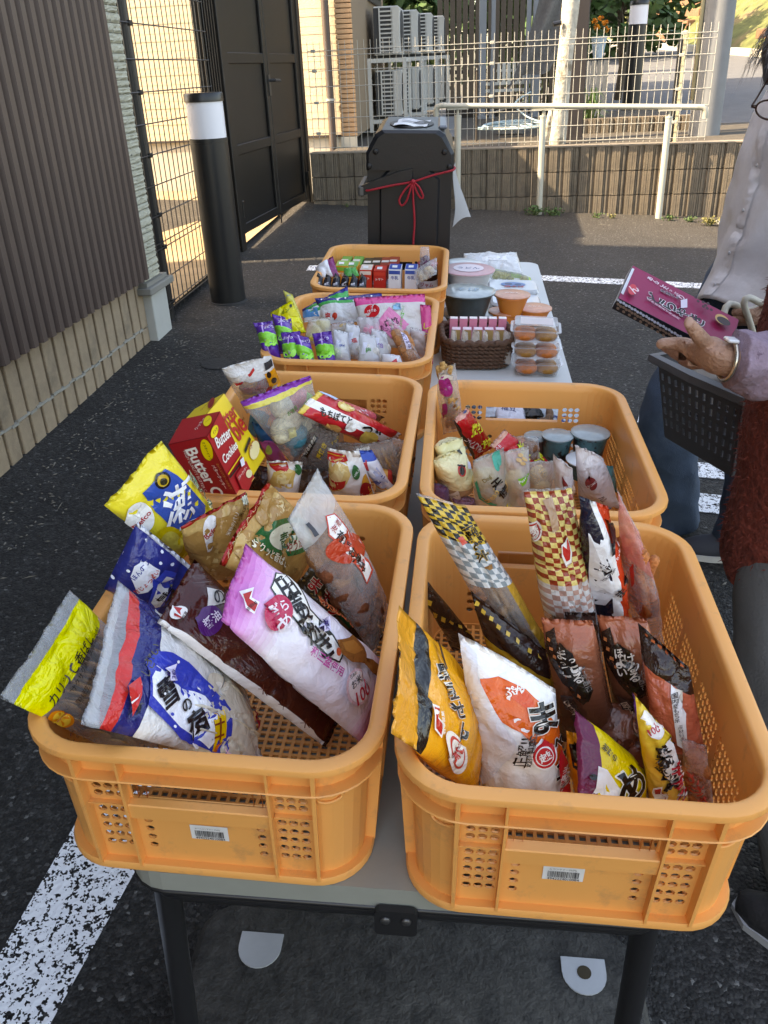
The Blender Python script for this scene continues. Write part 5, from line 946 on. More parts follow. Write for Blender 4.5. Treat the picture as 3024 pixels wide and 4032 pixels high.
make_bag({'name':'rice_cracker_bag','label':'puffy white and orange cracker bag with a red round seal','t':.1,'c':'#f4f0ea','a':1.0,'seal':(.04,.05),'C':[(.0886,.6461,.759),(.1802,.6264,.7593),(.1648,.6823,.8824),(.0592,.6795,.957)],'seed':12,'ink':[('poly',[(-.048,.1208),(-.033,.1314),(-.0027,.132),(.0178,.126),(.0471,.1049),(.0614,.0789),(.0777,.0492),(.0403,.0761),(.0075,.0904),(-.0141,.0933),(-.0356,.1036)],'#e8641c'),('poly',[(-.0275,.1299),(-.0076,.1311),(.0119,.1276),(.009,.1137),(-.0135,.1187)],'#e0501a'),('poly',[(-.0765,.142),(-.0575,.1374),(-.049,.1201),(-.0207,.0974),(.0068,.0792),(.0094,.0596),(-.0039,.0111),(-.0093,.0189),(-.0421,.0787)],'#e4e6ec'),('txt','ぷん',(-.0228,.1201),(-.0056,.1329),'#f6efe4',None,.05),('txt','さや',(-.0156,.1246),(-.0047,.1302),'#f6efe4',None,.03),('txt','ま',(.0123,.1049),(.0357,.1205),'#15120f','#f4ead8',.06),('txt','ろ',(.0536,.0838),(.0503,.0973),'#15120f','#f4ead8',.06),('txt','い',(.0765,.0514),(.0632,.0737),'#15120f','#f4ead8',.06),('ell',(.0383,.074),(.0106,.0059),(.0101,-.0137),'#f4f0ea'),('ell',(.0383,.074),(.0092,.0055),(.009,-.0118),'#d02a2e'),('ell',(.0383,.074),(.0073,.0046),(.007,-.0091),'#f4f0ea'),('ell',(.0383,.074),(.0063,.0041),(.0063,-.0081),'#d02a2e'),('txt','越',(.0346,.0698),(.0429,.0781),'#f6f0ea',None,.04),('txt','正解!!',(.0193,.0563),(.0116,.088),'#22201e',None,.03),('txt','越後製菓',(.0269,.0591),(.0186,.089),'#22201e',None,.03),('ell',(.072,.0504),(.0019,.0057),(.0202,-.0279),'#cf2530'),('txt','国産米',(.0747,.037),(.0683,.0627),'#f6e8e6',None,.03),('txt','100',(.0838,.0314),(.0768,.0508),'#f6e8e6',None,.02)]})
make_bag({'name':'wafer_bag','label':'long clear stick-snack bag with gold and black checks','t':.075,'c':'#b8a890','a':.08,'nu':32,'nv':72,'check':[(.8,.985,8,9,'#17130c','#d8b03a',1.0),(.58,.8,8,9,'#8a9aa0','#e6e8e6',.8)],'bands':[('u',.72,1.0,'#c8941e',.9)],'seal':(.03,.03),'C':[(.1416,.8404,.7597),(.1994,.8492,.7776),(.0662,.8364,1.0283),(.0109,.7953,1.064)],'seed':13,'ink':[('txt','ぽん太',(-.1083,.2288),(-.0851,.1842),'#1a140c','#d8a428',.05),('poly',[(-.1226,.2122),(-.1173,.2158),(-.1109,.2077),(-.1162,.2036)],'#d04a3a'),('ell',(-.1387,.2108),(.0,.0),(.0136,-.0205),'#e6e2da'),('txt','三ツ',(-.1387,.2108),(-.1387,.2108),'#b03a2a',None,.02)],'fill':[('stick',26,.055,'#9a6a34',(.15,.85,.08,.62),'snack_stick')]})
make_bag({'name':'wafer_bag','label':'long clear stick-snack bag with gold and red checks and a red seal','t':.08,'c':'#a88a6a','a':.08,'nu':32,'nv':80,'check':[(.56,.99,8,18,'#9a3a22','#e0c878',1.0),(.4,.56,8,7,'#c89a88','#e8e4e0',.75)],'seal':(.03,.03),'C':[(.1856,.8415,.7679),(.2504,.8475,.7804),(.1912,.8557,1.0437),(.1329,.8233,1.0549)],'seed':14,'ink':[('ell',(-.0402,.2228),(.0073,.0094),(.0022,-.0123),'#f4efe8'),('ell',(-.0402,.2228),(.0059,.0079),(.0018,-.0101),'#c83a2a'),('ell',(-.0402,.2221),(.005,.0072),(.0016,-.0086),'#f4efe8'),('txt','三ツ目',(-.0406,.2182),(-.0348,.2303),'#b0302a',None,.02),('txt','ポップコーン',(-.0395,.2122),(-.0334,.2262),'#555555',None,.01),('poly',[(-.0117,.2117),(-.0034,.2191),(.0025,.2008),(.0018,.1865),(-.0051,.1816),(-.0112,.1971)],'#f0ebe4'),('poly',[(-.0106,.2099),(-.004,.2164),(.0002,.2014),(-.0003,.1914),(-.005,.1891),(-.0098,.1994)],'#c62c26'),('poly',[(-.029,.2626),(-.0182,.2662),(-.0147,.2315),(-.0221,.2275)],'#b08a6a'),('txt','三幸製菓',(-.0065,.1833),(.0018,.1865),'#8a2020',None,.01)],'fill':[('stick',26,.055,'#8a552c',(.15,.85,.06,.5),'snack_stick')]})
make_bag({'name':'snack_bag','label':'navy,white and red rice cake snack bag with a white seal panel','t':.07,'c':'#14162a','a':1.0,'bands':[('u',.58,1.0,'#d8401e',1.0),('u',.38,.58,'#ece9e6',1.0)],'seal':(.03,.04),'C':[(.2396,.8874,.7724),(.292,.8927,.7854),(.237,.8571,1.0167),(.1937,.8027,1.0564)],'seed':15,'ink':[('poly',[(-.1057,.1943),(-.0843,.1946),(-.0443,.1182),(-.0406,.0908),(-.05,.0934),(-.073,.1309)],'#e9eaec'),('poly',[(-.0819,.1624),(-.0773,.1703),(-.0647,.1538),(-.0691,.1447)],'#26262a'),('txt','横濱',(-.0732,.1463),(-.0718,.1664),'#f0f0f0',None,.03),('txt','YOKOHAMA',(-.0674,.1366),(-.0631,.159),'#4a4a50',None,.02),('txt','もちxもち角',(-.0666,.1637),(-.0515,.1925),'#f6ece6',None,.03),('txt','ます',(-.041,.1183),(-.0293,.1433),'#18100e',None,.06),('poly',[(-.082,.2192),(-.0621,.2113),(-.0697,.1777),(-.0744,.1742)],'#18121a')]})
make_bag({'name':'snack_bag','label':'clear bag of pink-orange sticks with a tall pointed film top','t':.055,'c':'#e0c8c0','a':.1,'bands':[('v',.6,.97,'#e87a6a',.45)],'seal':(.03,.06),'C':[(.3008,.9112,.7758),(.3389,.908,.779),(.2825,.8861,.9659),(.2388,.8285,1.0556)],'seed':16,'ink':[('poly',[(-.1139,.0667),(-.1243,.0755),(-.0954,.0578),(-.0881,.0517)],'#c03a30')],'fill':[('stick',18,.06,'#c87840',(.2,.8,.08,.6),'snack_stick')]})
make_bag({'name':'film_pouch','label':'dark brown pouch edged with yellow squares lying against the crate side','t':.03,'c':'#3c2416','a':1.0,'C':[(.051,.9128,.7566),(.0934,.9038,.7644),(.0203,.8656,.9012),(.0089,.8486,.896)],'seed':17,'ink':[('poly',[(-.0165,.114),(-.0112,.1091),(-.0143,.1004),(-.0184,.0954)],'#d8a83a'),('poly',[(-.007,.1026),(-.0025,.096),(-.0053,.0894),(-.0097,.0944)],'#d8a83a'),('poly',[(.0018,.0893),(.0058,.0817),(.0032,.0764),(-.0007,.0828)],'#d8a83a'),('poly',[(.0108,.0726),(.0142,.0636),(.0119,.0604),(.0085,.0679)],'#d8a83a'),('poly',[(.0176,.051),(.0187,.0455),(.0195,.0404),(.0164,.0491)],'#d8a83a'),('poly',[(.0195,.0404),(.0219,.0279),(.0229,.0244),(.0219,.0291)],'#d8a83a'),('poly',[(-.0189,.1382),(-.0131,.1326),(-.0169,.1275),(-.0225,.1316)],'#d8a83a')]})
make_bag({'name':'film_pouch','label':'gold pouch with a brown header printed with yellow squares','t':.045,'c':'#b8902a','a':1.0,'nv':40,'bands':[('v',.7,1.0,'#33201a',1.0)],'seal':(.03,.05),'C':[(.1155,.7994,.7541),(.2084,.7536,.7483),(.1694,.7775,.8561),(.0735,.7915,.9359)],'seed':18,'ink':[('poly',[(-.0848,.11),(-.0799,.1104),(-.0786,.1069),(-.0834,.1054)],'#e0b84a'),('poly',[(-.0749,.109),(-.07,.1094),(-.0687,.1059),(-.0734,.105)],'#e0b84a'),('poly',[(-.0646,.1081),(-.0597,.1085),(-.0583,.105),(-.063,.1043)],'#e0b84a'),('poly',[(-.053,.1073),(-.0481,.1076),(-.0467,.1041),(-.0515,.1035)],'#e0b84a'),('poly',[(-.0409,.1073),(-.036,.1075),(-.0344,.104),(-.0392,.1035)],'#e0b84a'),('poly',[(-.0275,.1073),(-.0226,.1074),(-.021,.1037),(-.0258,.1034)],'#e0b84a'),('poly',[(-.0113,.1065),(-.0063,.1065),(-.0046,.1024),(-.0094,.1023)],'#e0b84a'),('poly',[(.0019,.1074),(.0069,.1073),(.0088,.1027),(.0038,.1028)],'#e0b84a'),('txt','いそべ焼',(.0221,.0496),(.0397,.045),'#f0e6c0',None,.02)]})
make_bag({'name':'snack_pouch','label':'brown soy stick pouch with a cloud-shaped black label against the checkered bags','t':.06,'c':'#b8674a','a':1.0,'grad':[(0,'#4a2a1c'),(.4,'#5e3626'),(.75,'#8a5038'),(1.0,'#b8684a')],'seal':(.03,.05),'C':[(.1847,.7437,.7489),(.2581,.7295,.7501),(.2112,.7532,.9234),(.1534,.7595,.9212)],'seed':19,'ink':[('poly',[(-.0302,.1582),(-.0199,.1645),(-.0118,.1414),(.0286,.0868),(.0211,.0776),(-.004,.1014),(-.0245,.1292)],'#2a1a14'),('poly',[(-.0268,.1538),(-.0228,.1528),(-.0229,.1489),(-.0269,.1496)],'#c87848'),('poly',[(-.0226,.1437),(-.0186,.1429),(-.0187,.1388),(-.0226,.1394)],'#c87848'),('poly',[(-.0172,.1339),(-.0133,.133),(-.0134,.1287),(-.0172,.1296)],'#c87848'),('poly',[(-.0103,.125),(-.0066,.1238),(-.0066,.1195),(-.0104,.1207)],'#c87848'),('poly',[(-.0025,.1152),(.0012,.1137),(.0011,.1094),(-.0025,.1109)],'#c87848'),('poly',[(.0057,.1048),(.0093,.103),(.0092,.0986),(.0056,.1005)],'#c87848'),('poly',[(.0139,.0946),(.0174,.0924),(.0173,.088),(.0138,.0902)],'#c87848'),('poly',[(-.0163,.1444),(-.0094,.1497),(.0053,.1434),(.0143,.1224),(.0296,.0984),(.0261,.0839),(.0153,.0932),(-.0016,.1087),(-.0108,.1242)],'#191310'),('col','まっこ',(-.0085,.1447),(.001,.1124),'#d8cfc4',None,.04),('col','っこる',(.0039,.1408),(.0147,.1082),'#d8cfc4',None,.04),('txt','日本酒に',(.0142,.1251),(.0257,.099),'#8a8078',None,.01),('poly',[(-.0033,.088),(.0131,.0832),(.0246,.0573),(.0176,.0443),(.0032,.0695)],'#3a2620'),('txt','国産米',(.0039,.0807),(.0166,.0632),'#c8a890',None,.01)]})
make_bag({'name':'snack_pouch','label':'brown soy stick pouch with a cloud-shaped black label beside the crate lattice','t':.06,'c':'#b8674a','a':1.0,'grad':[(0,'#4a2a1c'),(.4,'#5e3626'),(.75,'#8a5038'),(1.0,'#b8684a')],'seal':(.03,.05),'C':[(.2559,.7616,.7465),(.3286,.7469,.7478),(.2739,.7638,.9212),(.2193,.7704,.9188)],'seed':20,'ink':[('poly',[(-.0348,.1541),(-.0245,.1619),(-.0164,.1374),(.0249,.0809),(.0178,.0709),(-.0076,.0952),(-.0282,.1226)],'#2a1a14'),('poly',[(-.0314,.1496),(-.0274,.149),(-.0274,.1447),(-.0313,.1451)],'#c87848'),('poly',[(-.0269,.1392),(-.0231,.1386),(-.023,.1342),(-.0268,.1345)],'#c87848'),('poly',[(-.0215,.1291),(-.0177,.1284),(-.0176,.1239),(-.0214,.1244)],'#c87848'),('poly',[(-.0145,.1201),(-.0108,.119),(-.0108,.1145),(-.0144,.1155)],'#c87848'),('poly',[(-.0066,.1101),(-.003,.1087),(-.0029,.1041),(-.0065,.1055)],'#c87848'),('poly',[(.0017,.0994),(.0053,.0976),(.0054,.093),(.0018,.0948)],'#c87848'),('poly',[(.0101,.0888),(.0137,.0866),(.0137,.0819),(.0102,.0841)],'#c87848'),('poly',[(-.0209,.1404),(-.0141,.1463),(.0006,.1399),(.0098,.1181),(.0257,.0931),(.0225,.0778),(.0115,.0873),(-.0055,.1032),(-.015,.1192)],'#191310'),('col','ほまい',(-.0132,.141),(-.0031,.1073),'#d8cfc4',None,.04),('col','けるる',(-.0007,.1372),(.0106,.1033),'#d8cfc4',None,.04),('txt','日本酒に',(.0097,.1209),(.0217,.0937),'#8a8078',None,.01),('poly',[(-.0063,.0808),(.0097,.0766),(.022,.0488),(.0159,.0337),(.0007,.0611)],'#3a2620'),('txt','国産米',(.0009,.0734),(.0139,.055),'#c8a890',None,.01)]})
make_bag({'name':'snack_pouch','label':'orange stick pouch with a dark squared header against the lattice side','t':.055,'c':'#c8664a','a':1.0,'bands':[('v',.8,1.0,'#2c1a16',1.0),('v',0,.34,'#a8602a',.7)],'seal':(.03,.05),'C':[(.289,.6724,.7415),(.3485,.6728,.7439),(.3069,.6927,.9068),(.2554,.7257,.9404)],'seed':21,'ink':[('poly',[(-.0816,.1597),(-.078,.1604),(-.0768,.1566),(-.0805,.1562)],'#d0704a'),('poly',[(-.0736,.1603),(-.07,.161),(-.0687,.157),(-.0723,.1564)],'#d0704a'),('poly',[(-.0657,.1611),(-.0622,.1619),(-.0608,.1578),(-.0644,.1571)],'#d0704a'),('poly',[(-.0573,.162),(-.0539,.1628),(-.0524,.1585),(-.0559,.1578)],'#d0704a'),('poly',[(-.0485,.1628),(-.0445,.1628),(-.0435,.1592),(-.047,.1584)],'#d0704a'),('poly',[(-.0403,.1628),(-.0364,.1628),(-.0356,.1595),(-.039,.1587)],'#d0704a'),('poly',[(-.0397,.1294),(-.0273,.1325),(.006,.0638),(-.0077,.0694),(-.0246,.0998)],'#eceae6'),('col','国内産もち米',(-.0339,.1242),(-.0195,.0962),'#2a2622',None,.01),('col','原材料名',(-.0158,.0948),(-.0059,.0766),'#6a6662',None,0)]})
make_bag({'name':'snack_bag','label':'yellow and white plum cracker bag with a maroon striped edge','t':.055,'c':'#f2d21c','a':1.0,'seal':(.04,.05),'bands':[('v',.955,1.0,'#7a1e46',1.0),('v',.925,.955,'#d8c04a',1.0),('v',.86,.925,'#6e1a40',1.0),('v',0,.14,'#c8a018',1.0)],'C':[(.27,.6321,.7506),(.2534,.6545,.8074),(.1839,.6494,.8803),(.1824,.5696,.817)],'seed':22,'ink':[('poly',[(.0709,.0893),(.0669,.0819),(.0503,.069),(.02,.0417),(.0133,.0334),(.0296,.0773),(.0474,.0905)],'#f2eee8'),('col','岩塚の',(.0881,.084),(.0737,.0701),'#2a2410',None,.03),('txt','め',(.0437,.068),(.0521,.0334),'#16120a','#f6efda',.07),('ell',(.0242,.0508),(.0004,-.0067),(-.0083,-.0104),'#c8285a'),('txt','塩!',(.024,.0541),(.0257,.0476),'#f6e4ec',None,.03),('ell',(.0625,.0925),(.0009,-.0021),(-.0028,-.001),'#16120a')]})
make_bag({'name':'snack_bag','label':'orange and yellow cracker bag with a white hundred percent roundel','t':.05,'c':'#f0b41c','a':1.0,'grad':[(0,'#e87a1c'),(.35,'#f6c85a'),(.6,'#f2b83a'),(1.0,'#e8c83a')],'seal':(.04,.05),'bands':[('u',0,.07,'#5a2a7a',1.0)],'C':[(.2712,.6386,.7508),(.3127,.6206,.7583),(.2807,.6324,.8654),(.2359,.6349,.9175)],'seed':23,'ink':[('ell',(-.0602,.0994),(.0088,.0067),(.0102,-.0086),'#f6f2ea'),('txt','100',(-.0592,.0908),(-.0545,.102),'#c8404a',None,.03),('txt','%',(-.0588,.0994),(-.0568,.1039),'#c8404a',None,.02),('poly',[(-.0403,.0846),(-.0411,.105),(-.0265,.0879),(-.0025,.0604),(-.0071,.0541),(-.0246,.0646)],'#f6efe2'),('col','新潟',(-.0375,.0954),(.0006,.0484),'#16120e',None,.06),('col','岩塚',(-.0392,.0786),(-.0247,.0606),'#3a2a1a',None,.02),('col','もち米',(-.0183,.079),(.019,.0353),'#c8262e','#f6e8dc',.03),('poly',[(-.0203,.0416),(-.0168,.0504),(-.012,.0407),(-.0048,.0413),(.0019,.0255),(-.0104,.0305)],'#f6efe6'),('poly',[(-.0184,.0412),(-.0162,.0473),(-.0122,.0394),(-.0056,.0392),(-.0006,.028),(-.0108,.0328)],'#c02a22'),('txt','岩塚製菓',(-.0058,.0294),(-.0083,.0444),'#f6efe6',None,.01)]})
make_bag({'name':'snack_bag','label':'clear reddish cracker bag wedged against the lattice side','t':.04,'c':'#c87a5a','a':.25,'C':[(.3129,.6382,.739),(.3433,.6364,.7426),(.3207,.6399,.8439),(.2937,.6373,.855)],'seed':24,'ink':[('txt','おかき',(-.0181,.0717),(.0042,.0318),'#c84a3a',None,.03)],'fill':[('lump',16,.02,'#a8602c',(.15,.85,.1,.8))]})
make_bag({'name':'snack_bag','label':'brown stick bag standing between the checkered bag and the navy bag','t':.045,'c':'#3a2620','a':1.0,'crk':(12,.012,('#2a1a14','#6a4428','#7a5230')),'C':[(.2066,.822,.7612),(.249,.8288,.7646),(.2246,.8088,.8951),(.187,.7987,.9013)],'seed':25,'ink':[('txt','しほまろ',(-.0172,.0901),(.0028,.058),'#c8b8a4',None,.02)]})
make_bag({'name':'snack_bag','label':'black and white cracker bag with tiger stripes beside the yellow plum bag','t':.03,'c':'#e88a1c','a':1.0,'crk':(9,.01,('#17130f','#17130f')),'C':[(.1935,.6288,.7538),(.2058,.6286,.7583),(.191,.6563,.8402),(.1732,.6406,.8603)],'seed':26})
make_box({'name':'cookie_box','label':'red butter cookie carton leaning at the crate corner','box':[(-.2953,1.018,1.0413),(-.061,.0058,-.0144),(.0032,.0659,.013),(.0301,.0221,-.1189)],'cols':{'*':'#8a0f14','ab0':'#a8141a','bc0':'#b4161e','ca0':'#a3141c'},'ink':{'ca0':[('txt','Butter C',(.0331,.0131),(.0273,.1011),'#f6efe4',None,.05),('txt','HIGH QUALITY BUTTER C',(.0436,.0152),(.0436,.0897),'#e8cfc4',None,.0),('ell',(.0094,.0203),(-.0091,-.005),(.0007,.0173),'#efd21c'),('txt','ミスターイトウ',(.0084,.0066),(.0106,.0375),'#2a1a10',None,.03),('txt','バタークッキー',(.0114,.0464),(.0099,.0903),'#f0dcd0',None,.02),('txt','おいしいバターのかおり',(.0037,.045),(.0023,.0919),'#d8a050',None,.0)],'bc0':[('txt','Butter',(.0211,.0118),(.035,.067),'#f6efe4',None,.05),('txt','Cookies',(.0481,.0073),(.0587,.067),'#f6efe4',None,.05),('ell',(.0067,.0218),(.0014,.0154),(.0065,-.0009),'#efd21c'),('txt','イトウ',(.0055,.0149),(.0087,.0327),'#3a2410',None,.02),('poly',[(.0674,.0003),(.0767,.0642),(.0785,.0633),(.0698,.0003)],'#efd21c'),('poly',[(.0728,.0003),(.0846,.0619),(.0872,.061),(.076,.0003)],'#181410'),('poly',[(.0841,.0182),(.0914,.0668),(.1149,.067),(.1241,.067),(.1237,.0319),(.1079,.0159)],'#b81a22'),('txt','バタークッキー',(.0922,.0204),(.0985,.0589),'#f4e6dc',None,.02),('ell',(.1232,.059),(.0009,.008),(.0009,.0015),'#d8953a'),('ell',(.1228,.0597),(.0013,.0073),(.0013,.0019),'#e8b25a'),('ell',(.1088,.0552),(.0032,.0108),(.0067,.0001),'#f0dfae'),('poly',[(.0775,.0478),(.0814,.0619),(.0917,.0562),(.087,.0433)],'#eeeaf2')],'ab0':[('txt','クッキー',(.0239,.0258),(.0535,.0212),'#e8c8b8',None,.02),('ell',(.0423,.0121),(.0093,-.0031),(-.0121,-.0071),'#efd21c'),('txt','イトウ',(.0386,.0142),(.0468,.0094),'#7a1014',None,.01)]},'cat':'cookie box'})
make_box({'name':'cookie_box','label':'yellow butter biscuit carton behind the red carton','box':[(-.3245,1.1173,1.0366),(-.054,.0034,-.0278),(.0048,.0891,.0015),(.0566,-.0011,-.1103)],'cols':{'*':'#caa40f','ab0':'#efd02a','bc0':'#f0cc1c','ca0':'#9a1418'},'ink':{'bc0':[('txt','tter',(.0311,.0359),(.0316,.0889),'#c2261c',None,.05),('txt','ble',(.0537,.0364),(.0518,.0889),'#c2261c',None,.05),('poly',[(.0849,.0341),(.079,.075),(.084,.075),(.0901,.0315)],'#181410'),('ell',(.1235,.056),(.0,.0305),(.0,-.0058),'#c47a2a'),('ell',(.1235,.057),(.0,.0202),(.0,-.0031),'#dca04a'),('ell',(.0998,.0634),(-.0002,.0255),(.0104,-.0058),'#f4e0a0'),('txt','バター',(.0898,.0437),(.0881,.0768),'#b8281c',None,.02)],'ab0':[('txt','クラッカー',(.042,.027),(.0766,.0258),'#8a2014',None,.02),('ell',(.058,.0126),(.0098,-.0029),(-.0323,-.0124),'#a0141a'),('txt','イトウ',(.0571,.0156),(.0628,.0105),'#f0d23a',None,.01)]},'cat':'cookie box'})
make_bag({'name':'snack_bag','label':'clear trail-mix bag with a red stripe and orange spotted label at the back corner','t':.06,'c':'#e8e6e2','a':.14,'bands':[('v',.8,1.0,'#eeeef0',.8)],'C':[(-.3368,1.3876,.933),(-.2731,1.4413,.9425),(-.2612,1.3113,1.0669),(-.3302,1.2452,1.0671)],'seed':29,'ink':[('poly',[(-.052,.1315),(-.0209,.1581),(-.0193,.1545),(-.0486,.1259)],'#c83030'),('poly',[(-.001,.1431),(.0217,.142),(.0582,.067),(.0108,.1126)],'#ee9a18'),('ell',(.0085,.1369),(.0049,-.0006),(.0024,-.007),'#16120e'),('ell',(.0231,.1152),(.0083,-.0052),(.0029,-.0088),'#16120e'),('poly',[(-.0011,.1592),(.0145,.1608),(.0174,.1487),(.0002,.1486)],'#33363a')],'fill':[('lump',10,.022,'#c8843a',(.15,.85,.1,.6)),('lump',4,.02,'#a02a24',(.2,.6,.2,.6)),('lump',5,.02,'#e0a840',(.3,.9,.1,.6))]})
make_bag({'name':'snack_bag','label':'clear assorted candy bag with a purple header strip','t':.085,'c':'#dde0e4','a':.1,'bands':[('v',.93,1.0,'#8a3ab0',1.0),('v',.915,.93,'#e0d060',1.0)],'C':[(-.243,1.3095,.8657),(-.2018,1.4134,.8882),(-.192,1.289,1.0379),(-.288,1.1805,1.0326)],'seed':30,'ink':[('poly',[(-.0312,.1128),(-.0207,.1127),(-.0158,.0904),(-.0284,.0883)],'#d8d29a'),('txt','お徳用',(-.033,.1398),(-.0124,.1439),'#4a8a3a',None,.03)],'fill':[('lump',6,.026,'#3a8a9a',(.2,.5,.1,.5),'candy'),('lump',6,.026,'#8ab84a',(.3,.8,.2,.7),'candy'),('lump',8,.026,'#e8e0c0',(.2,.8,.15,.8),'candy'),('lump',5,.026,'#d88a8a',(.4,.9,.3,.8),'candy'),('lump',4,.024,'#6a4a2a',(.5,.9,.1,.5),'candy')]})
make_bag({'name':'cookie_bag','label':'red and white cookie bag with black brush lettering across the crate','t':.055,'c':'#c8222a','a':1.0,'bands':[('v',.93,1.0,'#e8c85a',1.0),('u',.34,.66,'#f4f0ea',1.0),('v',0,.05,'#f0e8ea',1.0)],'C':[(-.0924,1.3776,.862),(-.0466,1.3858,.8904),(-.1789,1.2769,1.0168),(-.2027,1.2032,1.0048)],'seed':31,'ink':[('txt','もちぽてと',(-.0901,.1681),(-.0468,.1144),'#17130f',None,.05),('txt','つぶ',(-.033,.0888),(-.0028,.044),'#17130f',None,.05),('ell',(-.0398,.138),(.0153,-.0154),(-.0051,-.005),'#e0b050'),('ell',(-.0388,.1363),(.0138,-.0128),(-.0033,-.003),'#f0d890'),('ell',(-.0789,.1226),(.0074,.0002),(.0088,-.0161),'#d8a05a'),('ell',(-.0232,.0599),(.0172,-.0089),(.0043,-.0181),'#e8c05a'),('ell',(-.0532,.1079),(.0096,-.0041),(.0012,-.01),'#e8e2da'),('poly',[(-.0712,.1895),(-.0672,.1871),(-.045,.1536),(-.053,.1592)],'#a8c4e0')]})
make_bag({'name':'cookie_bag','label':'pink cookie bag with a brown rim behind the red and white bag','t':.045,'c':'#d85a6a','a':1.0,'bands':[('v',0,.2,'#4a2a26',1.0)],'C':[(-.103,1.4527,.8856),(-.0873,1.4629,.8953),(-.1591,1.3158,.9875),(-.1773,1.2966,.9825)],'seed':32,'ink':[('txt','ショコラ',(-.0609,.1038),(-.0285,.0588),'#f0d0d8',None,.02),('ell',(-.0759,.1269),(.0124,-.0133),(-.0022,-.0058),'#e8c060')]})
make_bag({'name':'nut_bag','label':'clear grey-brown thick-baked cracker bag with a black name strip','t':.06,'c':'#8a7a6c','a':.4,'C':[(-.2582,1.3242,.8319),(-.1689,1.3317,.8283),(-.1526,1.3034,.9266),(-.2075,1.3034,.949)],'seed':33,'ink':[('poly',[(.0183,.0626),(.0323,.1021),(.0418,.101),(.0273,.0623)],'#241c18'),('txt','岩手名物 南部',(.0204,.0639),(.0357,.1007),'#e8dcc8',None,.02),('txt','厚焼き',(.0471,.0678),(.0569,.0967),'#e0b83a',None,.04),('txt','ナッツ',(.0691,.0951),(.0844,.1065),'#d8b040',None,.04)],'fill':[('lump',18,.022,'#6a4a34',(.15,.85,.1,.8))]})
make_bag({'name':'nut_bag','label':'clear peanut bag with gold lettering near the crate corner','t':.05,'c':'#a89078','a':.35,'C':[(-.0694,1.2887,.8223),(-.0303,1.292,.8307),(-.059,1.2798,.9266),(-.1229,1.2518,.9232)],'seed':34,'ink':[('txt','ピーナッツ',(-.019,.0925),(.0075,.0445),'#d8a83a','#3a2a1a',.04),('txt','南部煎餅',(-.032,.0962),(-.013,.0966),'#e8e0d0',None,.03)],'fill':[('disc',8,.034,'#b8894e',(.1,.9,.2,.8))]})
make_bag({'name':'pie_pack','label':'white and red pie pack with golden biscuits beside the red carton','t':.065,'c':'#f2efe8','a':1.0,'seal':(.03,.1),'C':[(-.2733,1.2315,.8337),(-.2222,1.2269,.8313),(-.1949,1.1755,.9282),(-.2461,1.1455,.9492)],'seed':35,'ink':[('poly',[(-.0102,.1219),(.0166,.1274),(.0212,.1149),(.0122,.1061),(-.0067,.1123)],'#c8282a'),('poly',[(-.0009,.1073),(.0158,.1158),(.0319,.1127),(.0309,.0874),(.007,.0851),(-.0056,.0711)],'#dcb868'),('poly',[(.0047,.1042),(.0164,.1126),(.0251,.1068),(.0216,.096),(.0062,.0922)],'#e8d090'),('ell',(.0357,.1134),(.0049,.0013),(.0035,-.0096),'#2a6a3a'),('poly',[(-.0077,.0849),(-.0056,.0711),(.0113,.0724),(-.0005,.0473),(-.0056,.0643)],'#c8282a'),('poly',[(-.0075,.1189),(.0168,.1267),(.0173,.1236),(-.0067,.1158)],'#e8b03a')]})
make_bag({'name':'pie_pack','label':'white and red pie pack with an oval red seal by the front rim','t':.065,'c':'#f4f1ea','a':1.0,'seal':(.03,.1),'C':[(-.1649,1.2377,.8293),(-.0821,1.23,.8254),(-.1032,1.1881,.9448),(-.1523,1.1721,.9563)],'seed':36,'ink':[('poly',[(-.0201,.1266),(.0164,.1242),(.022,.1158),(.0045,.1108),(-.0175,.1106)],'#c8282a'),('poly',[(-.013,.0876),(-.0125,.1138),(.0167,.1185),(.0273,.0967),(.0136,.0682),(-.0056,.0381),(-.0095,.0664)],'#e0c078'),('poly',[(-.0112,.0727),(.0013,.1102),(.0177,.1074),(.0099,.0825),(-.0078,.0514)],'#ecd69a'),('poly',[(-.0113,.077),(-.0112,.0727),(.0185,.0877),(.0162,.0731),(-.0061,.0451)],'#c8282a'),('ell',(.0511,.044),(.0085,-.0095),(.0007,-.0427),'#e8a83a'),('ell',(.051,.042),(.0103,-.0136),(.0013,-.0306),'#a81c22'),('txt','NEW',(.0397,.0391),(.0603,.0285),'#e8c8b0',None,.02),('txt','ピーチパイ',(.0398,.0555),(.0602,.0349),'#f0d8c0',None,.02),('ell',(.0348,.0982),(.006,.0023),(.0027,-.0112),'#2a6a3a'),('txt','10枚入',(.0318,.0932),(.0409,.1032),'#e8f0e0',None,.01),('poly',[(-.0194,.1269),(.013,.1211),(.013,.1194),(-.0191,.1241)],'#e8b03a')]})
make_bag({'name':'cracker_bag','label':'brown speckled cracker bag lying on the crate floor between the pie packs','t':.05,'c':'#5e4634','a':.75,'crk':(12,.014,('#4a3020','#7a5a38','#8a6a44')),'C':[(-.2518,1.279,.8097),(-.1724,1.2796,.8063),(-.164,1.2899,.8615),(-.2437,1.2962,.8652)],'seed':37})
make_bag({'name':'cracker_bag','label':'dark cocoa wafer bag lying beside the carton at the crate front','t':.05,'c':'#4a2a20','a':1.0,'crk':(8,.012,('#38201a','#6a4630')),'C':[(-.3277,1.2882,.8133),(-.2778,1.2862,.8111),(-.2699,1.3006,.8564),(-.3125,1.3036,.8684)],'seed':38})
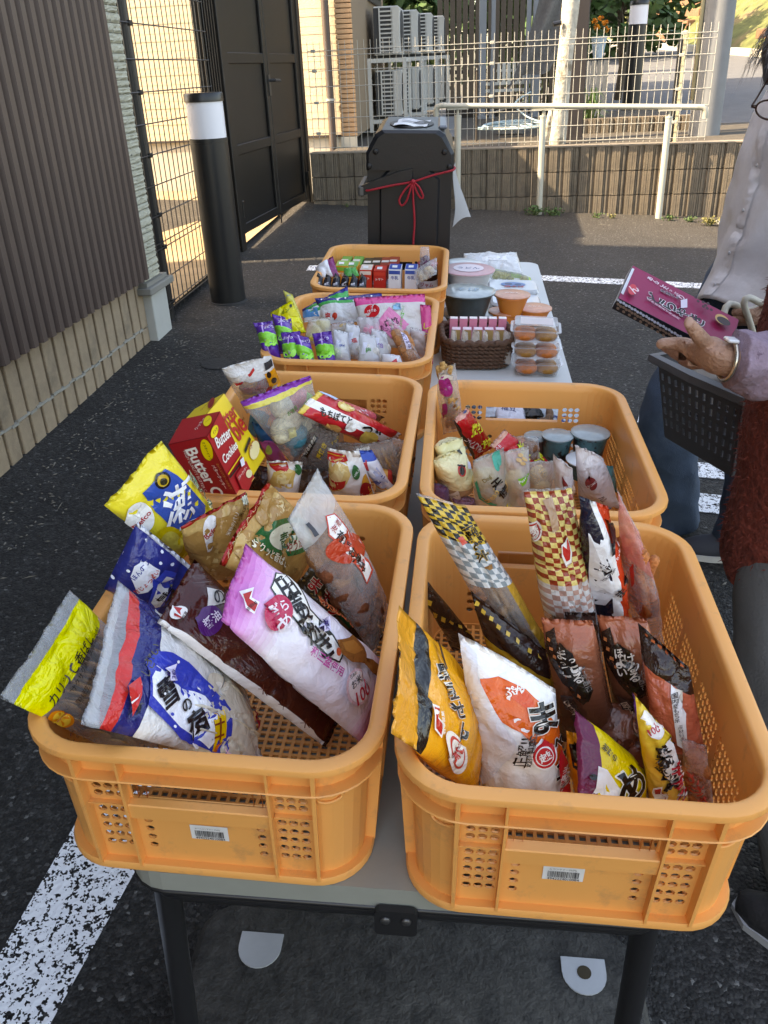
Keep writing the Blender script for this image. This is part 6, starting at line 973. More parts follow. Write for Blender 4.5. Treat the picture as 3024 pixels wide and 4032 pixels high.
make_bag({'name':'biscuit_bag','label':'white biscuit bag with blue lettering in the crate corner','t':.045,'c':'#f1f1f4','a':1.0,'bands':[('v',.86,1.0,'#2a52b0',1.0)],'C':[(-.0659,1.2461,.8254),(-.0424,1.248,.8295),(-.0895,1.2343,.9261),(-.1205,1.2117,.9315)],'seed':39,'ink':[('poly',[(-.0474,.0821),(-.0382,.0859),(-.0336,.0681),(-.038,.0661)],'#d03a3a'),('poly',[(-.0323,.0557),(-.0231,.0731),(-.0024,.042),(-.0089,.0299),(-.0193,.034)],'#c8d4ee'),('txt','ミニ',(-.024,.042),(-.01,.0557),'#243f9a',None,.07),('txt','ココナッツ',(-.0053,.01),(.0072,.0318),'#243f9a',None,.05),('poly',[(.0048,.0331),(.0141,.026),(.0188,.018),(.0119,.018)],'#d03a3a'),('ell',(.0163,.0215),(.0025,-.0035),(.0014,-.0058),'#c83038'),('txt','10',(.0103,.0243),(.0188,.018),'#f4e4e4',None,.02)]})
make_bag({'name':'snack_bag','label':'bright blue snack bag half hidden behind the candy bag','t':.05,'c':'#2a7aa8','a':1.0,'C':[(-.3192,1.396,.8475),(-.2771,1.4143,.8464),(-.2778,1.3402,.9185),(-.3131,1.3287,.9396)],'seed':40})
make_bag({'name':'snack_bag','label':'pink snack pouch between the cartons and the pie packs','t':.04,'c':'#e868a8','a':1.0,'C':[(-.2979,1.3553,.8449),(-.266,1.372,.8442),(-.2711,1.3272,.8977),(-.294,1.2928,.9173)],'seed':41,'ink':[('ell',(-.0308,.0527),(.0047,.0029),(.0043,-.0065),'#d8e060')]})
make_bag({'name':'snack_bag','label':'purple-black snack bag under the red and white cookie bag','t':.04,'c':'#4a2468','a':1.0,'crk':(8,.008,('#6a3a90','#8a5ab0')),'C':[(-.2084,1.4265,.869),(-.1807,1.4138,.8673),(-.1821,1.3626,.9253),(-.2044,1.3493,.9308)],'seed':42})
make_bag({'name':'sandwich_pack','label':'clear biscuit stick pack with magenta ovals at the crate corner','t':.05,'c':'#e6ddd8','a':.14,'C':[(.0251,1.4574,.8602),(.0603,1.4773,.8595),(.0493,1.3424,1.0398),(.0209,1.2964,1.0391)],'seed':43,'ink':[('ell',(-.0826,.1662),(.0117,.0028),(.0134,-.0239),'#a82a7a'),('ell',(-.0483,.089),(-.0082,.0248),(.0126,-.0229),'#a82a7a'),('poly',[(-.1086,.1992),(-.0714,.1836),(-.0703,.1774),(-.102,.1871)],'#d8cabc')],'fill':[('stick',12,.05,'#c8985a',(.25,.75,.1,.85),'snack_stick')]})
make_bag({'name':'jerky_pack','label':'red snack pack with yellow brush lettering against the crate back','t':.035,'c':'#b8161c','a':1.0,'bands':[('v',.9,1.0,'#d89a8a',1.0),('u',0,.08,'#2a1410',1.0)],'C':[(.0846,1.3928,.8349),(.1215,1.4379,.8452),(.0702,1.3567,.9543),(.0451,1.2989,.953)],'seed':44,'ink':[('txt','惚れ',(-.0383,.0826),(.0086,.0711),'#e6e03a',None,.06),('txt','やわ',(.0057,.0332),(.0435,.0221),'#e6e03a',None,.06),('col','しっとりうまさ',(-.0475,.0723),(.0086,.0171),'#f0dcd8',None,.0),('poly',[(-.0497,.1214),(-.0348,.1214),(-.0344,.1165),(-.0492,.118)],'#3a5a8a')]})
make_bag({'name':'jerky_pack','label':'red snack pack with yellow lettering slanting under the teal cups','t':.035,'c':'#c8242c','a':1.0,'bands':[('v',.92,1.0,'#d8a08a',1.0)],'C':[(.215,1.3595,.8129),(.2341,1.3928,.8235),(.1335,1.3134,.9298),(.1073,1.2666,.9189)],'seed':45,'ink':[('txt','惚れ辛',(-.0483,.1004),(.0054,.0377),'#e6e03a','#2a1210',.06),('txt','もち',(-.0893,.1274),(-.0797,.1265),'#f0d0d0',None,.03)]})
make_bag({'name':'bread_pack','label':'pale yellow wrapped loaf with a smiling black line print','t':.09,'c':'#f1e8b4','a':1.0,'bands':[('v',0,.42,'#d8ae6a',.55)],'C':[(.0359,1.2489,.8161),(.0773,1.2869,.8259),(.0656,1.2418,.9297),(.0134,1.2034,.9204)],'seed':46,'ink':[('ell',(.0125,.0872),(.0071,-.0004),(-.0014,-.0082),'#c8322a'),('ell',(.0123,.0867),(.0045,.0001),(-.0008,-.0054),'#2a1a10'),('poly',[(.0197,.1109),(.0248,.1109),(.0269,.1024),(.0244,.1029)],'#1c1812'),('poly',[(.0096,.0969),(.0217,.0911),(.0195,.0895),(.0083,.0953)],'#1c1812'),('poly',[(.028,.0927),(.0413,.0829),(.039,.0747),(.0237,.0851)],'#e4e0ee'),('poly',[(-.0056,.0387),(.0014,.0546),(.01,.0288),(.0107,.0011)],'#ece9e2'),('txt','7ケ入',(-.0018,.0332),(.0031,.0445),'#4a4640',None,.01)]})
make_bag({'name':'bread_pack','label':'second pale yellow bread pack behind the smiling loaf','t':.06,'c':'#f1e9b8','a':1.0,'bands':[],'C':[(.0221,1.3032,.854),(.0708,1.3508,.8538),(.0609,1.2664,.936),(.0158,1.227,.9363)],'seed':47,'ink':[('poly',[(.0253,.0611),(.0176,.0724),(.0417,.0254),(.0466,.0176)],'#1c1812')]})
make_bag({'name':'bread_pack','label':'clear bread pack with teal curves and black lettering','t':.085,'c':'#e4e6dc','a':.3,'C':[(.0834,1.2402,.8137),(.1464,1.2455,.8112),(.1295,1.2191,.9361),(.0788,1.1886,.927)],'seed':48,'ink':[('ell',(.0283,.1154),(.0084,.002),(-.0002,-.0117),'#38b49a'),('poly',[(-.0084,.0767),(-.0078,.0877),(.0,.0562),(.0219,.0454),(.0198,.0397),(-.0014,.0433)],'#38b49a'),('txt','Dog',(-.0001,.0902),(.0117,.0997),'#7a6a3a',None,.03),('txt','bread',(.0041,.0498),(.0196,.0755),'#d8b870',None,.03),('col','天使',(.0158,.095),(.0359,.0607),'#1a1712',None,.06),('txt','の',(.03,.0644),(.0381,.0661),'#1a1712',None,.04)],'fill':[('loaf',2,.05,'#e6cf94',(.35,.65,.3,.6),'bread_roll')]})
make_bag({'name':'bread_pack','label':'clear bread pack with a lime square logo and wheat ears','t':.085,'c':'#eceae6','a':.28,'C':[(.1338,1.2444,.8117),(.1784,1.2361,.8144),(.1684,1.208,.944),(.1279,1.1845,.9447)],'seed':49,'ink':[('poly',[(.0077,.098),(.0286,.0987),(.0271,.0884),(.0156,.0843)],'#7ac030'),('txt','Pasco',(.0098,.0917),(.0254,.0985),'#f2f6ea',None,.03),('ell',(.0058,.1353),(.0069,.0),(.0,.0),'#c8a068'),('ell',(.0151,.1278),(.0041,-.0014),(-.0014,-.0012),'#c8a068'),('ell',(.0204,.1223),(.0047,-.0031),(-.0013,-.0015),'#c8a068'),('ell',(.0108,.1243),(.0042,-.0016),(-.0013,-.0016),'#c8a068'),('ell',(.0164,.1188),(.0045,-.0027),(-.0012,-.0017),'#c8a068')],'fill':[('loaf',2,.05,'#e2c48a',(.4,.6,.25,.55),'bread_roll')]})
make_bag({'name':'film_pack','label':'slim white frosted film pack with a brown hexagon logo','t':.07,'c':'#ece4e4','a':.62,'C':[(.222,1.2519,.8082),(.255,1.2547,.8069),(.2369,1.1797,.9148),(.2028,1.1634,.9507)],'seed':50,'ink':[('ell',(-.0363,.0793),(.0164,-.0071),(.0161,-.0161),'#8a3436'),('txt','OKOMO',(-.0376,.07),(-.0232,.0765),'#f4e8e8',None,.02)],'fill':[('loaf',2,.04,'#c8a080',(.4,.6,.3,.6),'bread_roll')]})
make_bag({'name':'film_pack','label':'wide white frosted film pack with a brown hexagon logo','t':.07,'c':'#ece4e4','a':.62,'C':[(.266,1.288,.8078),(.3353,1.2552,.8035),(.2851,1.2229,.9145),(.24,1.1996,.9505)],'seed':51,'ink':[('ell',(-.0155,.0841),(.0077,.0065),(.0084,-.0124),'#8a3436'),('txt','OKOMO',(-.0185,.0722),(-.009,.0938),'#f4e8e8',None,.02),('poly',[(.0172,.0288),(.0463,.0013),(.0426,.0126),(.0329,.0126)],'#3a9ae0'),('txt','105',(.028,.0126),(.0426,.0126),'#f0f6fc',None,.03),('txt','ハム',(.0103,.0598),(.0221,.0461),'#2a1a14',None,.04)],'fill':[('loaf',2,.04,'#c8a080',(.4,.6,.3,.6),'bread_roll')]})
make_bag({'name':'candy_pack','label':'small purple pack at the near corner of the bread crate','t':.04,'c':'#6a3a6a','a':.7,'C':[(.0121,1.2469,.817),(.0456,1.2369,.8152),(.037,1.2054,.8694),(.0083,1.2032,.8805)],'seed':52})
make_bag({'name':'candy_pack','label':'small purple and clear pack lying by the front rim of the bread crate','t':.035,'c':'#7a4a7a','a':.6,'C':[(.0487,1.2429,.8103),(.0898,1.2464,.8087),(.0831,1.2299,.8383),(.0458,1.2236,.8397)],'seed':53})
make_bag({'name':'candy_pack','label':'small yellow and black pack lying by the front rim','t':.04,'c':'#e8dc9a','a':.5,'C':[(.1055,1.2414,.8078),(.1698,1.2406,.805),(.1443,1.2231,.8454),(.1198,1.2242,.8465)],'seed':54,'ink':[('poly',[(-.0016,.0127),(.0245,.0364),(.0251,.0268),(.0005,.0044)],'#e6d23a'),('poly',[(.02,.0344),(.0412,.0171),(.041,.0105),(.0232,.0232)],'#1c1a18'),('poly',[(.0366,.0299),(.0408,.0194),(.0403,.016),(.0347,.0245)],'#f0ecf4')]})
make_bag({'name':'candy_pack','label':'lime-ended purple grape candy pack at the near left corner','t':.06,'c':'#5a2a9a','a':1.0,'nv':40,'bands':[('v',.4,.66,'#8ae04a',1.0),('u',.42,.5,'#c8a8e8',1.0),('v',.44,.62,'#7ad03e',1.0)],'wr':1.6,'seal':(.03,.08),'C':[(-.3571,1.6629,.9466),(-.3207,1.663,.9439),(-.3447,1.7098,1.0219),(-.3879,1.7101,1.0169)],'seed':55,'ink':[('txt','ぶどう',(.0022,.0653),(.0187,.072),'#e8e0f4',None,.03),('ell',(.0107,.0336),(.0058,.002),(-.0005,-.0073),'#9aec5a'),('ell',(.018,.0298),(.0052,.0027),(.0,-.0033),'#9aec5a'),('ell',(.0243,.0356),(.0034,.0045),(.0005,-.0079),'#9aec5a')]})
make_bag({'name':'candy_pack','label':'lime-ended purple grape candy pack behind the corner one','t':.06,'c':'#5a2a9a','a':1.0,'nv':40,'bands':[('v',.4,.66,'#8ae04a',1.0),('u',.42,.5,'#c8a8e8',1.0),('v',.44,.62,'#7ad03e',1.0)],'wr':1.6,'seal':(.03,.08),'C':[(-.339,1.7231,.943),(-.3015,1.7232,.9403),(-.3171,1.7704,1.01),(-.3595,1.7699,1.0229)],'seed':56,'ink':[('txt','ぶどう',(-.0122,.0619),(.0056,.074),'#e8e0f4',None,.03),('ell',(.0009,.0317),(.0061,.002),(.0009,-.0069),'#9aec5a'),('ell',(.0097,.0282),(.0057,.0029),(.0005,-.0032),'#9aec5a'),('ell',(.0165,.0343),(.0046,.0047),(.0014,-.0079),'#9aec5a')]})
make_bag({'name':'candy_pack','label':'lime-ended purple grape candy pack second along the near row','t':.06,'c':'#5a2a9a','a':1.0,'nv':40,'bands':[('v',.4,.66,'#8ae04a',1.0),('u',.42,.5,'#c8a8e8',1.0),('v',.44,.62,'#7ad03e',1.0)],'wr':1.6,'seal':(.03,.08),'C':[(-.3162,1.6537,.9271),(-.2798,1.6537,.9245),(-.2847,1.7006,1.0018),(-.3276,1.7009,.9968)],'seed':57,'ink':[('txt','ぶどう',(.0005,.0688),(.0222,.0687),'#e8e0f4',None,.03),('ell',(.0096,.0341),(.0066,.001),(-.0007,-.0072),'#9aec5a'),('ell',(.0177,.0293),(.0059,.0019),(-.0002,-.0032),'#9aec5a'),('ell',(.0252,.0338),(.0051,.0027),(-.0002,-.0073),'#9aec5a')]})
make_bag({'name':'candy_pack','label':'lime-ended purple grape candy pack third along the near row','t':.06,'c':'#5a2a9a','a':1.0,'nv':40,'bands':[('v',.4,.66,'#8ae04a',1.0),('u',.42,.5,'#c8a8e8',1.0),('v',.44,.62,'#7ad03e',1.0)],'wr':1.6,'seal':(.03,.08),'C':[(-.2782,1.6438,.9234),(-.2421,1.6438,.9207),(-.2667,1.6912,.9874),(-.3077,1.6907,.9998)],'seed':58,'ink':[('txt','ぶどう',(-.0123,.0594),(.0016,.0752),'#e8e0f4',None,.03),('ell',(.0005,.0298),(.0057,.0023),(.0009,-.0066),'#9aec5a'),('ell',(.0088,.0268),(.0053,.0032),(.0005,-.0032),'#9aec5a'),('ell',(.015,.0335),(.0033,.008),(.0017,-.008),'#9aec5a')]})
make_bag({'name':'candy_pack','label':'lime-ended purple grape candy pack beside the white bags','t':.06,'c':'#5a2a9a','a':1.0,'nv':40,'bands':[('v',.4,.66,'#8ae04a',1.0),('u',.42,.5,'#c8a8e8',1.0),('v',.44,.62,'#7ad03e',1.0)],'wr':1.6,'seal':(.03,.08),'C':[(-.2409,1.6639,.9206),(-.2046,1.6639,.918),(-.2187,1.7108,.9958),(-.2615,1.7111,.9907)],'seed':59,'ink':[('txt','ぶどう',(.0012,.0667),(.0209,.0697),'#e8e0f4',None,.03),('ell',(.0091,.0341),(.0062,.0013),(-.0006,-.0073),'#9aec5a'),('ell',(.0168,.0296),(.0058,.0022),(-.0002,-.0032),'#9aec5a'),('ell',(.0241,.0345),(.0049,.0033),(.0,-.0075),'#9aec5a')]})
make_bag({'name':'candy_bag','label':'yellow candy bag with a hang tab at the crate side','t':.04,'c':'#e8e21c','a':1.0,'crk':(8,.01,('#d8cc1c','#f6f08a')),'C':[(-.3348,1.7619,.972),(-.2847,1.7615,.9803),(-.3193,1.8092,1.0397),(-.3723,1.8104,1.0112)],'seed':60,'ink':[('ell',(.0342,.0603),(.0023,.0016),(.0011,-.0043),'#26302a'),('txt','レモン',(.0027,.0493),(.0319,.0517),'#4a7a2a',None,.03)]})
make_bag({'name':'candy_bag','label':'tall yellow film pack behind the purple packs','t':.03,'c':'#d8d04a','a':.75,'C':[(-.3226,1.8013,.9879),(-.2953,1.8013,.9874),(-.3219,1.8389,1.0459),(-.3424,1.8386,1.0554)],'seed':61,'ink':[('txt','レモン',(-.0253,.0513),(-.0149,.0624),'#3a6ab0',None,.02)]})
make_bag({'name':'candy_bag','label':'blue and green wave-topped candy bag at the crate back','t':.04,'c':'#2fae5a','a':1.0,'nv':40,'bands':[('v',.82,1.0,'#2a348e',1.0),('v',.5,.62,'#e8ecf0',1.0),('v',0,.35,'#e0e6ea',1.0)],'C':[(-.3203,1.9327,.9568),(-.2036,1.9321,.9694),(-.2148,1.9694,1.0341),(-.3303,1.9719,.9758)],'seed':62,'ink':[('poly',[(.004,.0425),(.0466,.0295),(.045,.007),(.0033,.0147)],'#4a90c8')]})
make_bag({'name':'candy_bag','label':'navy starry candy bag with a green band','t':.05,'c':'#e6eaf0','a':.8,'nv':40,'bands':[('v',.72,1.0,'#262f86',1.0),('v',.6,.72,'#35ae58',1.0)],'C':[(-.2689,1.9126,.9566),(-.121,1.9122,.9638),(-.1325,1.9601,1.0158),(-.2941,1.9606,1.0069)],'seed':63,'ink':[('ell',(.0012,.0602),(.0019,.0002),(.0005,-.0029),'#e8ecf6'),('ell',(.0203,.062),(.0018,.0006),(.0009,-.0038),'#e8ecf6'),('ell',(.0403,.0502),(.0019,.0003),(.0006,-.0026),'#e8ecf6'),('ell',(.0588,.056),(.0018,.0006),(.0008,-.0031),'#e8ecf6'),('ell',(.0783,.0458),(.0019,.0005),(.0006,-.0024),'#e8ecf6'),('ell',(.1009,.0527),(.0017,.0006),(.0007,-.0027),'#e8ecf6'),('ell',(.1186,.0563),(.0017,.0008),(.0008,-.0027),'#e8ecf6'),('txt','塩',(.0081,.0163),(.0211,.0161),'#c8323a',None,.04),('ell',(.0322,.0127),(.0062,.0009),(-.0003,-.0059),'#c83a2a')]})
make_bag({'name':'candy_bag','label':'white jelly bag with a pink header and red circle','t':.06,'c':'#eceae8','a':.75,'bands':[('v',.86,1.0,'#e8569a',1.0)],'C':[(-.1635,1.8441,.9175),(-.0204,1.844,.9155),(-.0263,1.8995,1.0281),(-.1922,1.9,1.0197)],'seed':64,'ink':[('ell',(.025,.0833),(.0182,.0018),(.0005,-.0158),'#d02028'),('txt','ぴゅあ',(.0148,.083),(.0355,.0847),'#f6e6e6',None,.03),('poly',[(.0339,.052),(.0646,.09),(.1102,.0497),(.0718,.0158)],'#e884b4'),('txt','白桃',(.055,.0507),(.0851,.0587),'#3a1a2a',None,.05),('col','しっとりやわらか',(.0961,.0934),(.0896,.041),'#5ab83a',None,.03),('txt','おつまみ',(.0451,.0423),(.0824,.0324),'#5a2a4a',None,.01),('poly',[(.0732,.0969),(.0885,.0961),(.0891,.0816),(.0736,.0822)],'#8ac0e0')]})
make_bag({'name':'candy_bag','label':'plain white film candy bag next to the purple packs','t':.05,'c':'#e9ecf0','a':.55,'C':[(-.2227,1.7038,.9229),(-.1792,1.7039,.9202),(-.1899,1.7514,.9817),(-.2202,1.751,.9911)],'seed':65,'ink':[('poly',[(.0025,.0277),(.0019,.0536),(.0111,.0549),(.011,.0273)],'#d4d8e6'),('txt','純米',(.0097,.0357),(.0211,.0393),'#2a4a9a',None,.04)],'fill':[('lump',8,.018,'#d8d4cc',(.2,.8,.1,.6),'candy')]})
make_bag({'name':'candy_bag','label':'plain white film candy bag second in the row','t':.05,'c':'#e9ecf0','a':.55,'C':[(-.2045,1.7641,.9171),(-.1598,1.7641,.9142),(-.1704,1.8116,.978),(-.2016,1.8112,.9877)],'seed':66,'ink':[('poly',[(.0025,.0287),(.0019,.0553),(.0113,.0566),(.0112,.0284)],'#d4d8e6'),('txt','塩',(.0098,.0369),(.0216,.0406),'#c83a3a',None,.04)],'fill':[('lump',8,.018,'#d8d4cc',(.2,.8,.1,.6),'candy')]})
make_bag({'name':'candy_bag','label':'plain white film candy bag with a wide gusset','t':.05,'c':'#e9ecf0','a':.55,'C':[(-.1639,1.6838,.9198),(-.1123,1.6839,.917),(-.1272,1.7315,.9776),(-.1612,1.7311,.987)],'seed':67,'ink':[('poly',[(.0019,.0276),(.0012,.053),(.0105,.0535),(.0102,.0268)],'#d4d8e6'),('txt','梅',(.0089,.0351),(.0204,.0373),'#4a8a4a',None,.04)],'fill':[('lump',8,.018,'#d8d4cc',(.2,.8,.1,.6),'candy')]})
make_bag({'name':'candy_bag','label':'plain white film candy bag beside the nut bag','t':.05,'c':'#e9ecf0','a':.55,'C':[(-.1422,1.724,.9154),(-.0942,1.7241,.9126),(-.1066,1.7716,.9747),(-.1393,1.7713,.9842)],'seed':68,'ink':[('poly',[(.0019,.0281),(.0014,.0541),(.0106,.0549),(.0104,.0276)],'#d4d8e6'),('txt','飴',(.009,.0359),(.0207,.0387),'#7a5aa0',None,.04)],'fill':[('lump',8,.018,'#d8d4cc',(.2,.8,.1,.6),'candy')]})
make_bag({'name':'nut_bag','label':'clear nut bag with tan nuts leaning at the crate corner','t':.045,'c':'#d8cec4','a':.12,'C':[(-.0594,1.6939,.9175),(-.0186,1.6937,.9215),(-.0717,1.7508,.9932),(-.1033,1.7499,1.0157)],'seed':69,'ink':[('poly',[(-.0301,.062),(-.0156,.0583),(.0001,.0321),(-.0101,.031)],'#d8d2ee'),('txt','おつまみ',(-.025,.0586),(-.0024,.0338),'#3a2a5a',None,.02)],'fill':[('lump',26,.018,'#b87a48',(.15,.85,.08,.75),'nut')]})
make_bag({'name':'candy_bag','label':'narrow pink bag with green lettering along the crate side','t':.03,'c':'#d8488a','a':1.0,'C':[(-.0305,1.8458,.8723),(-.0072,1.8456,.8769),(-.0109,1.8703,1.0076),(-.0358,1.8702,1.0103)],'seed':70,'ink':[('col','しっとり',(.0138,.0986),(.0054,.0225),'#e0d83a',None,.03)]})
make_bag({'name':'candy_bag','label':'white film bag with a red ribbon print at the near rim','t':.04,'c':'#eeeef2','a':.7,'C':[(-.1082,1.6433,.9303),(-.058,1.6433,.9297),(-.069,1.6623,.954),(-.1087,1.6622,.9588)],'seed':71,'ink':[('poly',[(.0184,.0118),(.0284,.0194),(.0322,.0056),(.0226,.0038)],'#c8303a'),('poly',[(-.0033,.0187),(-.0045,.0219),(-.0018,.0099),(-.001,.0084)],'#6ab85a')]})
make_box({'name':'drink_carton','label':'green vegetable drink carton at the back of the crate','box':[(-.3104,2.5124,.9747),(.0297,.0,-.0013),(.0001,.1038,.0043),(-.0062,.0059,-.1444)],'cols':{'*':'#5ab04a','ab0':'#5ab04a','bc0':'#5ab04a','ca0':'#e8b84a'},'ink':{'ab0':[('poly',[(.0004,.0339),(.0221,.0357),(.0216,.0604),(.0003,.0586)],'#e8e4d8')]},'cat':'drink carton','group':'drink cartons standing in the crate'})
make_box({'name':'drink_carton','label':'green vegetable drink carton next to the dark cartons','box':[(-.2743,2.5124,.9739),(.0297,.0,-.0013),(.0001,.1037,.0043),(-.0063,.006,-.1451)],'cols':{'*':'#5ab04a','ab0':'#5ab04a','bc0':'#5ab04a','ca0':'#e89a2a'},'ink':{'ab0':[('poly',[(.0009,.0339),(.0225,.0357),(.0223,.0604),(.001,.0586)],'#e8e4d8')]},'cat':'drink carton','group':'drink cartons standing in the crate'})
make_box({'name':'drink_carton','label':'dark green drink carton beside the green vegetable cartons','box':[(-.2416,2.5126,.9684),(.0297,.0,-.0013),(.0001,.1031,.0042),(-.0061,.0058,-.1411)],'cols':{'*':'#1e3a2c','ab0':'#1e3a2c','bc0':'#1e3a2c','ca0':'#2a2420'},'ink':{'ab0':[('poly',[(.0012,.0337),(.0229,.0355),(.0229,.06),(.0017,.0583)],'#e8e4d8')]},'cat':'drink carton','group':'drink cartons standing in the crate'})
make_box({'name':'drink_carton','label':'near-black drink carton in the middle of the back row','box':[(-.2151,2.5176,.968),(.0297,.0,-.0013),(.0001,.1035,.0042),(-.0061,.0058,-.1416)],'cols':{'*':'#28221e','ab0':'#28221e','bc0':'#28221e','ca0':'#3a2a22'},'ink':{'ab0':[('poly',[(.0016,.0338),(.0232,.0357),(.0235,.0602),(.0022,.0584)],'#e8e4d8')]},'cat':'drink carton','group':'drink cartons standing in the crate'})
make_box({'name':'drink_carton','label':'brown-red drink carton beside the black packs','box':[(-.1876,2.5125,.969),(.0296,.0,-.0013),(.0001,.1033,.0042),(-.0062,.0059,-.144)],'cols':{'*':'#a03a2a','ab0':'#a03a2a','bc0':'#a03a2a','ca0':'#7a2018'},'ink':{'ab0':[('poly',[(.0018,.0338),(.0234,.0356),(.0239,.0601),(.0028,.0584)],'#e8e4d8')]},'cat':'drink carton','group':'drink cartons standing in the crate'})
make_box({'name':'drink_carton','label':'brown-red drink carton at the end of the row','box':[(-.1637,2.5125,.9702),(.0296,.0,-.0013),(.0001,.1035,.0042),(-.0063,.006,-.1462)],'cols':{'*':'#a83a2a','ab0':'#a83a2a','bc0':'#a83a2a','ca0':'#8a2a1c'},'ink':{'ab0':[('poly',[(.0021,.0339),(.0237,.0357),(.0244,.0603),(.0032,.0585)],'#e8e4d8')]},'cat':'drink carton','group':'drink cartons standing in the crate'})
make_box({'name':'drink_carton','label':'orange and green juice carton at the crate side','box':[(-.3024,2.3814,.9973),(.0356,.0,-.0015),(.0001,.0644,.0026),(-.0074,.0071,-.1726)],'cols':{'*':'#e89a2a','ab0':'#7ab83a','bc0':'#e89a2a','ca0':'#e89a2a'},'ink':{'ab0':[('poly',[(.0084,.0143),(.0232,.0156),(.0209,.043),(.006,.0418)],'#f4f4f2')],'ca0':[('poly',[(.0033,.001),(.0038,.033),(.0139,.0328),(.0135,.0008)],'#7ab83a'),('txt','野菜',(.0241,.0062),(.0237,.028),'#f4f0ea',None,.04)]},'cat':'drink carton','group':'drink cartons standing in the crate'})
make_box({'name':'drink_carton','label':'orange and green juice carton beside the red ones','box':[(-.274,2.3815,.995),(.0355,.0,-.0015),(.0001,.0642,.0026),(-.0074,.007,-.1715)],'cols':{'*':'#e8a83a','ab0':'#4aa84a','bc0':'#e8a83a','ca0':'#e8a83a'},'ink':{'ab0':[('poly',[(.0086,.0143),(.0233,.0155),(.0213,.043),(.0064,.0417)],'#f4f4f2')],'ca0':[('poly',[(.0033,.0011),(.0038,.033),(.0139,.0328),(.0135,.0008)],'#4aa84a'),('txt','野菜',(.0241,.0063),(.0236,.0281),'#f4f0ea',None,.04)]},'cat':'drink carton','group':'drink cartons standing in the crate'})
make_box({'name':'drink_carton','label':'red tomato juice carton,left of the pair','box':[(-.231,2.3617,.9887),(.0351,.0,-.0015),(.0001,.0629,.0026),(-.0072,.0069,-.1679)],'cols':{'*':'#d83a22','ab0':'#e8d8c8','bc0':'#d83a22','ca0':'#d83a22'},'ink':{'ab0':[('poly',[(.0087,.014),(.0233,.0153),(.0218,.0421),(.007,.0409)],'#f4f4f2')],'ca0':[('poly',[(.0033,.0011),(.0038,.0328),(.0138,.0327),(.0134,.0009)],'#e8d8c8'),('txt','トマト',(.024,.0065),(.0235,.0281),'#f4f0ea',None,.04)]},'cat':'drink carton','group':'drink cartons standing in the crate'})
make_box({'name':'drink_carton','label':'red tomato juice carton,right of the pair','box':[(-.1916,2.3618,.9851),(.0351,.0,-.0015),(.0001,.0627,.0026),(-.0072,.0068,-.166)],'cols':{'*':'#c8281e','ab0':'#d83a28','bc0':'#c8281e','ca0':'#c8281e'},'ink':{'ab0':[('poly',[(.0089,.014),(.0235,.0152),(.0224,.042),(.0076,.0407)],'#f4f4f2')],'ca0':[('poly',[(.0033,.0011),(.0038,.0327),(.0138,.0327),(.0134,.001)],'#d83a28'),('txt','トマト',(.024,.0067),(.0235,.0282),'#f4f0ea',None,.04)]},'cat':'drink carton','group':'drink cartons standing in the crate'})
make_box({'name':'drink_carton','label':'blue and white milk carton next to the tomato juice','box':[(-.1485,2.3616,.9886),(.0349,.0,-.0015),(.0001,.063,.0026),(-.0074,.007,-.1713)],'cols':{'*':'#f0f2f4','ab0':'#2a52a8','bc0':'#f0f2f4','ca0':'#f0f2f4'},'ink':{'ab0':[('poly',[(.0091,.0141),(.0237,.0153),(.0229,.0422),(.0082,.0409)],'#f4f4f2')],'ca0':[('poly',[(.0033,.0011),(.0038,.0326),(.0138,.0327),(.0134,.0012)],'#2a52a8'),('txt','牛乳',(.0239,.0068),(.0234,.0283),'#2a4a9a',None,.04)]},'cat':'drink carton','group':'drink cartons standing in the crate'})
make_box({'name':'drink_carton','label':'blue and white milk carton at the crate corner','box':[(-.1025,2.3616,.9876),(.0348,.0,-.0015),(.0001,.063,.0026),(-.0074,.0071,-.1723)],'cols':{'*':'#eef0f4','ab0':'#2f58b0','bc0':'#eef0f4','ca0':'#eef0f4'},'ink':{'ab0':[('poly',[(.0093,.014),(.0238,.0153),(.0235,.0422),(.0088,.0409)],'#f4f4f2')],'ca0':[('poly',[(.0033,.0012),(.0038,.0326),(.0138,.0328),(.0133,.0013)],'#2f58b0'),('txt','牛乳',(.0238,.0071),(.0234,.0284),'#2a4a9a',None,.04)]},'cat':'drink carton','group':'drink cartons standing in the crate'})
make_bag({'name':'jelly_pack','label':'small black bean jelly pack in the near row of the drinks crate','t':.03,'c':'#1a1a20','a':1.0,'cat':'jelly pack','group':'black jelly packs in the drinks crate','C':[(-.3436,2.2323,.9732),(-.3188,2.2324,.9695),(-.3212,2.2717,.9876),(-.3355,2.2711,1.002)],'seed':84,'ink':[('poly',[(.0022,.0068),(.0101,.0132),(.0131,.0059),(.0053,.0039)],'#8a90a0'),('txt','羊羹',(.0036,.0058),(.0116,.0093),'#e8eaf0',None,.03)]})
make_bag({'name':'jelly_pack','label':'small black bean jelly pack in the near row of the drinks crate','t':.03,'c':'#1a1a20','a':1.0,'cat':'jelly pack','group':'black jelly packs in the drinks crate','C':[(-.3197,2.2323,.9722),(-.2949,2.2324,.9685),(-.297,2.2717,.9865),(-.3113,2.2711,1.0009)],'seed':85,'ink':[('poly',[(.0022,.0069),(.0101,.0132),(.0131,.0059),(.0053,.0039)],'#8a90a0'),('txt','羊羹',(.0035,.0058),(.0116,.0093),'#e8eaf0',None,.03)]})
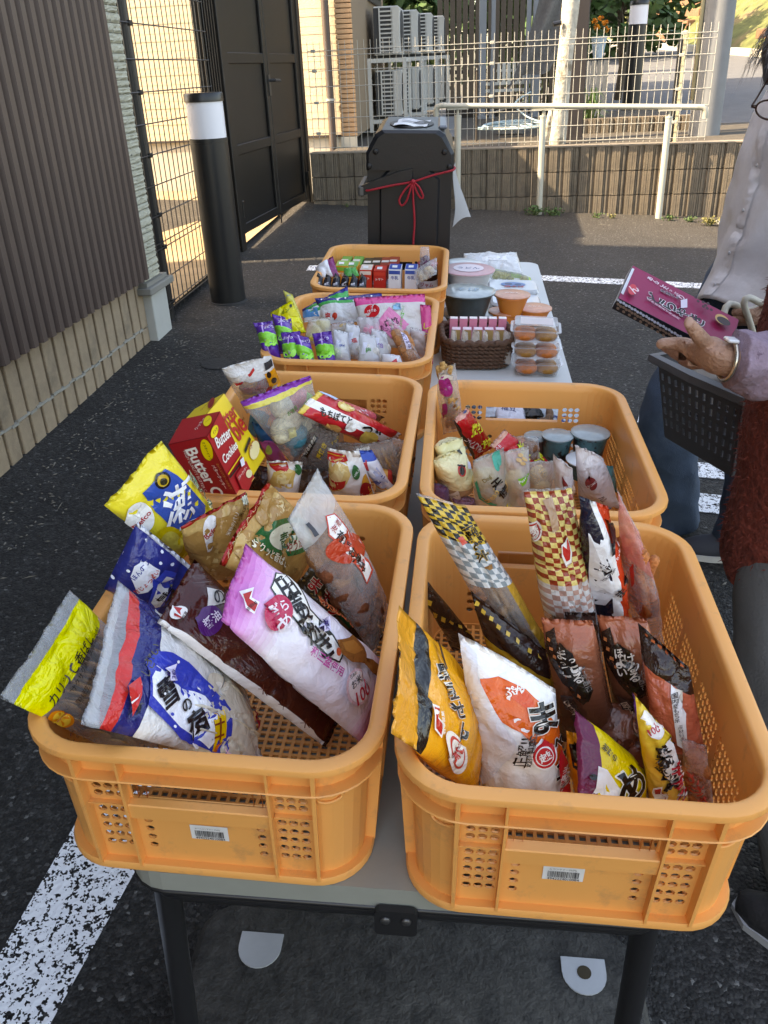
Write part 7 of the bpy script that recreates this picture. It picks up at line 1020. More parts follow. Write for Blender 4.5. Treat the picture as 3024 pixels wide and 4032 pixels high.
make_bag({'name':'jelly_pack','label':'small black bean jelly pack in the near row of the drinks crate','t':.03,'c':'#1a1a20','a':1.0,'cat':'jelly pack','group':'black jelly packs in the drinks crate','C':[(-.2958,2.2323,.9712),(-.271,2.2325,.9674),(-.2728,2.2717,.9855),(-.2872,2.2712,.9999)],'seed':86,'ink':[('poly',[(.0022,.0069),(.0101,.0132),(.0131,.0059),(.0053,.0039)],'#8a90a0'),('txt','羊羹',(.0035,.0058),(.0116,.0093),'#e8eaf0',None,.03)]})
make_bag({'name':'jelly_pack','label':'small black bean jelly pack in the near row of the drinks crate','t':.03,'c':'#1a1a20','a':1.0,'cat':'jelly pack','group':'black jelly packs in the drinks crate','C':[(-.2719,2.2323,.9702),(-.2472,2.2325,.9664),(-.2487,2.2718,.9844),(-.2631,2.2712,.9988)],'seed':87,'ink':[('poly',[(.0022,.0069),(.0101,.0132),(.0131,.0059),(.0054,.0039)],'#8a90a0'),('txt','羊羹',(.0035,.0058),(.0116,.0093),'#e8eaf0',None,.03)]})
make_bag({'name':'jelly_pack','label':'small black bean jelly pack in the near row of the drinks crate','t':.03,'c':'#1a1a20','a':1.0,'cat':'jelly pack','group':'black jelly packs in the drinks crate','C':[(-.2481,2.2324,.9691),(-.2233,2.2325,.9654),(-.2246,2.2718,.9834),(-.2391,2.2712,.9977)],'seed':88,'ink':[('poly',[(.0022,.0069),(.0101,.0132),(.0131,.0059),(.0054,.0039)],'#8a90a0'),('txt','羊羹',(.0035,.0058),(.0116,.0093),'#e8eaf0',None,.03)]})
make_bag({'name':'jelly_pack','label':'small black bean jelly pack in the near row of the drinks crate','t':.03,'c':'#1a1a20','a':1.0,'cat':'jelly pack','group':'black jelly packs in the drinks crate','C':[(-.2243,2.2324,.9681),(-.1996,2.2325,.9644),(-.2006,2.2718,.9823),(-.2151,2.2712,.9967)],'seed':89,'ink':[('poly',[(.0022,.0069),(.0101,.0131),(.013,.0059),(.0054,.0039)],'#8a90a0'),('txt','羊羹',(.0035,.0058),(.0116,.0093),'#e8eaf0',None,.03)]})
make_bag({'name':'pouch','label':'white pouch with a blue edge leaning at the crate side','t':.035,'c':'#eceef2','a':1.0,'bands':[('v',.88,1.0,'#4a6ab8',1.0),('u',.75,1.0,'#8a2a6a',1.0)],'C':[(-.3363,2.302,.9801),(-.2802,2.3018,.9845),(-.3031,2.3499,1.0322),(-.3566,2.3513,1.0003)],'seed':90})
make_bag({'name':'pouch','label':'green film pouch among the black jelly packs','t':.03,'c':'#3aa84a','a':.9,'C':[(-.2662,2.2816,.9886),(-.2222,2.2816,.9876),(-.2354,2.3108,1.0087),(-.269,2.311,1.004)],'seed':91})
make_bag({'name':'pouch','label':'clear tall pouch with purple contents standing at the crate corner','t':.035,'c':'#cfc8c8','a':.2,'C':[(-.0625,2.3622,.9723),(-.0289,2.3623,.9688),(-.0348,2.3993,1.0421),(-.0601,2.3994,1.0405)],'seed':92,'fill':[('lump',8,.016,'#5a2a4a',(.2,.8,.1,.6),'dried_fruit')]})
make_bag({'name':'pouch','label':'clear pouch with pale beads beside the jam jar','t':.035,'c':'#d8d8d8','a':.2,'C':[(-.0671,2.2826,.9599),(-.0096,2.2814,.9885),(-.0117,2.3299,1.0256),(-.0745,2.3315,.9873)],'seed':93,'fill':[('lump',12,.014,'#c8b8a0',(.2,.8,.1,.6),'dried_fruit')]})
make_bag({'name':'plastic_bag','label':'large white plastic pack lying on the far end of the white table','t':.06,'c':'#eceeee','a':.85,'wr':1.6,'C':[(.0592,3.0638,.8295),(.2723,3.0541,.82),(.26,3.2446,.8584),(.0625,3.2059,.8653)],'seed':94,'ink':[('poly',[(.0688,.087),(.1564,.0879),(.1606,.062),(.0708,.058)],'#f6f6f6')]})
make_bag({'name':'sweet_pack','label':'clear pack with lime ends and pale green sweets','t':.05,'c':'#e6ead8','a':.2,'bands':[('v',.8,1.0,'#a8d848',.9),('u',.9,1.0,'#b8e05a',.8)],'C':[(.1614,2.8927,.83),(.2964,2.893,.8204),(.2911,2.9225,.8342),(.1274,2.9209,.8751)],'seed':95,'fill':[('lump',7,.024,'#b8b068',(.15,.85,.2,.8),'sweet')]})
make_box({'name':'bun_pack','label':'magenta snack pack with black brush lettering held in the hand','box':[(.3864,1.7622,1.0425),(.2308,-.0519,-.1124),(.0491,.1317,.04),(-.0096,.0111,-.0247)],'cols':{'*':'#15161c','ab0':'#9c154e','bc0':'#c8ccd4','ca0':'#15161f'},'ink':{'ab0':[('poly',[(.0011,.0215),(.0013,.1324),(.0071,.1329),(.0074,.0191)],'#d8dce2'),('col','あんこたっぷり',(.04,.1275),(.1312,.1141),'#f6e6ee',None,.03),('col','和菓子屋の',(.0763,.102),(.1384,.1033),'#1c1216','#f4e6ee',.03),('col','どらやき',(.054,.0568),(.1871,.0527),'#16100f','#f6f0f4',.05),('col','北海道産あずき使用',(.0563,.0383),(.1362,.0205),'#f0ccd8',None,.01),('poly',[(.1242,.0903),(.1362,.1083),(.1425,.0761),(.13,.0614)],'#e4dcea'),('ell',(.2217,.0969),(.0159,-.0026),(-.0028,-.0179),'#d8b06a'),('ell',(.226,.094),(.0157,-.0014),(-.0024,-.0134),'#3a2420'),('ell',(.0198,.0389),(.0058,.0158),(.0072,-.014),'#d83a48'),('txt','ん',(.0183,.0292),(.0241,.0533),'#f4d8dc',None,.04),('ell',(.1523,.1266),(.0036,-.0003),(-.0002,-.0051),'#3a1418'),('ell',(.1601,.1163),(.0035,-.0003),(-.0003,-.0051),'#3a1418'),('ell',(.1707,.1225),(.0035,-.0003),(-.0003,-.0051),'#3a1418'),('ell',(.1778,.1152),(.0036,-.0003),(-.0002,-.0051),'#3a1418'),('ell',(.1818,.1257),(.0036,-.0002),(-.0003,-.0051),'#3a1418'),('ell',(.1833,.1064),(.0035,-.0003),(-.0003,-.0051),'#3a1418'),('ell',(.1927,.108),(.0035,-.0002),(-.0003,-.005),'#3a1418'),('ell',(.1739,.1047),(.0035,-.0002),(-.0003,-.005),'#3a1418')],'ca0':[('ell',(.003,.0023),(.0001,.0035),(.0031,.0006),'#c8d4ea'),('ell',(.0045,.0093),(.0002,.0034),(.0032,.0005),'#c8d4ea'),('ell',(.0116,.007),(.0002,.0035),(.0032,.0005),'#8a7466'),('ell',(.0132,.0139),(.0001,.0035),(.0032,.0006),'#8a7466'),('ell',(.0204,.0116),(.0001,.0035),(.0032,.0006),'#8a7466'),('ell',(.0031,.0161),(.0001,.0034),(.0032,.0005),'#c8d4ea'),('ell',(.0047,.023),(.0001,.0035),(.0032,.0006),'#c8d4ea'),('ell',(.0118,.0207),(.0001,.0035),(.0032,.0006),'#8a7466'),('ell',(.0134,.0277),(.0001,.0035),(.0032,.0006),'#8a7466'),('ell',(.0205,.0255),(.0001,.0035),(.0032,.0006),'#8a7466'),('ell',(.0032,.0298),(.0002,.0035),(.0032,.0006),'#c8d4ea'),('ell',(.0048,.0367),(.0001,.0035),(.0032,.0006),'#c8d4ea'),('ell',(.0119,.0345),(.0001,.0035),(.0032,.0006),'#8a7466'),('ell',(.0135,.0415),(.0001,.0034),(.0032,.0006),'#8a7466'),('ell',(.0206,.0393),(.0001,.0035),(.0032,.0006),'#8a7466'),('ell',(.0034,.0435),(.0001,.0035),(.0031,.0006),'#c8d4ea'),('ell',(.0049,.0504),(.0002,.0035),(.0032,.0006),'#c8d4ea'),('ell',(.012,.0483),(.0001,.0034),(.0032,.0006),'#8a7466'),('ell',(.0136,.0552),(.0001,.0035),(.0032,.0006),'#8a7466'),('ell',(.0208,.0531),(.0001,.0035),(.0032,.0006),'#8a7466'),('ell',(.0035,.0572),(.0001,.0034),(.0032,.0006),'#c8d4ea'),('ell',(.0051,.0641),(.0001,.0035),(.0032,.0006),'#c8d4ea'),('ell',(.0122,.062),(.0001,.0035),(.0032,.0006),'#8a7466'),('ell',(.0137,.0689),(.0002,.0035),(.0032,.0007),'#8a7466'),('ell',(.0209,.0668),(.0001,.0035),(.0032,.0007),'#8a7466'),('ell',(.0036,.0709),(.0002,.0034),(.0032,.0006),'#c8d4ea'),('ell',(.0052,.0778),(.0001,.0035),(.0032,.0006),'#c8d4ea'),('ell',(.0123,.0757),(.0001,.0035),(.0032,.0007),'#8a7466'),('ell',(.0139,.0827),(.0001,.0035),(.0032,.0006),'#8a7466'),('ell',(.021,.0806),(.0001,.0035),(.0032,.0007),'#8a7466'),('ell',(.0038,.0845),(.0001,.0035),(.0031,.0007),'#c8d4ea'),('ell',(.0053,.0915),(.0002,.0034),(.0032,.0006),'#c8d4ea'),('ell',(.0124,.0894),(.0001,.0035),(.0032,.0007),'#8a7466'),('ell',(.014,.0964),(.0001,.0035),(.0032,.0007),'#8a7466'),('ell',(.0211,.0944),(.0001,.0035),(.0032,.0007),'#8a7466'),('ell',(.0039,.0982),(.0001,.0034),(.0032,.0007),'#c8d4ea'),('ell',(.0055,.1051),(.0001,.0035),(.0031,.0007),'#c8d4ea'),('ell',(.0126,.1031),(.0001,.0035),(.0031,.0007),'#8a7466'),('ell',(.0141,.1101),(.0001,.0035),(.0032,.0007),'#8a7466'),('ell',(.0213,.1081),(.0001,.0035),(.0032,.0007),'#8a7466'),('ell',(.004,.1118),(.0002,.0035),(.0032,.0007),'#c8d4ea'),('ell',(.0056,.1188),(.0001,.0034),(.0032,.0007),'#c8d4ea'),('ell',(.0127,.1168),(.0001,.0035),(.0032,.0008),'#8a7466'),('ell',(.0143,.1238),(.0001,.0035),(.0032,.0007),'#8a7466'),('ell',(.0214,.1219),(.0001,.0035),(.0032,.0007),'#8a7466'),('ell',(.0042,.1255),(.0001,.0034),(.0031,.0007),'#c8d4ea'),('ell',(.0057,.1324),(.0002,.0035),(.0032,.0007),'#c8d4ea'),('ell',(.0128,.1305),(.0001,.0035),(.0032,.0008),'#8a7466'),('ell',(.0144,.1375),(.0001,.0035),(.0032,.0007),'#8a7466'),('ell',(.0215,.1356),(.0001,.0035),(.0032,.0008),'#8a7466'),('ell',(.0043,.1391),(.0001,.0035),(.0032,.0007),'#c8d4ea'),('ell',(.0059,.1461),(.0001,.0034),(.0031,.0007),'#c8d4ea'),('ell',(.0129,.1442),(.0002,.0035),(.0032,.0008),'#8a7466'),('ell',(.0145,.1512),(.0001,.0034),(.0032,.0007),'#8a7466'),('ell',(.0216,.1493),(.0002,.0035),(.0033,.0008),'#8a7466'),('ell',(.0044,.1527),(.0002,.0035),(.0032,.0008),'#c8d4ea'),('ell',(.006,.1597),(.0001,.0034),(.0032,.0007),'#c8d4ea'),('ell',(.0131,.1579),(.0001,.0034),(.0032,.0007),'#8a7466'),('ell',(.0146,.1648),(.0002,.0035),(.0032,.0008),'#8a7466'),('ell',(.0218,.1631),(.0001,.0034),(.0032,.0007),'#8a7466'),('ell',(.0046,.1663),(.0001,.0035),(.0031,.0008),'#c8d4ea'),('ell',(.0061,.1733),(.0002,.0034),(.0032,.0008),'#c8d4ea'),('ell',(.0132,.1715),(.0001,.0035),(.0032,.0008),'#8a7466'),('ell',(.0148,.1785),(.0001,.0035),(.0032,.0008),'#8a7466'),('ell',(.0219,.1768),(.0001,.0034),(.0032,.0007),'#8a7466')]},'cat':'snack pack'})
make_bag({'name':'biscuit_bag','label':'clear biscuit bag wedged under the red and white cookie bag','t':.05,'c':'#b8a490','a':.22,'C':[(-.1691,1.3353,.8335),(-.1044,1.3408,.8309),(-.0996,1.299,.9091),(-.1636,1.3004,.912)],'seed':97,'fill':[('lump',16,.02,'#8a5a34',(.15,.85,.1,.8),'biscuit')]})
make_bag({'name':'cracker_bag','label':'clear bag of tan crackers against the crate side','t':.045,'c':'#c8beb4','a':.16,'C':[(-.0757,1.3334,.8344),(-.026,1.3245,.8319),(-.0266,1.2691,.9248),(-.0653,1.286,.9272)],'seed':98,'fill':[('disc',9,.03,'#a87c48',(.1,.9,.15,.7))]})
make_bag({'name':'biscuit_bag','label':'clear pack of yellow biscuits beside the candy bag','t':.045,'c':'#d8c8a0','a':.3,'C':[(-.221,1.4029,.8686),(-.158,1.3863,.8652),(-.153,1.3537,.9287),(-.2065,1.3485,.9408)],'seed':99,'fill':[('lump',12,.02,'#d0a050',(.15,.85,.1,.8),'biscuit')]})
make_bag({'name':'fruit_pack','label':'clear pack of dried fruit behind the candy bag','t':.045,'c':'#cfd4d8','a':.16,'C':[(-.3086,1.4522,.9044),(-.2529,1.4732,.9029),(-.2235,1.3817,.988),(-.2727,1.3816,.9901)],'seed':100,'fill':[('lump',12,.018,'#9a5a3a',(.15,.85,.1,.7),'dried_fruit')]})
make_bag({'name':'snack_bag','label':'teal snack pack behind the yellow carton','t':.045,'c':'#4a98b0','a':.9,'C':[(-.3532,1.4295,.8753),(-.3162,1.4098,.8729),(-.2917,1.3837,.9309),(-.3217,1.3727,.9518)],'seed':101})
make_bag({'name':'biscuit_bag','label':'small orange and white biscuit pack on the right pie pack','t':.04,'c':'#e8b060','a':1.0,'bands':[('v',.0,.35,'#f2eee6',1.0),('u',.8,1.0,'#c8403a',1.0)],'C':[(-.0861,1.2499,.8414),(-.0533,1.2406,.8396),(-.0574,1.2396,.8849),(-.0876,1.2296,.8958)],'seed':102})
make_bag({'name':'bread_pack','label':'clear bun pack beside the wheat-ear bread','t':.06,'c':'#efe6d2','a':.25,'C':[(.1736,1.2802,.8115),(.2249,1.2845,.8094),(.2152,1.2613,.894),(.1677,1.2402,.9002)],'seed':103,'fill':[('loaf',2,.04,'#dcb87c',(.35,.65,.3,.6),'bread_roll')]})
make_bag({'name':'film_pouch','label':'teal film pouch at the crate side by the frosted packs','t':.035,'c':'#3a8a90','a':.85,'C':[(.3048,1.3156,.8123),(.3352,1.3046,.8105),(.3161,1.2695,.88),(.2873,1.2537,.8906)],'seed':104})
make_bag({'name':'snack_bag','label':'clear pack of brown sticks between the red packs and the cups','t':.04,'c':'#cfc4ba','a':.16,'C':[(.1505,1.3576,.8507),(.2025,1.3473,.848),(.1949,1.3249,.9075),(.1464,1.3139,.9192)],'seed':105,'fill':[('lump',12,.016,'#8a5a38',(.15,.85,.1,.7),'biscuit')]})
make_bag({'name':'snack_pouch','label':'dark cocoa pouch in the gap left of the stick pouches','t':.05,'c':'#3a241a','a':1.0,'crk':(9,.012,('#2c1a12','#5e3c28')),'C':[(.1268,.7824,.75),(.1958,.7677,.7464),(.1759,.7973,.8466),(.13,.796,.8536)],'seed':106})
make_bag({'name':'snack_pouch','label':'reddish brown pouch lying on the crate floor under the stick pouches','t':.045,'c':'#7a4430','a':1.0,'crk':(8,.014,('#5e3222','#9a5a40')),'C':[(.2167,.7043,.7429),(.2919,.6999,.7395),(.2761,.7406,.8099),(.2227,.748,.8125)],'seed':107})
make_bag({'name':'sweet_bag','label':'clear film sweet bag behind the plain white bags','t':.045,'c':'#e2e6ea','a':.3,'wr':1.4,'C':[(-.2465,1.8344,.9121),(-.1813,1.8343,.9112),(-.1928,1.882,.9708),(-.2471,1.8822,.9669)],'seed':108,'fill':[('lump',9,.016,'#c8a878',(.15,.85,.1,.75),'sweet')]})
make_bag({'name':'sweet_bag','label':'clear film sweet bag with pink sweets at the middle of the crate','t':.045,'c':'#e8e2e6','a':.3,'wr':1.4,'C':[(-.1811,1.8034,.9347),(-.1176,1.8033,.9338),(-.1287,1.8512,.9872),(-.1791,1.8512,.988)],'seed':109,'fill':[('lump',9,.016,'#d890a0',(.15,.85,.1,.75),'sweet')]})
make_bag({'name':'sweet_bag','label':'clear film sweet bag with yellow sweets near the yellow bag','t':.045,'c':'#e6e6d8','a':.3,'wr':1.4,'C':[(-.3035,1.8235,.9351),(-.2387,1.8234,.9342),(-.2467,1.8715,.9838),(-.299,1.8719,.9753)],'seed':110,'fill':[('lump',9,.016,'#d8c050',(.15,.85,.1,.75),'sweet')]})
make_bag({'name':'sweet_bag','label':'clear film sweet bag at the corner behind the nut bag','t':.045,'c':'#e8dcd8','a':.3,'wr':1.4,'C':[(-.0585,1.7844,.9065),(-.0182,1.7843,.9083),(-.0229,1.8324,.9562),(-.0575,1.8319,.9683)],'seed':111,'fill':[('lump',9,.016,'#a87858',(.15,.85,.1,.75),'sweet')]})
# ================================================================ CUPS, TUBS, BASKETS
def TPL(p): return TILT @ V(p)
def cup(name, label, p, r0, r1, h, body, lid, cat='cup', group=None, stripe=None, txt=None, clear=False, lidc=None):
    o = empty(name, TPL(p), TILT, label=label, cat=cat, group=group)
    b = MB(); b.lathe([(r0*.9, 0), (r0, .002), (r1*.98, h*.92), (r1*1.05, h*.93), (r1*1.08, h*.96), (r1*1.05, h)], 30); b.build('tub', body, o, True, angle=35)
    b = MB(); b.lathe([(r1*1.09, h+.0004), (r1*1.09, h+.002), (r1*.95, h+.004), (r1*.2, h+.0045)], 30); ld = b.build('lid', lid, o, True, angle=35)
    if txt:
        pr = Print(lambda u, v, off: V(((u-.5)*r1*2, (v-.5)*r1*2, h+.0046+off)), r1*2, r1*2)
        if lidc: pr.do(('ell', (r1, r1), (r1*.62, 0), (0, r1*.62), lidc))
        pr.do(('txt', txt[0], (r1*.55, r1*1.0), (r1*1.45, r1*1.0), txt[1], None, .03)); pr.finish(ld, M_CARD)
    return o
M_ORJ = mat('orange_jelly', (.80, .23, .02), .25); M_TEAL = mat('teal_cup', (.045, .13, .14), .35, var=.3, vscale=50, dark=(.012, .010, .010), dscale=32, dlo=.5, dhi=.55); M_LIDP = mat('lid_pink', (.66, .35, .36), .3, var=.12, vscale=60); M_LIDW = mat('lid_pale', (.70, .74, .74), .25, var=.08, vscale=50); M_LIDO = mat('lid_orange', (.74, .36, .22), .3, var=.2, vscale=70)
M_DKB = mat('bowl_dark', (.045, .055, .052), .35, var=.3, vscale=40); M_LIDG = mat('lid_greyclear', (.34, .40, .40), .12, var=.2, vscale=30)
cup('jelly_cup', 'orange jelly cup on top of the other orange cups', (0.1671, 2.4775, 0.738), .030, .049, .060, M_ORJ, M_LIDO, group='orange jelly cups', txt=('みかん', '#f4e0d8'))
cup('jelly_cup', 'orange jelly cup under the top one', (0.1496, 2.4904, 0.704), .030, .044, .040, M_ORJ, M_LIDO, group='orange jelly cups', txt=('みかん', '#f4e0d8'))
cup('jelly_cup', 'orange jelly cup at the table edge', (0.2388, 2.5113, 0.704), .030, .047, .046, M_ORJ, M_LIDO, group='orange jelly cups', txt=('みかん', '#f4e0d8'))
cup('noodle_bowl', 'instant noodle bowl with a pink lid', (0.0427, 2.8809, 0.704), .060, .082, .062, mat('bowl_white', (.7, .68, .66), .5), M_LIDP, cat='noodle bowl', txt=('うどん', '#2a3a6a'), lidc='#f0e0e4')
cup('noodle_bowl', 'lower dark plastic bowl of the stack', (0.0394, 2.4856, 0.704), .052, .073, .034, M_DKB, M_LIDG, cat='noodle bowl')
cup('noodle_bowl', 'upper dark plastic bowl with a clear lid', (0.0375, 2.4536, 0.742), .055, .074, .070, M_DKB, M_LIDG, cat='noodle bowl', txt=('そば', '#8aa8b8'))
cup('noodle_bowl', 'small covered bowl behind the white tray', (0.0265, 3.0234, 0.704), .04, .055, .05, mat('bowl_white'), M_LIDW, cat='noodle bowl')
TRy = empty('food_tray', TPL((0.1868, 2.7606, 0.704)), TILT, label='square white lidded tray with blue print on the white table', cat='food tray')
b = MB(); b.loft([[V((x*.84, y*.84, 0)) for x, y in rounded(.155, .12, .02)], [V((x, y, .034)) for x, y in rounded(.155, .12, .02)], [V((x*1.05, y*1.05, .036)) for x, y in rounded(.155, .12, .02)]]); b.build('tray', mat('tray_white', (.74, .76, .76), .4), TRy, True, angle=30)
b = MB(); b.loft([[V((x*1.04, y*1.04, .0365)) for x, y in rounded(.155, .12, .02)], [V((x*.97, y*.97, .047)) for x, y in rounded(.155, .12, .02)]]); ld = b.build('lid', mat('tray_lid', (.62, .68, .72), .15), TRy, True, angle=30)
pr = Print(lambda u, v, off: V(((u-.5)*.13, (v-.5)*.095, .0475+off)), .13, .095); pr.do(('ell', (.065, .047), (.04, 0), (0, .026), '#5a84b8')); pr.do(('ell', (.05, .05), (.012, 0), (0, .012), '#24466e')); pr.do(('ell', (.08, .045), (.011, 0), (0, .011), '#2a4f7a')); pr.do(('txt', '焼そば', (.035, .02), (.10, .02), '#c83a30', None, .03)); pr.finish(ld, M_CARD)
TR2 = empty('food_tray', TPL((0.1898, 2.6386, 0.704)), TILT, label='second lidded tray under the square white one', cat='food tray'); b = MB(); b.loft([[V((x*.84, y*.84, 0)) for x, y in rounded(.15, .11, .02)], [V((x, y, .028)) for x, y in rounded(.15, .11, .02)]]); b.build('tray', mat('tray_dark', (.10, .09, .08), .4), TR2, True, angle=30); b = MB(); b.loft([[V((x*1.03, y*1.03, .0285)) for x, y in rounded(.15, .11, .02)], [V((x*.95, y*.95, .036)) for x, y in rounded(.15, .11, .02)]]); b.build('lid', mat('tray_lid'), TR2, True, angle=30)
# clear clamshell boxes of orange sweets
for k, lb in enumerate(('bottom clear box of orange sweets in the stack', 'middle clear box of orange sweets in the stack', 'top clear box of orange sweets with a paper label')):
    o = empty('sweet_box', TW(.218-.004*k, 2.115+.008*k, .703+.0405*k), TILT @ Matrix.Rotation(radians(2-3*k), 3, 'Z'), label=lb, cat='sweet box', group='stacked clear boxes of sweets')
    b = MB(); b.loft([[V((x*.88, y*.88, 0)) for x, y in rounded(.116, .086, .01, 3)], [V((x, y, .028)) for x, y in rounded(.116, .086, .01, 3)], [V((x*1.10, y*1.10, .029)) for x, y in rounded(.116, .086, .01, 3)], [V((x*1.10, y*1.10, .0305)) for x, y in rounded(.116, .086, .01, 3)], [V((x*.99, y*.99, .031)) for x, y in rounded(.116, .086, .01, 3)], [V((x*.93, y*.93, .0455)) for x, y in rounded(.116, .086, .01, 3)]]); me_o = b.build('clear_shell', M_TUB, o, True, angle=30); paint(me_o.data, [(.9, .9, .9, .0)]*len(me_o.data.polygons))
    sw = MB(); sw.lathe([(.010, -.011), (.026, -.008), (.029, 0), (.024, .006), (.008, .009)], 14); swm = sw.mesh('sweet', mat('sweet_orange', (.62, .16, .015), .45, var=.3, vscale=60), True); sw2 = sw.mesh('sweet', mat('sweet_amber', (.40, .17, .02), .45, var=.3, vscale=60), True)
    for i in range(2):
        for j in range(2): inst('sweet', swm if (i+k) % 2 == 0 else sw2, o, (-.026+.052*i, -.016+.032*j, .014))
    if k == 2:
        b = MB(); b.box((-.04, -.03, .0458), (.042, .026, .0464)); b.build('paper_label', mat('label_pale', (.78, .70, .68), .6), o)
# woven baskets
def wicker(name, label, x, y, w_, d_, h_, rz, m):
    o = empty(name, TW(x, y, .703), TILT @ Matrix.Rotation(radians(rz), 3, 'Z'), label=label, cat='basket'); n_ = 44; rows = int(h_/.0105)
    per = rounded(w_, d_, .045, 8); L_ = [0.]; 
    for i in range(len(per)): a, b__ = V(per[i]), V(per[(i+1) % len(per)]); L_.append(L_[-1]+(b__-a).length)
    def at(t):
        t = (t % 1)*L_[-1]
        for i in range(len(per)):
            if L_[i+1] >= t: k = (t-L_[i])/max(L_[i+1]-L_[i], 1e-9); a, b__ = V(per[i]), V(per[(i+1) % len(per)]); return a.lerp(b__, k)
    for r in range(rows):
        fl = 1+.10*r/rows
        for ph in (0, 1):
            pts = []
            for i in range(n_*3):
                t = i/(n_*3); p = at(t)*fl; q = p.normalized()*(.0042*sin(t*n_*2*pi/2+pi*(r+ph))); pts.append(V((p.x+q.x, p.y+q.y, .006+r*.0105+.0022*cos(t*n_*2*pi/2+pi*(r+ph)))))
            b = MB(); b.tube(pts, .0046, 5, closed=True); b.build('strand', m, o, True)
    b = MB(); b.tube([V((*(at(i/120)*1.115), rows*.0105+.008+.003*sin(i*1.3))) for i in range(120)], .0080, 7, closed=True); b.build('braided_rim', m, o, True)
    b = MB(); b.prism([(x_*.97, y_*.97) for x_, y_ in per], .001, .006); b.build('base', m, o)
    return o
M_WK = mat('wicker_brown', (.115, .055, .030), .7, var=.35, vscale=120, bump=.3, bscale=200)
wicker('wicker_basket', 'brown woven basket of small boxed sweets on the white table', .062, 2.195, .165, .165, .070, 4, M_WK)
wicker('wicker_basket', 'low brown woven basket behind the bread crate', .105, 1.735, .20, .13, .050, 0, mat('wicker_tan', (.17, .095, .05), .7, var=.35, vscale=120))
def TB_box(name, label, x, y, z, w_, d_, h_, cols, rz=0, cat='box', group=None, tilt=0.):
    R = TILT @ Matrix.Rotation(radians(rz), 3, 'Z') @ Matrix.Rotation(radians(tilt), 3, 'X'); p = TW(x, y, z); a, b__, c = R @ V((w_, 0, 0)), R @ V((0, d_, 0)), R @ V((0, 0, h_))
    return make_box(dict(name=name, label=label, box=[p, a, b__, c], cols=cols, cat=cat, group=group, ink={}))
for i in range(6):
    TB_box('sweet_carton', 'narrow sweet carton with a white top and pink front at the back of the basket', -.010+i*.0262, 2.235+.002*i, .712, .0215, .022, .085, {'*': '#e08aa0', 'ab1': '#f2eee8', 'ca0': '#e890a8'}, cat='sweet carton', group='pink sweet cartons in the basket')
for i in range(5):
    TB_box('sweet_carton', 'short pink carton with a tan label in the middle of the basket', -.004+i*.0290, 2.190+.002*i, .712, .024, .024, .070, {'*': '#dc9aa8', 'ab1': '#f0dce2', 'ca0': '#c8a468'}, cat='sweet carton', group='pink sweet cartons in the basket')
for i in range(6):
    x, y = -.012+i*.027, 2.118+.004*(i % 2)
    make_bag(dict(name='tea_packet', label='small clear packet of %s in the front row of the woven basket' % ('olive-brown sweets', 'tan sweets', 'pale pink sweets')[i % 3], C=[TW(x, y, .715), TW(x+.030, y, .715), TW(x+.020+.003*(i % 3), y+.022, .795-.004*(i % 2)), TW(x+.008, y+.022, .800)], t=.020, c='#e8e0d4', a=.35, seed=300+i, cat='sweet packet', group='clear packets in the basket', fill=[('lump', 4, .011, ('#a88a58', '#c8a070', '#d8b8a8')[i % 3], (.3, .7, .1, .5), 'sweet')]))
for i, (x, y, c, lb) in enumerate(((.02, 1.72, '#1c1c20', 'black wrapped packet lying in the low basket'), (.07, 1.74, '#c8d0d8', 'silver packet lying in the low basket'), (.12, 1.73, '#e4e4ee', 'white and lilac packet lying in the low basket'), (.16, 1.75, '#26241f', 'dark packet with pale lettering in the low basket'))):
    make_bag(dict(name='tea_packet', label=lb, C=[TW(x-.02, y-.035, .745), TW(x+.045, y-.03, .745), TW(x+.04, y+.035, .765), TW(x-.02, y+.03, .765)], t=.02, c=c, seed=320+i, cat='sweet packet', ink=[('txt', '福豆', (.012, .03), (.045, .03), '#d8c890' if i in (0, 3) else '#4a4a7a', None, .02)]))
make_bag(dict(name='card_sign', label='pale blue price card on the table behind the bread crate', C=[TW(.19, 1.70, .71), TW(.29, 1.70, .71), TW(.29, 1.74, .76), TW(.19, 1.74, .76)], t=.004, c='#c8dcea', seed=330, cat='price card', wr=.2, ink=[('txt', '98', (.03, .03), (.07, .03), '#2a4a8a', None, .03)]))
# teal cups in the bread crate
for (px, py, h, r, hh, lb) in ((1196, 1010, .775, .030, .050, 0), (1272, 1012, .770, .037, .056, 1), (1147, 1000, .775, .028, .04, 2)):
    pass
cup('dessert_cup', 'teal and black dessert cup at the back of the bread crate', (0.2004, 1.4435, 0.78), .022, .027, .048, M_TEAL, M_LIDG, group='teal dessert cups')
cup('dessert_cup', 'larger teal and black dessert cup by the crate corner', (0.2605, 1.4524, 0.78), .026, .033, .052, M_TEAL, M_LIDG, group='teal dessert cups')
cup('dessert_cup', 'teal dessert cup with a pale lid in front of the others', (0.2465, 1.3955, 0.77), .024, .031, .034, M_TEAL, M_LIDW, group='teal dessert cups')
cup('dessert_cup', 'small clear dessert cup beside the red pack', (0.1645, 1.4642, 0.775), .018, .022, .04, mat('cup_brown', (.10, .06, .045), .3), M_LIDG, group='teal dessert cups')
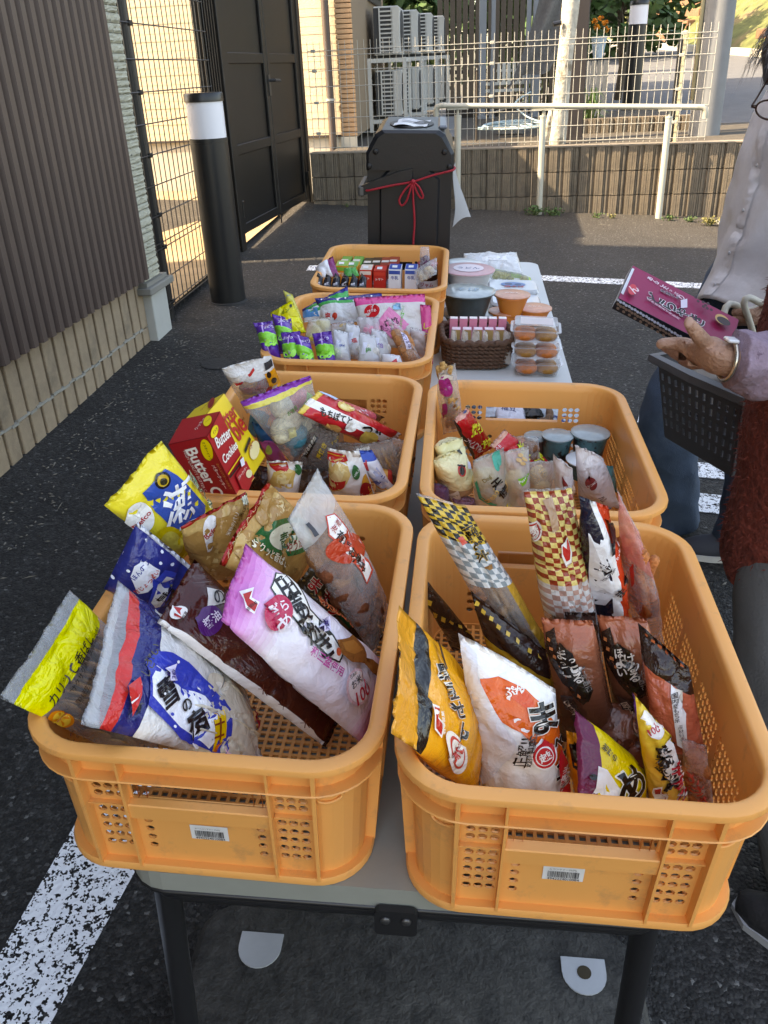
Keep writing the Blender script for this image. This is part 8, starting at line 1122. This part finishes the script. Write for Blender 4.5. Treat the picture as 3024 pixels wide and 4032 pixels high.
# jam jar and small cups in the drinks crate
J = empty('jam_jar', TPL((-0.0829, 2.5083, 0.795)), TILT, label='dark jam jar with a red lid at the crate corner', cat='jar')
b = MB(); b.lathe([(.028, 0), (.031, .004), (.031, .060), (.027, .068)], 26); b.build('glass', mat('jam_glass', (.020, .008, .008), .12), J, True, angle=40)
b = MB(); b.lathe([(.0285, .0685), (.0295, .072), (.0295, .082), (.026, .084)], 26); b.build('lid', mat('jar_lid', (.42, .05, .06), .35), J, True, angle=40)
b = MB(); b.lathe([(.0315, .014), (.0315, .036)], 26); b.build('label_band', mat('jar_label', (.62, .62, .66), .5), J, True, angle=40)
pr = Print(lambda u, v, off: V((.0318*sin((u-.5)*1.6), -.0318*cos((u-.5)*1.6), .014+.022*v)), .05, .022); pr.do(('txt', 'ジャム', (.005, .011), (.045, .011), '#a02030', None, .04)); pr.finish(J, M_CARD)
for k, pq in enumerate(((-0.2204, 2.4398, 0.8), (-0.1842, 2.4428, 0.8))): cup('pudding_cup', 'small white pudding cup among the drinks, %s the jam jar' % ('farther from', 'nearer to')[k], pq, .020, .026, .035, mat('tray_white'), mat('lid_bluewhite', (.55, .62, .72), .3, var=.2, vscale=80), txt=('プリン', '#3a5aa0'))
# ================================================================ PEOPLE
def skin_body(name, joints, edges, root, m, parent, sub=2):
    me = bpy.data.meshes.new(name); me.from_pydata([j[0] for j in joints], edges, []); o = bpy.data.objects.new(name, me); COL.objects.link(o)
    md = o.modifiers.new('skin', 'SKIN'); md.use_smooth_shade = True; sk = me.skin_vertices[0].data
    for i, j in enumerate(joints): r = j[1]; sk[i].radius = (r, r) if not isinstance(r, tuple) else r; sk[i].use_root = (i == root)
    s = o.modifiers.new('sub', 'SUBSURF'); s.levels = sub; s.render_levels = sub
    dg = bpy.context.evaluated_depsgraph_get(); ev = o.evaluated_get(dg); nm = bpy.data.meshes.new_from_object(ev); bpy.data.objects.remove(o)
    nm.materials.clear(); nm.materials.append(m); nm.polygons.foreach_set('use_smooth', [True]*len(nm.polygons)); nm.name = name
    o = bpy.data.objects.new(name, nm); link(o, parent); return o
def cloth_tube(chain, radii, seed, wr=.012, n=28, step=.012, sq=1., fine=9.):
    """a sleeve or trouser leg: rings along the chain with gathered folds"""
    P = polyline(chain, step); L0 = [0.]; 
    for a, b in zip(P, P[1:]): L0.append(L0[-1]+(b-a).length)
    cum = [0.]
    for a, b in zip(chain, chain[1:]): cum.append(cum[-1]+(V(b)-V(a)).length)
    rings = []; up = None
    for i, p in enumerate(P):
        t = L0[i]/L0[-1]*cum[-1]; k = max(j for j in range(len(cum)) if cum[j] <= t+1e-6); k = min(k, len(cum)-2); f = (t-cum[k])/(cum[k+1]-cum[k]); r = radii[k]*(1-f)+radii[k+1]*f
        d = (P[min(i+1, len(P)-1)]-P[max(i-1, 0)]).normalized()
        if up is None: up = V((0, 1, 0)) if abs(d.y) < .8 else V((0, 0, 1))
        x = d.cross(up).normalized(); up = x.cross(d).normalized(); ring = []
        for q in range(n):
            a = 2*pi*q/n; dr = x*cos(a)+up*sin(a)*sq
            w_ = noise.noise(V((cos(a)*1.3+seed, sin(a)*1.3, t*fine)))+.5*noise.noise(V((cos(a)*2.6, sin(a)*2.6+seed, t*fine*2.3)))
            ring.append(p+dr*(r+wr*w_))
        rings.append(ring)
    mb = MB(); mb.loft(rings); return mb
M_SKIN = mat('skin', (.43, .245, .165), .5, var=.18, vscale=34, bump=.6, bscale=150, dark=(.33, .165, .105), dscale=45, dlo=.58, dhi=.75)
def shoe(mb_name, foot, yaw, upper, sole, parent):
    f = V(foot); R = Matrix.Rotation(yaw, 3, 'Z'); b = MB(); rings = []
    for (x, w_, h_) in ((-.08, .030, .075), (-.06, .036, .085), (0, .040, .075), (.06, .045, .055), (.11, .042, .042), (.145, .026, .030), (.152, .010, .022)):
        rings.append([f+R @ V((x, w_*cos(a), .022+max(0, sin(a))*h_+min(0, sin(a))*.004)) for a in [2*pi*k/16 for k in range(16)]])
    b.loft(rings); o = b.build(mb_name, upper, parent, True)
    pts = [(-.086, 0), (-.075, -.036), (0, -.044), (.06, -.050), (.12, -.044), (.156, -.016), (.156, .016), (.12, .044), (.06, .050), (0, .044), (-.075, .036)]
    b = MB(); b.loft([[f+R @ V((x, y, z)) for x, y in pts] for z in (0.001, .022)]); b.build('sole', sole, o); return o
# ---- person in the white shirt
PA = empty('person', (.88, 2.45, .06), label='person in a white button shirt and blue jeans carrying a grey basket', cat='person')
gz = .065; i0 = PA.matrix_world.translation
def rel(p): return V(p)-V((.90, 2.45, .06))
J = [((.99, 2.47, .92), .12), ((1.0, 2.49, 1.15), .115), ((.99, 2.49, 1.38), .11), ((.965, 2.49, 1.49), .05), ((.94, 2.49, 1.57), .065), ((.935, 2.49, 1.66), .085), ((.94, 2.49, 1.75), .06),
     ((.93, 2.56, .84), .085), ((.745, 2.52, .50), .062), ((.80, 2.545, .12), .040), ((1.0, 2.40, .84), .085), ((.97, 2.36, .48), .062), ((.96, 2.36, .12), .04),
     ((1.0, 2.29, 1.39), .055), ((1.04, 2.13, 1.14), .042), ((.84, 2.03, .955), .030), ((.775, 2.02, .93), .034),
     ((1.0, 2.70, 1.39), .055), ((1.08, 2.80, 1.12), .042), ((1.0, 2.82, .9), .03)]
ED = [(0, 1), (1, 2), (2, 3), (3, 4), (4, 5), (5, 6), (0, 7), (7, 8), (8, 9), (0, 10), (10, 11), (11, 12), (2, 13), (13, 14), (14, 15), (15, 16), (2, 17), (17, 18), (18, 19)]
# fingers curled round the handle
kn = V((.775, 2.02, .93))
for k, (dy, l) in enumerate(((-.030, 1.), (-.010, 1.05), (.010, 1.), (.028, .85))):
    b0 = len(J); J += [(tuple(kn+V((-.022, dy, -.004-.006*k))), .0105), (tuple(kn+V((-.052*l, dy*1.1, .006-.010*k))), .0098), (tuple(kn+V((-.070*l, dy*1.1, -.016-.010*k))), .0090), (tuple(kn+V((-.056*l, dy*1.05, -.038-.010*k))), .0078)]
    ED += [(16, b0), (b0, b0+1), (b0+1, b0+2), (b0+2, b0+3)]
b0 = len(J); J += [(tuple(kn+V((-.012, -.030, .012))), .012), (tuple(kn+V((-.040, -.036, .020))), .0105), (tuple(kn+V((-.062, -.026, .016))), .0085)]; ED += [(16, b0), (b0, b0+1), (b0+1, b0+2)]
skin_body('body', [(rel(p), r) for p, r in J], ED, 0, M_SKIN, PA)
M_SHIRT = mat('white_shirt', (.74, .74, .77), .8, var=.04, vscale=40, bump=.25, bscale=35)
def prof_at(tab, z):
    for a, b in zip(tab, tab[1:]):
        if z <= b[0]: f = max(0, (z-a[0])/(b[0]-a[0])); f = f*f*(3-2*f) if len(tab) > 6 else f; return [x+(y-x)*f for x, y in zip(a[1:], b[1:])]
    return list(tab[-1][1:])
SHIRT = [(.83, .188, .238), (.95, .178, .232), (1.10, .176, .236), (1.25, .172, .246), (1.34, .156, .240), (1.41, .125, .195), (1.46, .090, .115), (1.51, .060, .066)]
def shirt_ring(z, seed=2.):
    t = (z-.83)/.62; rx, ry = prof_at(SHIRT, z); cx = .955+.085*min(t, .85)+.010*sin(t*5)-.12*max(0, t-.85); out = []; k_ = max(.15, 1-max(0, t-.8)*4)
    for k in range(56):
        a = 2*pi*k/56; f = (noise.noise(V((cos(a)*2.2, sin(a)*2.2+seed, z*5)))*.020+noise.noise(V((cos(a)*5+z*4, sin(a)*5, z*11+seed)))*.009-.008*exp(-(noise.noise(V((cos(a)*2.5+z*3, sin(a)*2.5, z*4)))/.10)**2))*k_
        out.append(rel((cx+(rx+f)*cos(a), 2.49+(ry+f)*sin(a), z+(.05*sin(a*2+.6)*max(0, 1-t*5)))))
    return out
b = MB(); b.loft([shirt_ring(.83+.022*i) for i in range(31)], cap=False); sh = b.build('shirt', M_SHIRT, PA, True)
md = sh.modifiers.new('cloth', 'SOLIDIFY'); md.thickness = .003
cl = [rel((1.01, 2.36, 1.36)), rel((1.02, 2.27, 1.33)), rel((1.06, 2.15, 1.15)), rel((.90, 2.05, .99))]; cloth_tube(cl, [.075, .080, .064, .052], 4., .012).build('sleeve', M_SHIRT, PA, True)
cl = [rel((1.01, 2.62, 1.36)), rel((1.02, 2.71, 1.33)), rel((1.08, 2.80, 1.13)), rel((1.0, 2.82, .94))]; cloth_tube(cl, [.075, .080, .064, .052], 6., .012).build('sleeve', M_SHIRT, PA, True)
def placket(u, v):
    z = .845+.56*v; a = radians(196+4*sin(v*3))+(u-.5)*.17; q = shirt_ring(z)
    k = a/(2*pi)*56; i = int(k) % 56; f = k-int(k); p = q[i].lerp(q[(i+1) % 56], f); c = rel((.955+.085*v, 2.49, z)); return p+(p-c).normalized()*(.0035+.0025*noise.noise(V((u*3, v*60, 0))))
b = MB(); b.grid(placket, 6, 90); plk = b.build('placket', M_SHIRT, sh, True)
for k in range(5):
    p = placket(.5, .08+.2*k); d = (p-rel((.955+.085*(.08+.2*k), 2.49, .845+.56*(.08+.2*k)))).normalized(); b = MB(); b.lathe([(.0042, -.001), (.0045, .0005), (.003, .0012)], 12, M=d.to_track_quat('Z', 'Y').to_matrix(), c=p+d*.002); b.build('button', mat('shirt_button', (.55, .55, .58), .3), plk, True)
M_JEAN = mat('blue_jeans', (.060, .098, .155), .85, var=.35, vscale=7, bump=.35, bscale=260, dark=(.13, .18, .24), dscale=4, dlo=.55, dhi=.8)
cloth_tube([rel((.935, 2.55, .92)), rel((.87, 2.55, .76)), rel((.735, 2.52, .50)), rel((.765, 2.53, .28)), rel((.80, 2.545, .085))], [.125, .112, .088, .082, .084], 1., .013, fine=11).build('jeans_leg', M_JEAN, PA, True)
cloth_tube([rel((1.0, 2.41, .92)), rel((.99, 2.40, .76)), rel((.975, 2.36, .48)), rel((.965, 2.36, .085))], [.125, .112, .088, .084], 3., .013, fine=11).build('jeans_leg', M_JEAN, PA, True)
b = MB(); b.loft([[rel((.985+(.155)*cos(a), 2.48+.20*sin(a), z)) for a in [2*pi*k/28 for k in range(28)]] for z in (.80, .86, .93)]); b.build('waistband', mat('dark_waist', (.02, .022, .03), .8), PA, True)
M_SOLE = mat('sole_white', (.62, .61, .57), .7)
shoe('shoe', rel((.765, 2.55, .068)), radians(188), mat('shoe_navy', (.05, .055, .07), .8), M_SOLE, PA); shoe('shoe', rel((.935, 2.355, .062)), radians(172), mat('shoe_navy'), M_SOLE, PA)
b = MB(); b.lathe([(.02, -.02), (.06, 0), (.095, .05), (.10, .10), (.075, .15), (.02, .17)], 22, c=rel((.95, 2.49, 1.625))); b.build('hair', mat('dark_hair', (.02, .018, .016), .6), PA, True)
# ---- shopping basket
BKp = V((0.6045, 1.8971, 0.8032)); RB = frame((.125, -.27, 0)); BK = empty('shopping_basket', (0, 0, 0), label='grey perforated plastic basket with a cream handle in front of the jeans', cat='basket')
M_BK = mat('basket_grey', (.115, .118, .125), .5, var=.06, vscale=20); M_HN = mat('handle_cream', (.62, .60, .50), .4)
c0 = V((0.5568, 2.0708, 0.8144)); e1 = (V((0.6818, 1.7819, 0.7971))-c0); e1.z = 0; ln = e1.length; e1.normalize(); e2 = V((-e1.y, e1.x, 0)); BW_, BD_, BHt = ln, .24, .21
def bp(s, t, z):   # s along the near side, t depth (0..1), z 0 top .. 1 bottom
    ins = .028*z; return c0+e1*(ins+(BW_-2*ins)*s)+e2*(ins+(BD_-2*ins)*t)-V((0, 0, z*BHt))
def lattice(A, nu, nv, hx=.32, hz=.5):
    """flat panel with rows of slots, A(u, v)"""
    b = MB(); th = .004
    for i in range(nu):
        for j in range(nv):
            u0, u1, v0, v1 = i/nu, (i+1)/nu, j/nv, (j+1)/nv; o = [A(u0, v0), A(u1, v0), A(u1, v1), A(u0, v1)]
            if 0 < j < nv-1 and nu > 4:
                um, vm, du, dv = (u0+u1)/2, (v0+v1)/2, (u1-u0)*hx/2*1.2, (v1-v0)*hz/2*1.2; q = [A(um-du, vm-dv), A(um+du, vm-dv), A(um+du, vm+dv), A(um-du, vm+dv)]; b.add(o+q, [(0, 1, 5, 4), (1, 2, 6, 5), (2, 3, 7, 6), (3, 0, 4, 7)])
            else: b.add(o, [(0, 1, 2, 3)])
    return b
for nm_, A, nu in (('side', lambda u, v: bp(u, 0, v), 11), ('side', lambda u, v: bp(1-u, 1, v), 11), ('end', lambda u, v: bp(1, u, v), 9), ('end', lambda u, v: bp(0, 1-u, v), 9)):
    o = lattice(A, nu, 7).build(nm_, M_BK, BK); m_ = o.modifiers.new('th', 'SOLIDIFY'); m_.thickness = .004
b = MB(); b.add([bp(0, 0, 1), bp(1, 0, 1), bp(1, 1, 1), bp(0, 1, 1)], [(0, 1, 2, 3)]); o = b.build('floor', M_BK, BK); o.modifiers.new('th', 'SOLIDIFY').thickness = .004
rimp = []
for s, t in ((0, 0), (.5, 0), (1, 0), (1, .5), (1, 1), (.5, 1), (0, 1), (0, .5)): rimp.append(bp(s, t, 0))
b = MB(); n_ = 4
for w_, z in ((.0, .002), (.018, .002), (.020, -.010), (.016, -.012)): b.v += [tuple(p+((p-(c0+e1*BW_/2+e2*BD_/2)).normalized()*w_*1.3)+V((0, 0, z))) for p in rimp]
b.f = [(k*8+i, k*8+(i+1) % 8, (k+1)*8+(i+1) % 8, (k+1)*8+i) for k in range(3) for i in range(8)]; b.mi = [0]*len(b.f); o = b.build('rim', M_BK, BK); o.modifiers.new('th', 'SOLIDIFY').thickness = .004
hb = V((.735, 2.02, .925))
for q in ([bp(.20, .5, 0), (0.6724, 1.98, 0.9228), (0.6729, 1.98, 0.9492), (0.6865, 1.99, 0.9683), (0.7346, 2.0, 0.9474), (0.7556, 2.0, 0.9547), (0.7882, 2.01, 0.9482)], [bp(.72, .5, 0), (0.7567, 1.98, 0.8711), (0.7371, 1.98, 0.9217), (0.7116, 1.97, 0.9739), (0.721, 1.97, 0.9866), (0.7466, 1.98, 0.974), (0.7832, 2.0, 0.9596)]):
    b = MB(); pts = polyline(q, .012); b.tube(pts, .0082, 8); b.build('handle', M_HN, BK, True, angle=60)
make_bag(dict(name='cracker_bag', label='dark cracker bag lying inside the grey basket', C=[bp(.3, .35, .55), bp(.95, .35, .55), bp(.9, .75, .12), bp(.3, .75, .12)], t=.05, c='#4a3226', a=.8, seed=401, fill=[('lump', 8, .02, '#5a3a24', (.2, .8, .2, .8))]))
make_bag(dict(name='paper_pack', label='white paper pack standing inside the grey basket', C=[bp(.15, .15, .6), bp(.5, .2, .6), bp(.5, .3, .02), bp(.18, .25, .02)], t=.03, c='#e0ddd4', seed=402))
# ---- person in the red knitted vest
OB = V((.75, 1.40, .02)); PB = empty('person', OB, label='person in a lilac patterned top and rust-red knit vest holding a magenta pack', cat='person')
def rb_(p): return V(p)-OB
def HP(p): return V(p)
wr_ = V((0.4921, 1.3568, 1.0363)); pm = V((0.4678, 1.382, 1.0384)); k1 = V((0.4536, 1.4113, 1.0452)); 
J = [((.80, 1.42, .74), .12), ((.80, 1.46, .95), .115), ((.775, 1.51, 1.19), .09), ((.735, 1.575, 1.30), .046), ((.70, 1.615, 1.385), .058), ((.668, 1.64, 1.460), .078), ((.70, 1.66, 1.535), .055),
     ((.73, 1.41, .68), .075), ((.71, 1.26, .40), .055), ((.735, 1.02, .10), .036), ((.90, 1.41, .68), .075), ((.90, 1.34, .40), .055), ((.90, 1.18, .10), .036),
     ((.78, 1.38, 1.15), .05), ((.86, 1.40, .98), .042), (tuple(wr_), .028), (tuple(pm), (.036, .026)),
     ((.80, 1.70, 1.15), .05), ((.90, 1.74, .95), .042), ((.85, 1.60, .9), .03)]
ED = [(0, 1), (1, 2), (2, 3), (3, 4), (4, 5), (5, 6), (0, 7), (7, 8), (8, 9), (0, 10), (10, 11), (11, 12), (2, 13), (13, 14), (14, 15), (15, 16), (2, 17), (17, 18), (18, 19)]
for (q, rr_) in (([(0.4616, 1.4194, 1.0402), (0.4404, 1.4471, 1.0372), (0.4142, 1.4449, 1.0383), (0.4057, 1.4343, 1.0382)], (.0175, .0125, .0105, .0088)), ([(0.4642, 1.4151, 1.0299), (0.4507, 1.4618, 1.0174), (0.4387, 1.5099, 1.0098), (0.4354, 1.5277, 1.0107)], (.0170, .0120, .0100, .0085)),
               ([(0.4714, 1.4134, 1.0195), (0.4665, 1.4856, 0.9976), (0.4595, 1.5385, 0.9901), (0.4577, 1.5592, 0.991)], (.0160, .0110, .0095, .008)), ([(0.4819, 1.4189, 1.0092), (0.4799, 1.4805, 0.9868), (0.4746, 1.5274, 0.9789), (0.4727, 1.5424, 0.9796)], (.0105, .0095, .0085, .0075)),
               ([(0.4697, 1.3755, 1.0581), (0.4462, 1.3502, 1.0831), (0.4336, 1.3456, 1.0985), (0.4318, 1.3587, 1.1011)], (.0155, .0130, .0110, .0085))):
    b0 = len(J); J += [(p, r_) for p, r_ in zip(q, rr_)]; ED += [(16, b0), (b0, b0+1), (b0+1, b0+2), (b0+2, b0+3)]
skin_body('body', [(rb_(p), r) for p, r in J], ED, 0, M_SKIN, PB)
M_LIL = mat('lilac_knit', (.29, .215, .275), .9, var=.18, vscale=70, bump=.6, bscale=90, dark=(.15, .10, .14), dscale=46, dlo=.60, dhi=.66)
d_ = (wr_-V((.86, 1.40, .98))).normalized(); w0 = wr_-d_*.022
slv = cloth_tube([rb_((.79, 1.42, 1.17)), rb_((.83, 1.35, 1.12)), rb_((.875, 1.385, .985)), rb_(tuple(V((.86, 1.40, .98)).lerp(w0, .55))), rb_(tuple(w0))], [.070, .078, .073, .064, .050], 8., .013, n=34, step=.008, fine=26)
slv.build('sleeve', M_LIL, PB, True)
cloth_tube([rb_((.79, 1.60, 1.17)), rb_((.82, 1.69, 1.12)), rb_((.90, 1.74, .955)), rb_((.86, 1.62, .905))], [.07, .075, .07, .055], 9., .012, fine=20).build('sleeve', M_LIL, PB, True)
b = MB(); wv = []
for k in range(20): a = 2*pi*k/20; ex = d_.cross(V((0, 0, 1))).normalized(); ey = ex.cross(d_); wv.append(rb_(tuple(wr_-d_*.012))+(ex*cos(a)+ey*sin(a))*.0335)
b.tube(wv, .0042, 6, closed=True); wt = b.build('wrist_watch', mat('watch_steel', (.55, .50, .42), .25, .9), PB, True)
b = MB(); b.box((-.010, -.012, .0), (.010, .012, .006), bev=.002, R=Matrix((d_, ex, d_.cross(ex))).transposed() if d_.cross(ex).z > 0 else Matrix((d_, -ex, d_.cross(-ex))).transposed(), c=rb_(tuple(wr_-d_*.012))+V((0, -.006, .033))); b.build('watch_face', mat('watch_glass', (.75, .77, .80), .1), wt)
M_RED = mat('rust_knit', (.16, .030, .018), .95, var=.55, vscale=85, bump=1., bscale=75)
VEST = [(.575, .225, .205), (.80, .205, .20), (1.0, .190, .195), (1.10, .180, .195), (1.17, .155, .175), (1.22, .115, .125), (1.235, .10, .105)]
def vest_c(z): t = (z-.575)/.62; return .810-.025*t, 1.455+.055*t
def vest_ring(z):
    t = (z-.575)/.62; out = []; cx, cy_ = vest_c(z); rx, ry = prof_at(VEST, z)
    for k in range(72): a = 2*pi*k/72; f = .007*noise.noise(V((cos(a)*3, sin(a)*3, z*6)))+.0035*noise.noise(V((cos(a)*24, sin(a)*24, z*70))); out.append(rb_((cx+(rx+f)*cos(a), cy_+(ry+f)*sin(a), z+.012*sin(a*5)*max(0, 1-t*9))))
    return out
b = MB(); b.loft([[rb_((.775-.25*(z-1.2)+rr_*cos(a), 1.512+.45*(z-1.2)+rr_*.95*sin(a), z)) for a in [2*pi*k/30 for k in range(30)]] for z, rr_ in ((1.15, .15), (1.20, .118), (1.24, .088), (1.27, .064), (1.30, .058))], cap=False); b.build('collar', M_LIL, PB, True)
b = MB(); b.loft([vest_ring(.575+.0085*i) for i in range(78)], cap=False); vst = b.build('knit_vest', M_RED, PB, True)
fz = MB(); rf_ = random.Random(21)       # pile of the knit: short loose fibres
for _ in range(5200):
    z = rf_.uniform(.58, 1.2)
    t = (z-.575)/.62; a = rf_.uniform(0, 2*pi); rx, ry = prof_at(VEST, z); cxv, cyv = vest_c(z); p = rb_((cxv+rx*cos(a), cyv+ry*sin(a), z)); nr = V((cos(a), sin(a), rf_.uniform(-.6, .2))).normalized(); s_ = V((-sin(a), cos(a), rf_.uniform(-.8, .8)))*.0016; e_ = p+nr*rf_.uniform(.005, .011)+V((rf_.uniform(-.006, .006), rf_.uniform(-.006, .006), rf_.uniform(-.008, .004)))
    fz.add([p-s_, p+s_, e_], [(0, 1, 2)])
fz.build('knit_pile', M_RED, vst, kind='stuff')
M_TR = mat('grey_trousers', (.105, .11, .112), .85, var=.12, vscale=12, bump=.3, bscale=180)
cloth_tube([rb_((.745, 1.455, .74)), rb_((.71, 1.40, .58)), rb_((.705, 1.26, .38)), rb_((.735, 1.03, .07))], [.105, .118, .105, .090], 12., .010, fine=7).build('trouser_leg', M_TR, PB, True)
cloth_tube([rb_((.885, 1.455, .74)), rb_((.90, 1.40, .58)), rb_((.90, 1.32, .38)), rb_((.90, 1.18, .06))], [.105, .118, .105, .090], 14., .010, fine=7).build('trouser_leg', M_TR, PB, True)
M_SH2 = mat('shoe_black', (.012, .012, .013), .6, bump=.2, bscale=150); M_SO2 = mat('sole_grey', (.30, .31, .32), .7)
shoe('shoe', rb_((.715, 1.00, .010)), radians(140), M_SH2, M_SO2, PB); shoe('shoe', rb_((.92, 1.14, .010)), radians(130), M_SH2, M_SO2, PB)
# head: hair strands, glasses, nose
hc = rb_((.664, 1.64, 1.468)); b = MB()
M_HAIR = mat('grey_hair', (.045, .045, .048), .5, var=.6, vscale=60)
b.loft([[hc+V((.090*r_*cos(a)+.006, .095*r_*sin(a)+.012, z)) for a in [2*pi*k/24 for k in range(24)]] for z, r_ in ((-.03, .90), (.02, 1.03), (.06, .97), (.09, .76), (.11, .40), (.115, .1))]); hr = b.build('hair', M_HAIR, PB, True)
hs = MB(); rh_ = random.Random(9)
for _ in range(900):
    a = rh_.uniform(0, 2*pi); el = rh_.uniform(.0, 1.35); p0 = hc+V((.094*cos(el)*cos(a)+.006, .099*cos(el)*sin(a)+.012, .025+.093*sin(el))); d = V((cos(a)*.5, sin(a)*.5-.25, -1.)).normalized(); l_ = rh_.uniform(.04, .085)
    p1 = p0+d*l_*.5+V((cos(a), sin(a), 0))*.010; p2 = p0+d*l_+V((cos(a), sin(a), 0))*rh_.uniform(-.004, .012); s_ = V((-sin(a), cos(a), 0))*.0012
    hs.add([p0-s_, p0+s_, p1+s_, p1-s_, p2], [(0, 1, 2, 3), (3, 2, 4)])
hs.build('hair_strands', [M_HAIR, mat('white_hair', (.36, .36, .37), .5)], hr, kind='stuff'); hm = PB.children[-1]
for c_ in hr.children: c_.data.polygons.foreach_set('material_index', [1 if (i//2) % 4 == 0 else 0 for i in range(len(c_.data.polygons))])
M_GL = mat('glasses_brown', (.045, .022, .016), .3); gh = rb_((0.555, 1.6, 1.4079)); gl_ = empty('g', (0, 0, 0)); bpy.data.objects.remove(gl_)
face = V((-.55, -.62, -.56)).normalized(); sx_ = face.cross(V((0, 0, 1))).normalized()*-1; su = face.cross(sx_).normalized(); su = su if su.z > 0 else -su
gx = sx_ if sx_.x > 0 else -sx_
def lens(c): return [c+gx*.024*cos(a)+su*.019*sin(a) for a in [2*pi*k/20 for k in range(20)]]
lc = gh+gx*.030-su*.008
b = MB(); b.tube(lens(lc), .0018, 6, closed=True); b.tube(lens(lc+gx*.062), .0018, 6, closed=True); b.tube([lc+gx*.024, lc+gx*.031+su*.004, lc+gx*.038], .0016, 6); b.tube([gh, gh+gx*.007-su*.002], .003, 6); b.tube(polyline([gh, gh-face*.04+su*.004, gh-face*.10+su*.012], .02), .0018, 6); b.build('glasses', M_GL, PB, True)
b = MB(); b.lathe([(.016, -.02), (.012, 0), (.004, .018)], 10, M=face.to_track_quat('Z', 'Y').to_matrix(), c=hc+face*.088-su*.005); b.build('nose', M_SKIN, PB, True)

for sg in (-1, 1):
    ec = hc+face*.080+gx*.031*sg+su*.004; b = MB(); b.lathe([(.002, -.010), (.009, -.006), (.011, 0), (.007, .008), (.001, .010)], 12, M=face.to_track_quat('Z', 'Y').to_matrix(), c=ec); b.build('eye', mat('eye_white', (.6, .58, .55), .3), PB, True); b = MB(); b.lathe([(.001, .0085), (.0045, .0098), (.001, .0112)], 10, M=face.to_track_quat('Z', 'Y').to_matrix(), c=ec); b.build('iris', mat('iris_dark', (.02, .014, .01), .2), PB, True)
    b = MB(); b.lathe([(.004, -.006), (.020, -.004), (.022, .002), (.012, .006)], 12, M=gx.to_track_quat('Z', 'Y').to_matrix(), c=hc+gx*.082*sg-face*.005, sx=.65); b.build('ear', M_SKIN, PB, True)
b = MB(); b.tube([hc+face*.078-su*.036-gx*.020, hc+face*.088-su*.038, hc+face*.078-su*.036+gx*.020], .004, 6); b.build('mouth', mat('lip', (.30, .10, .085), .5), PB, True)
tn = V((0.4316, 1.3513, 1.1008)); b = MB(); b.lathe([(.0075, 0), (.0078, .0012), (.004, .0022), (.001, .0024)], 12, M=(V(TW(0, 0, 1.493))-tn).normalized().to_track_quat('Z', 'Y').to_matrix(), c=rb_(tn)+(V(TW(0, 0, 1.493))-tn).normalized()*.0088, sy=1.3); b.build('thumb_nail', mat('nail', (.48, .28, .21), .35), PB, True)
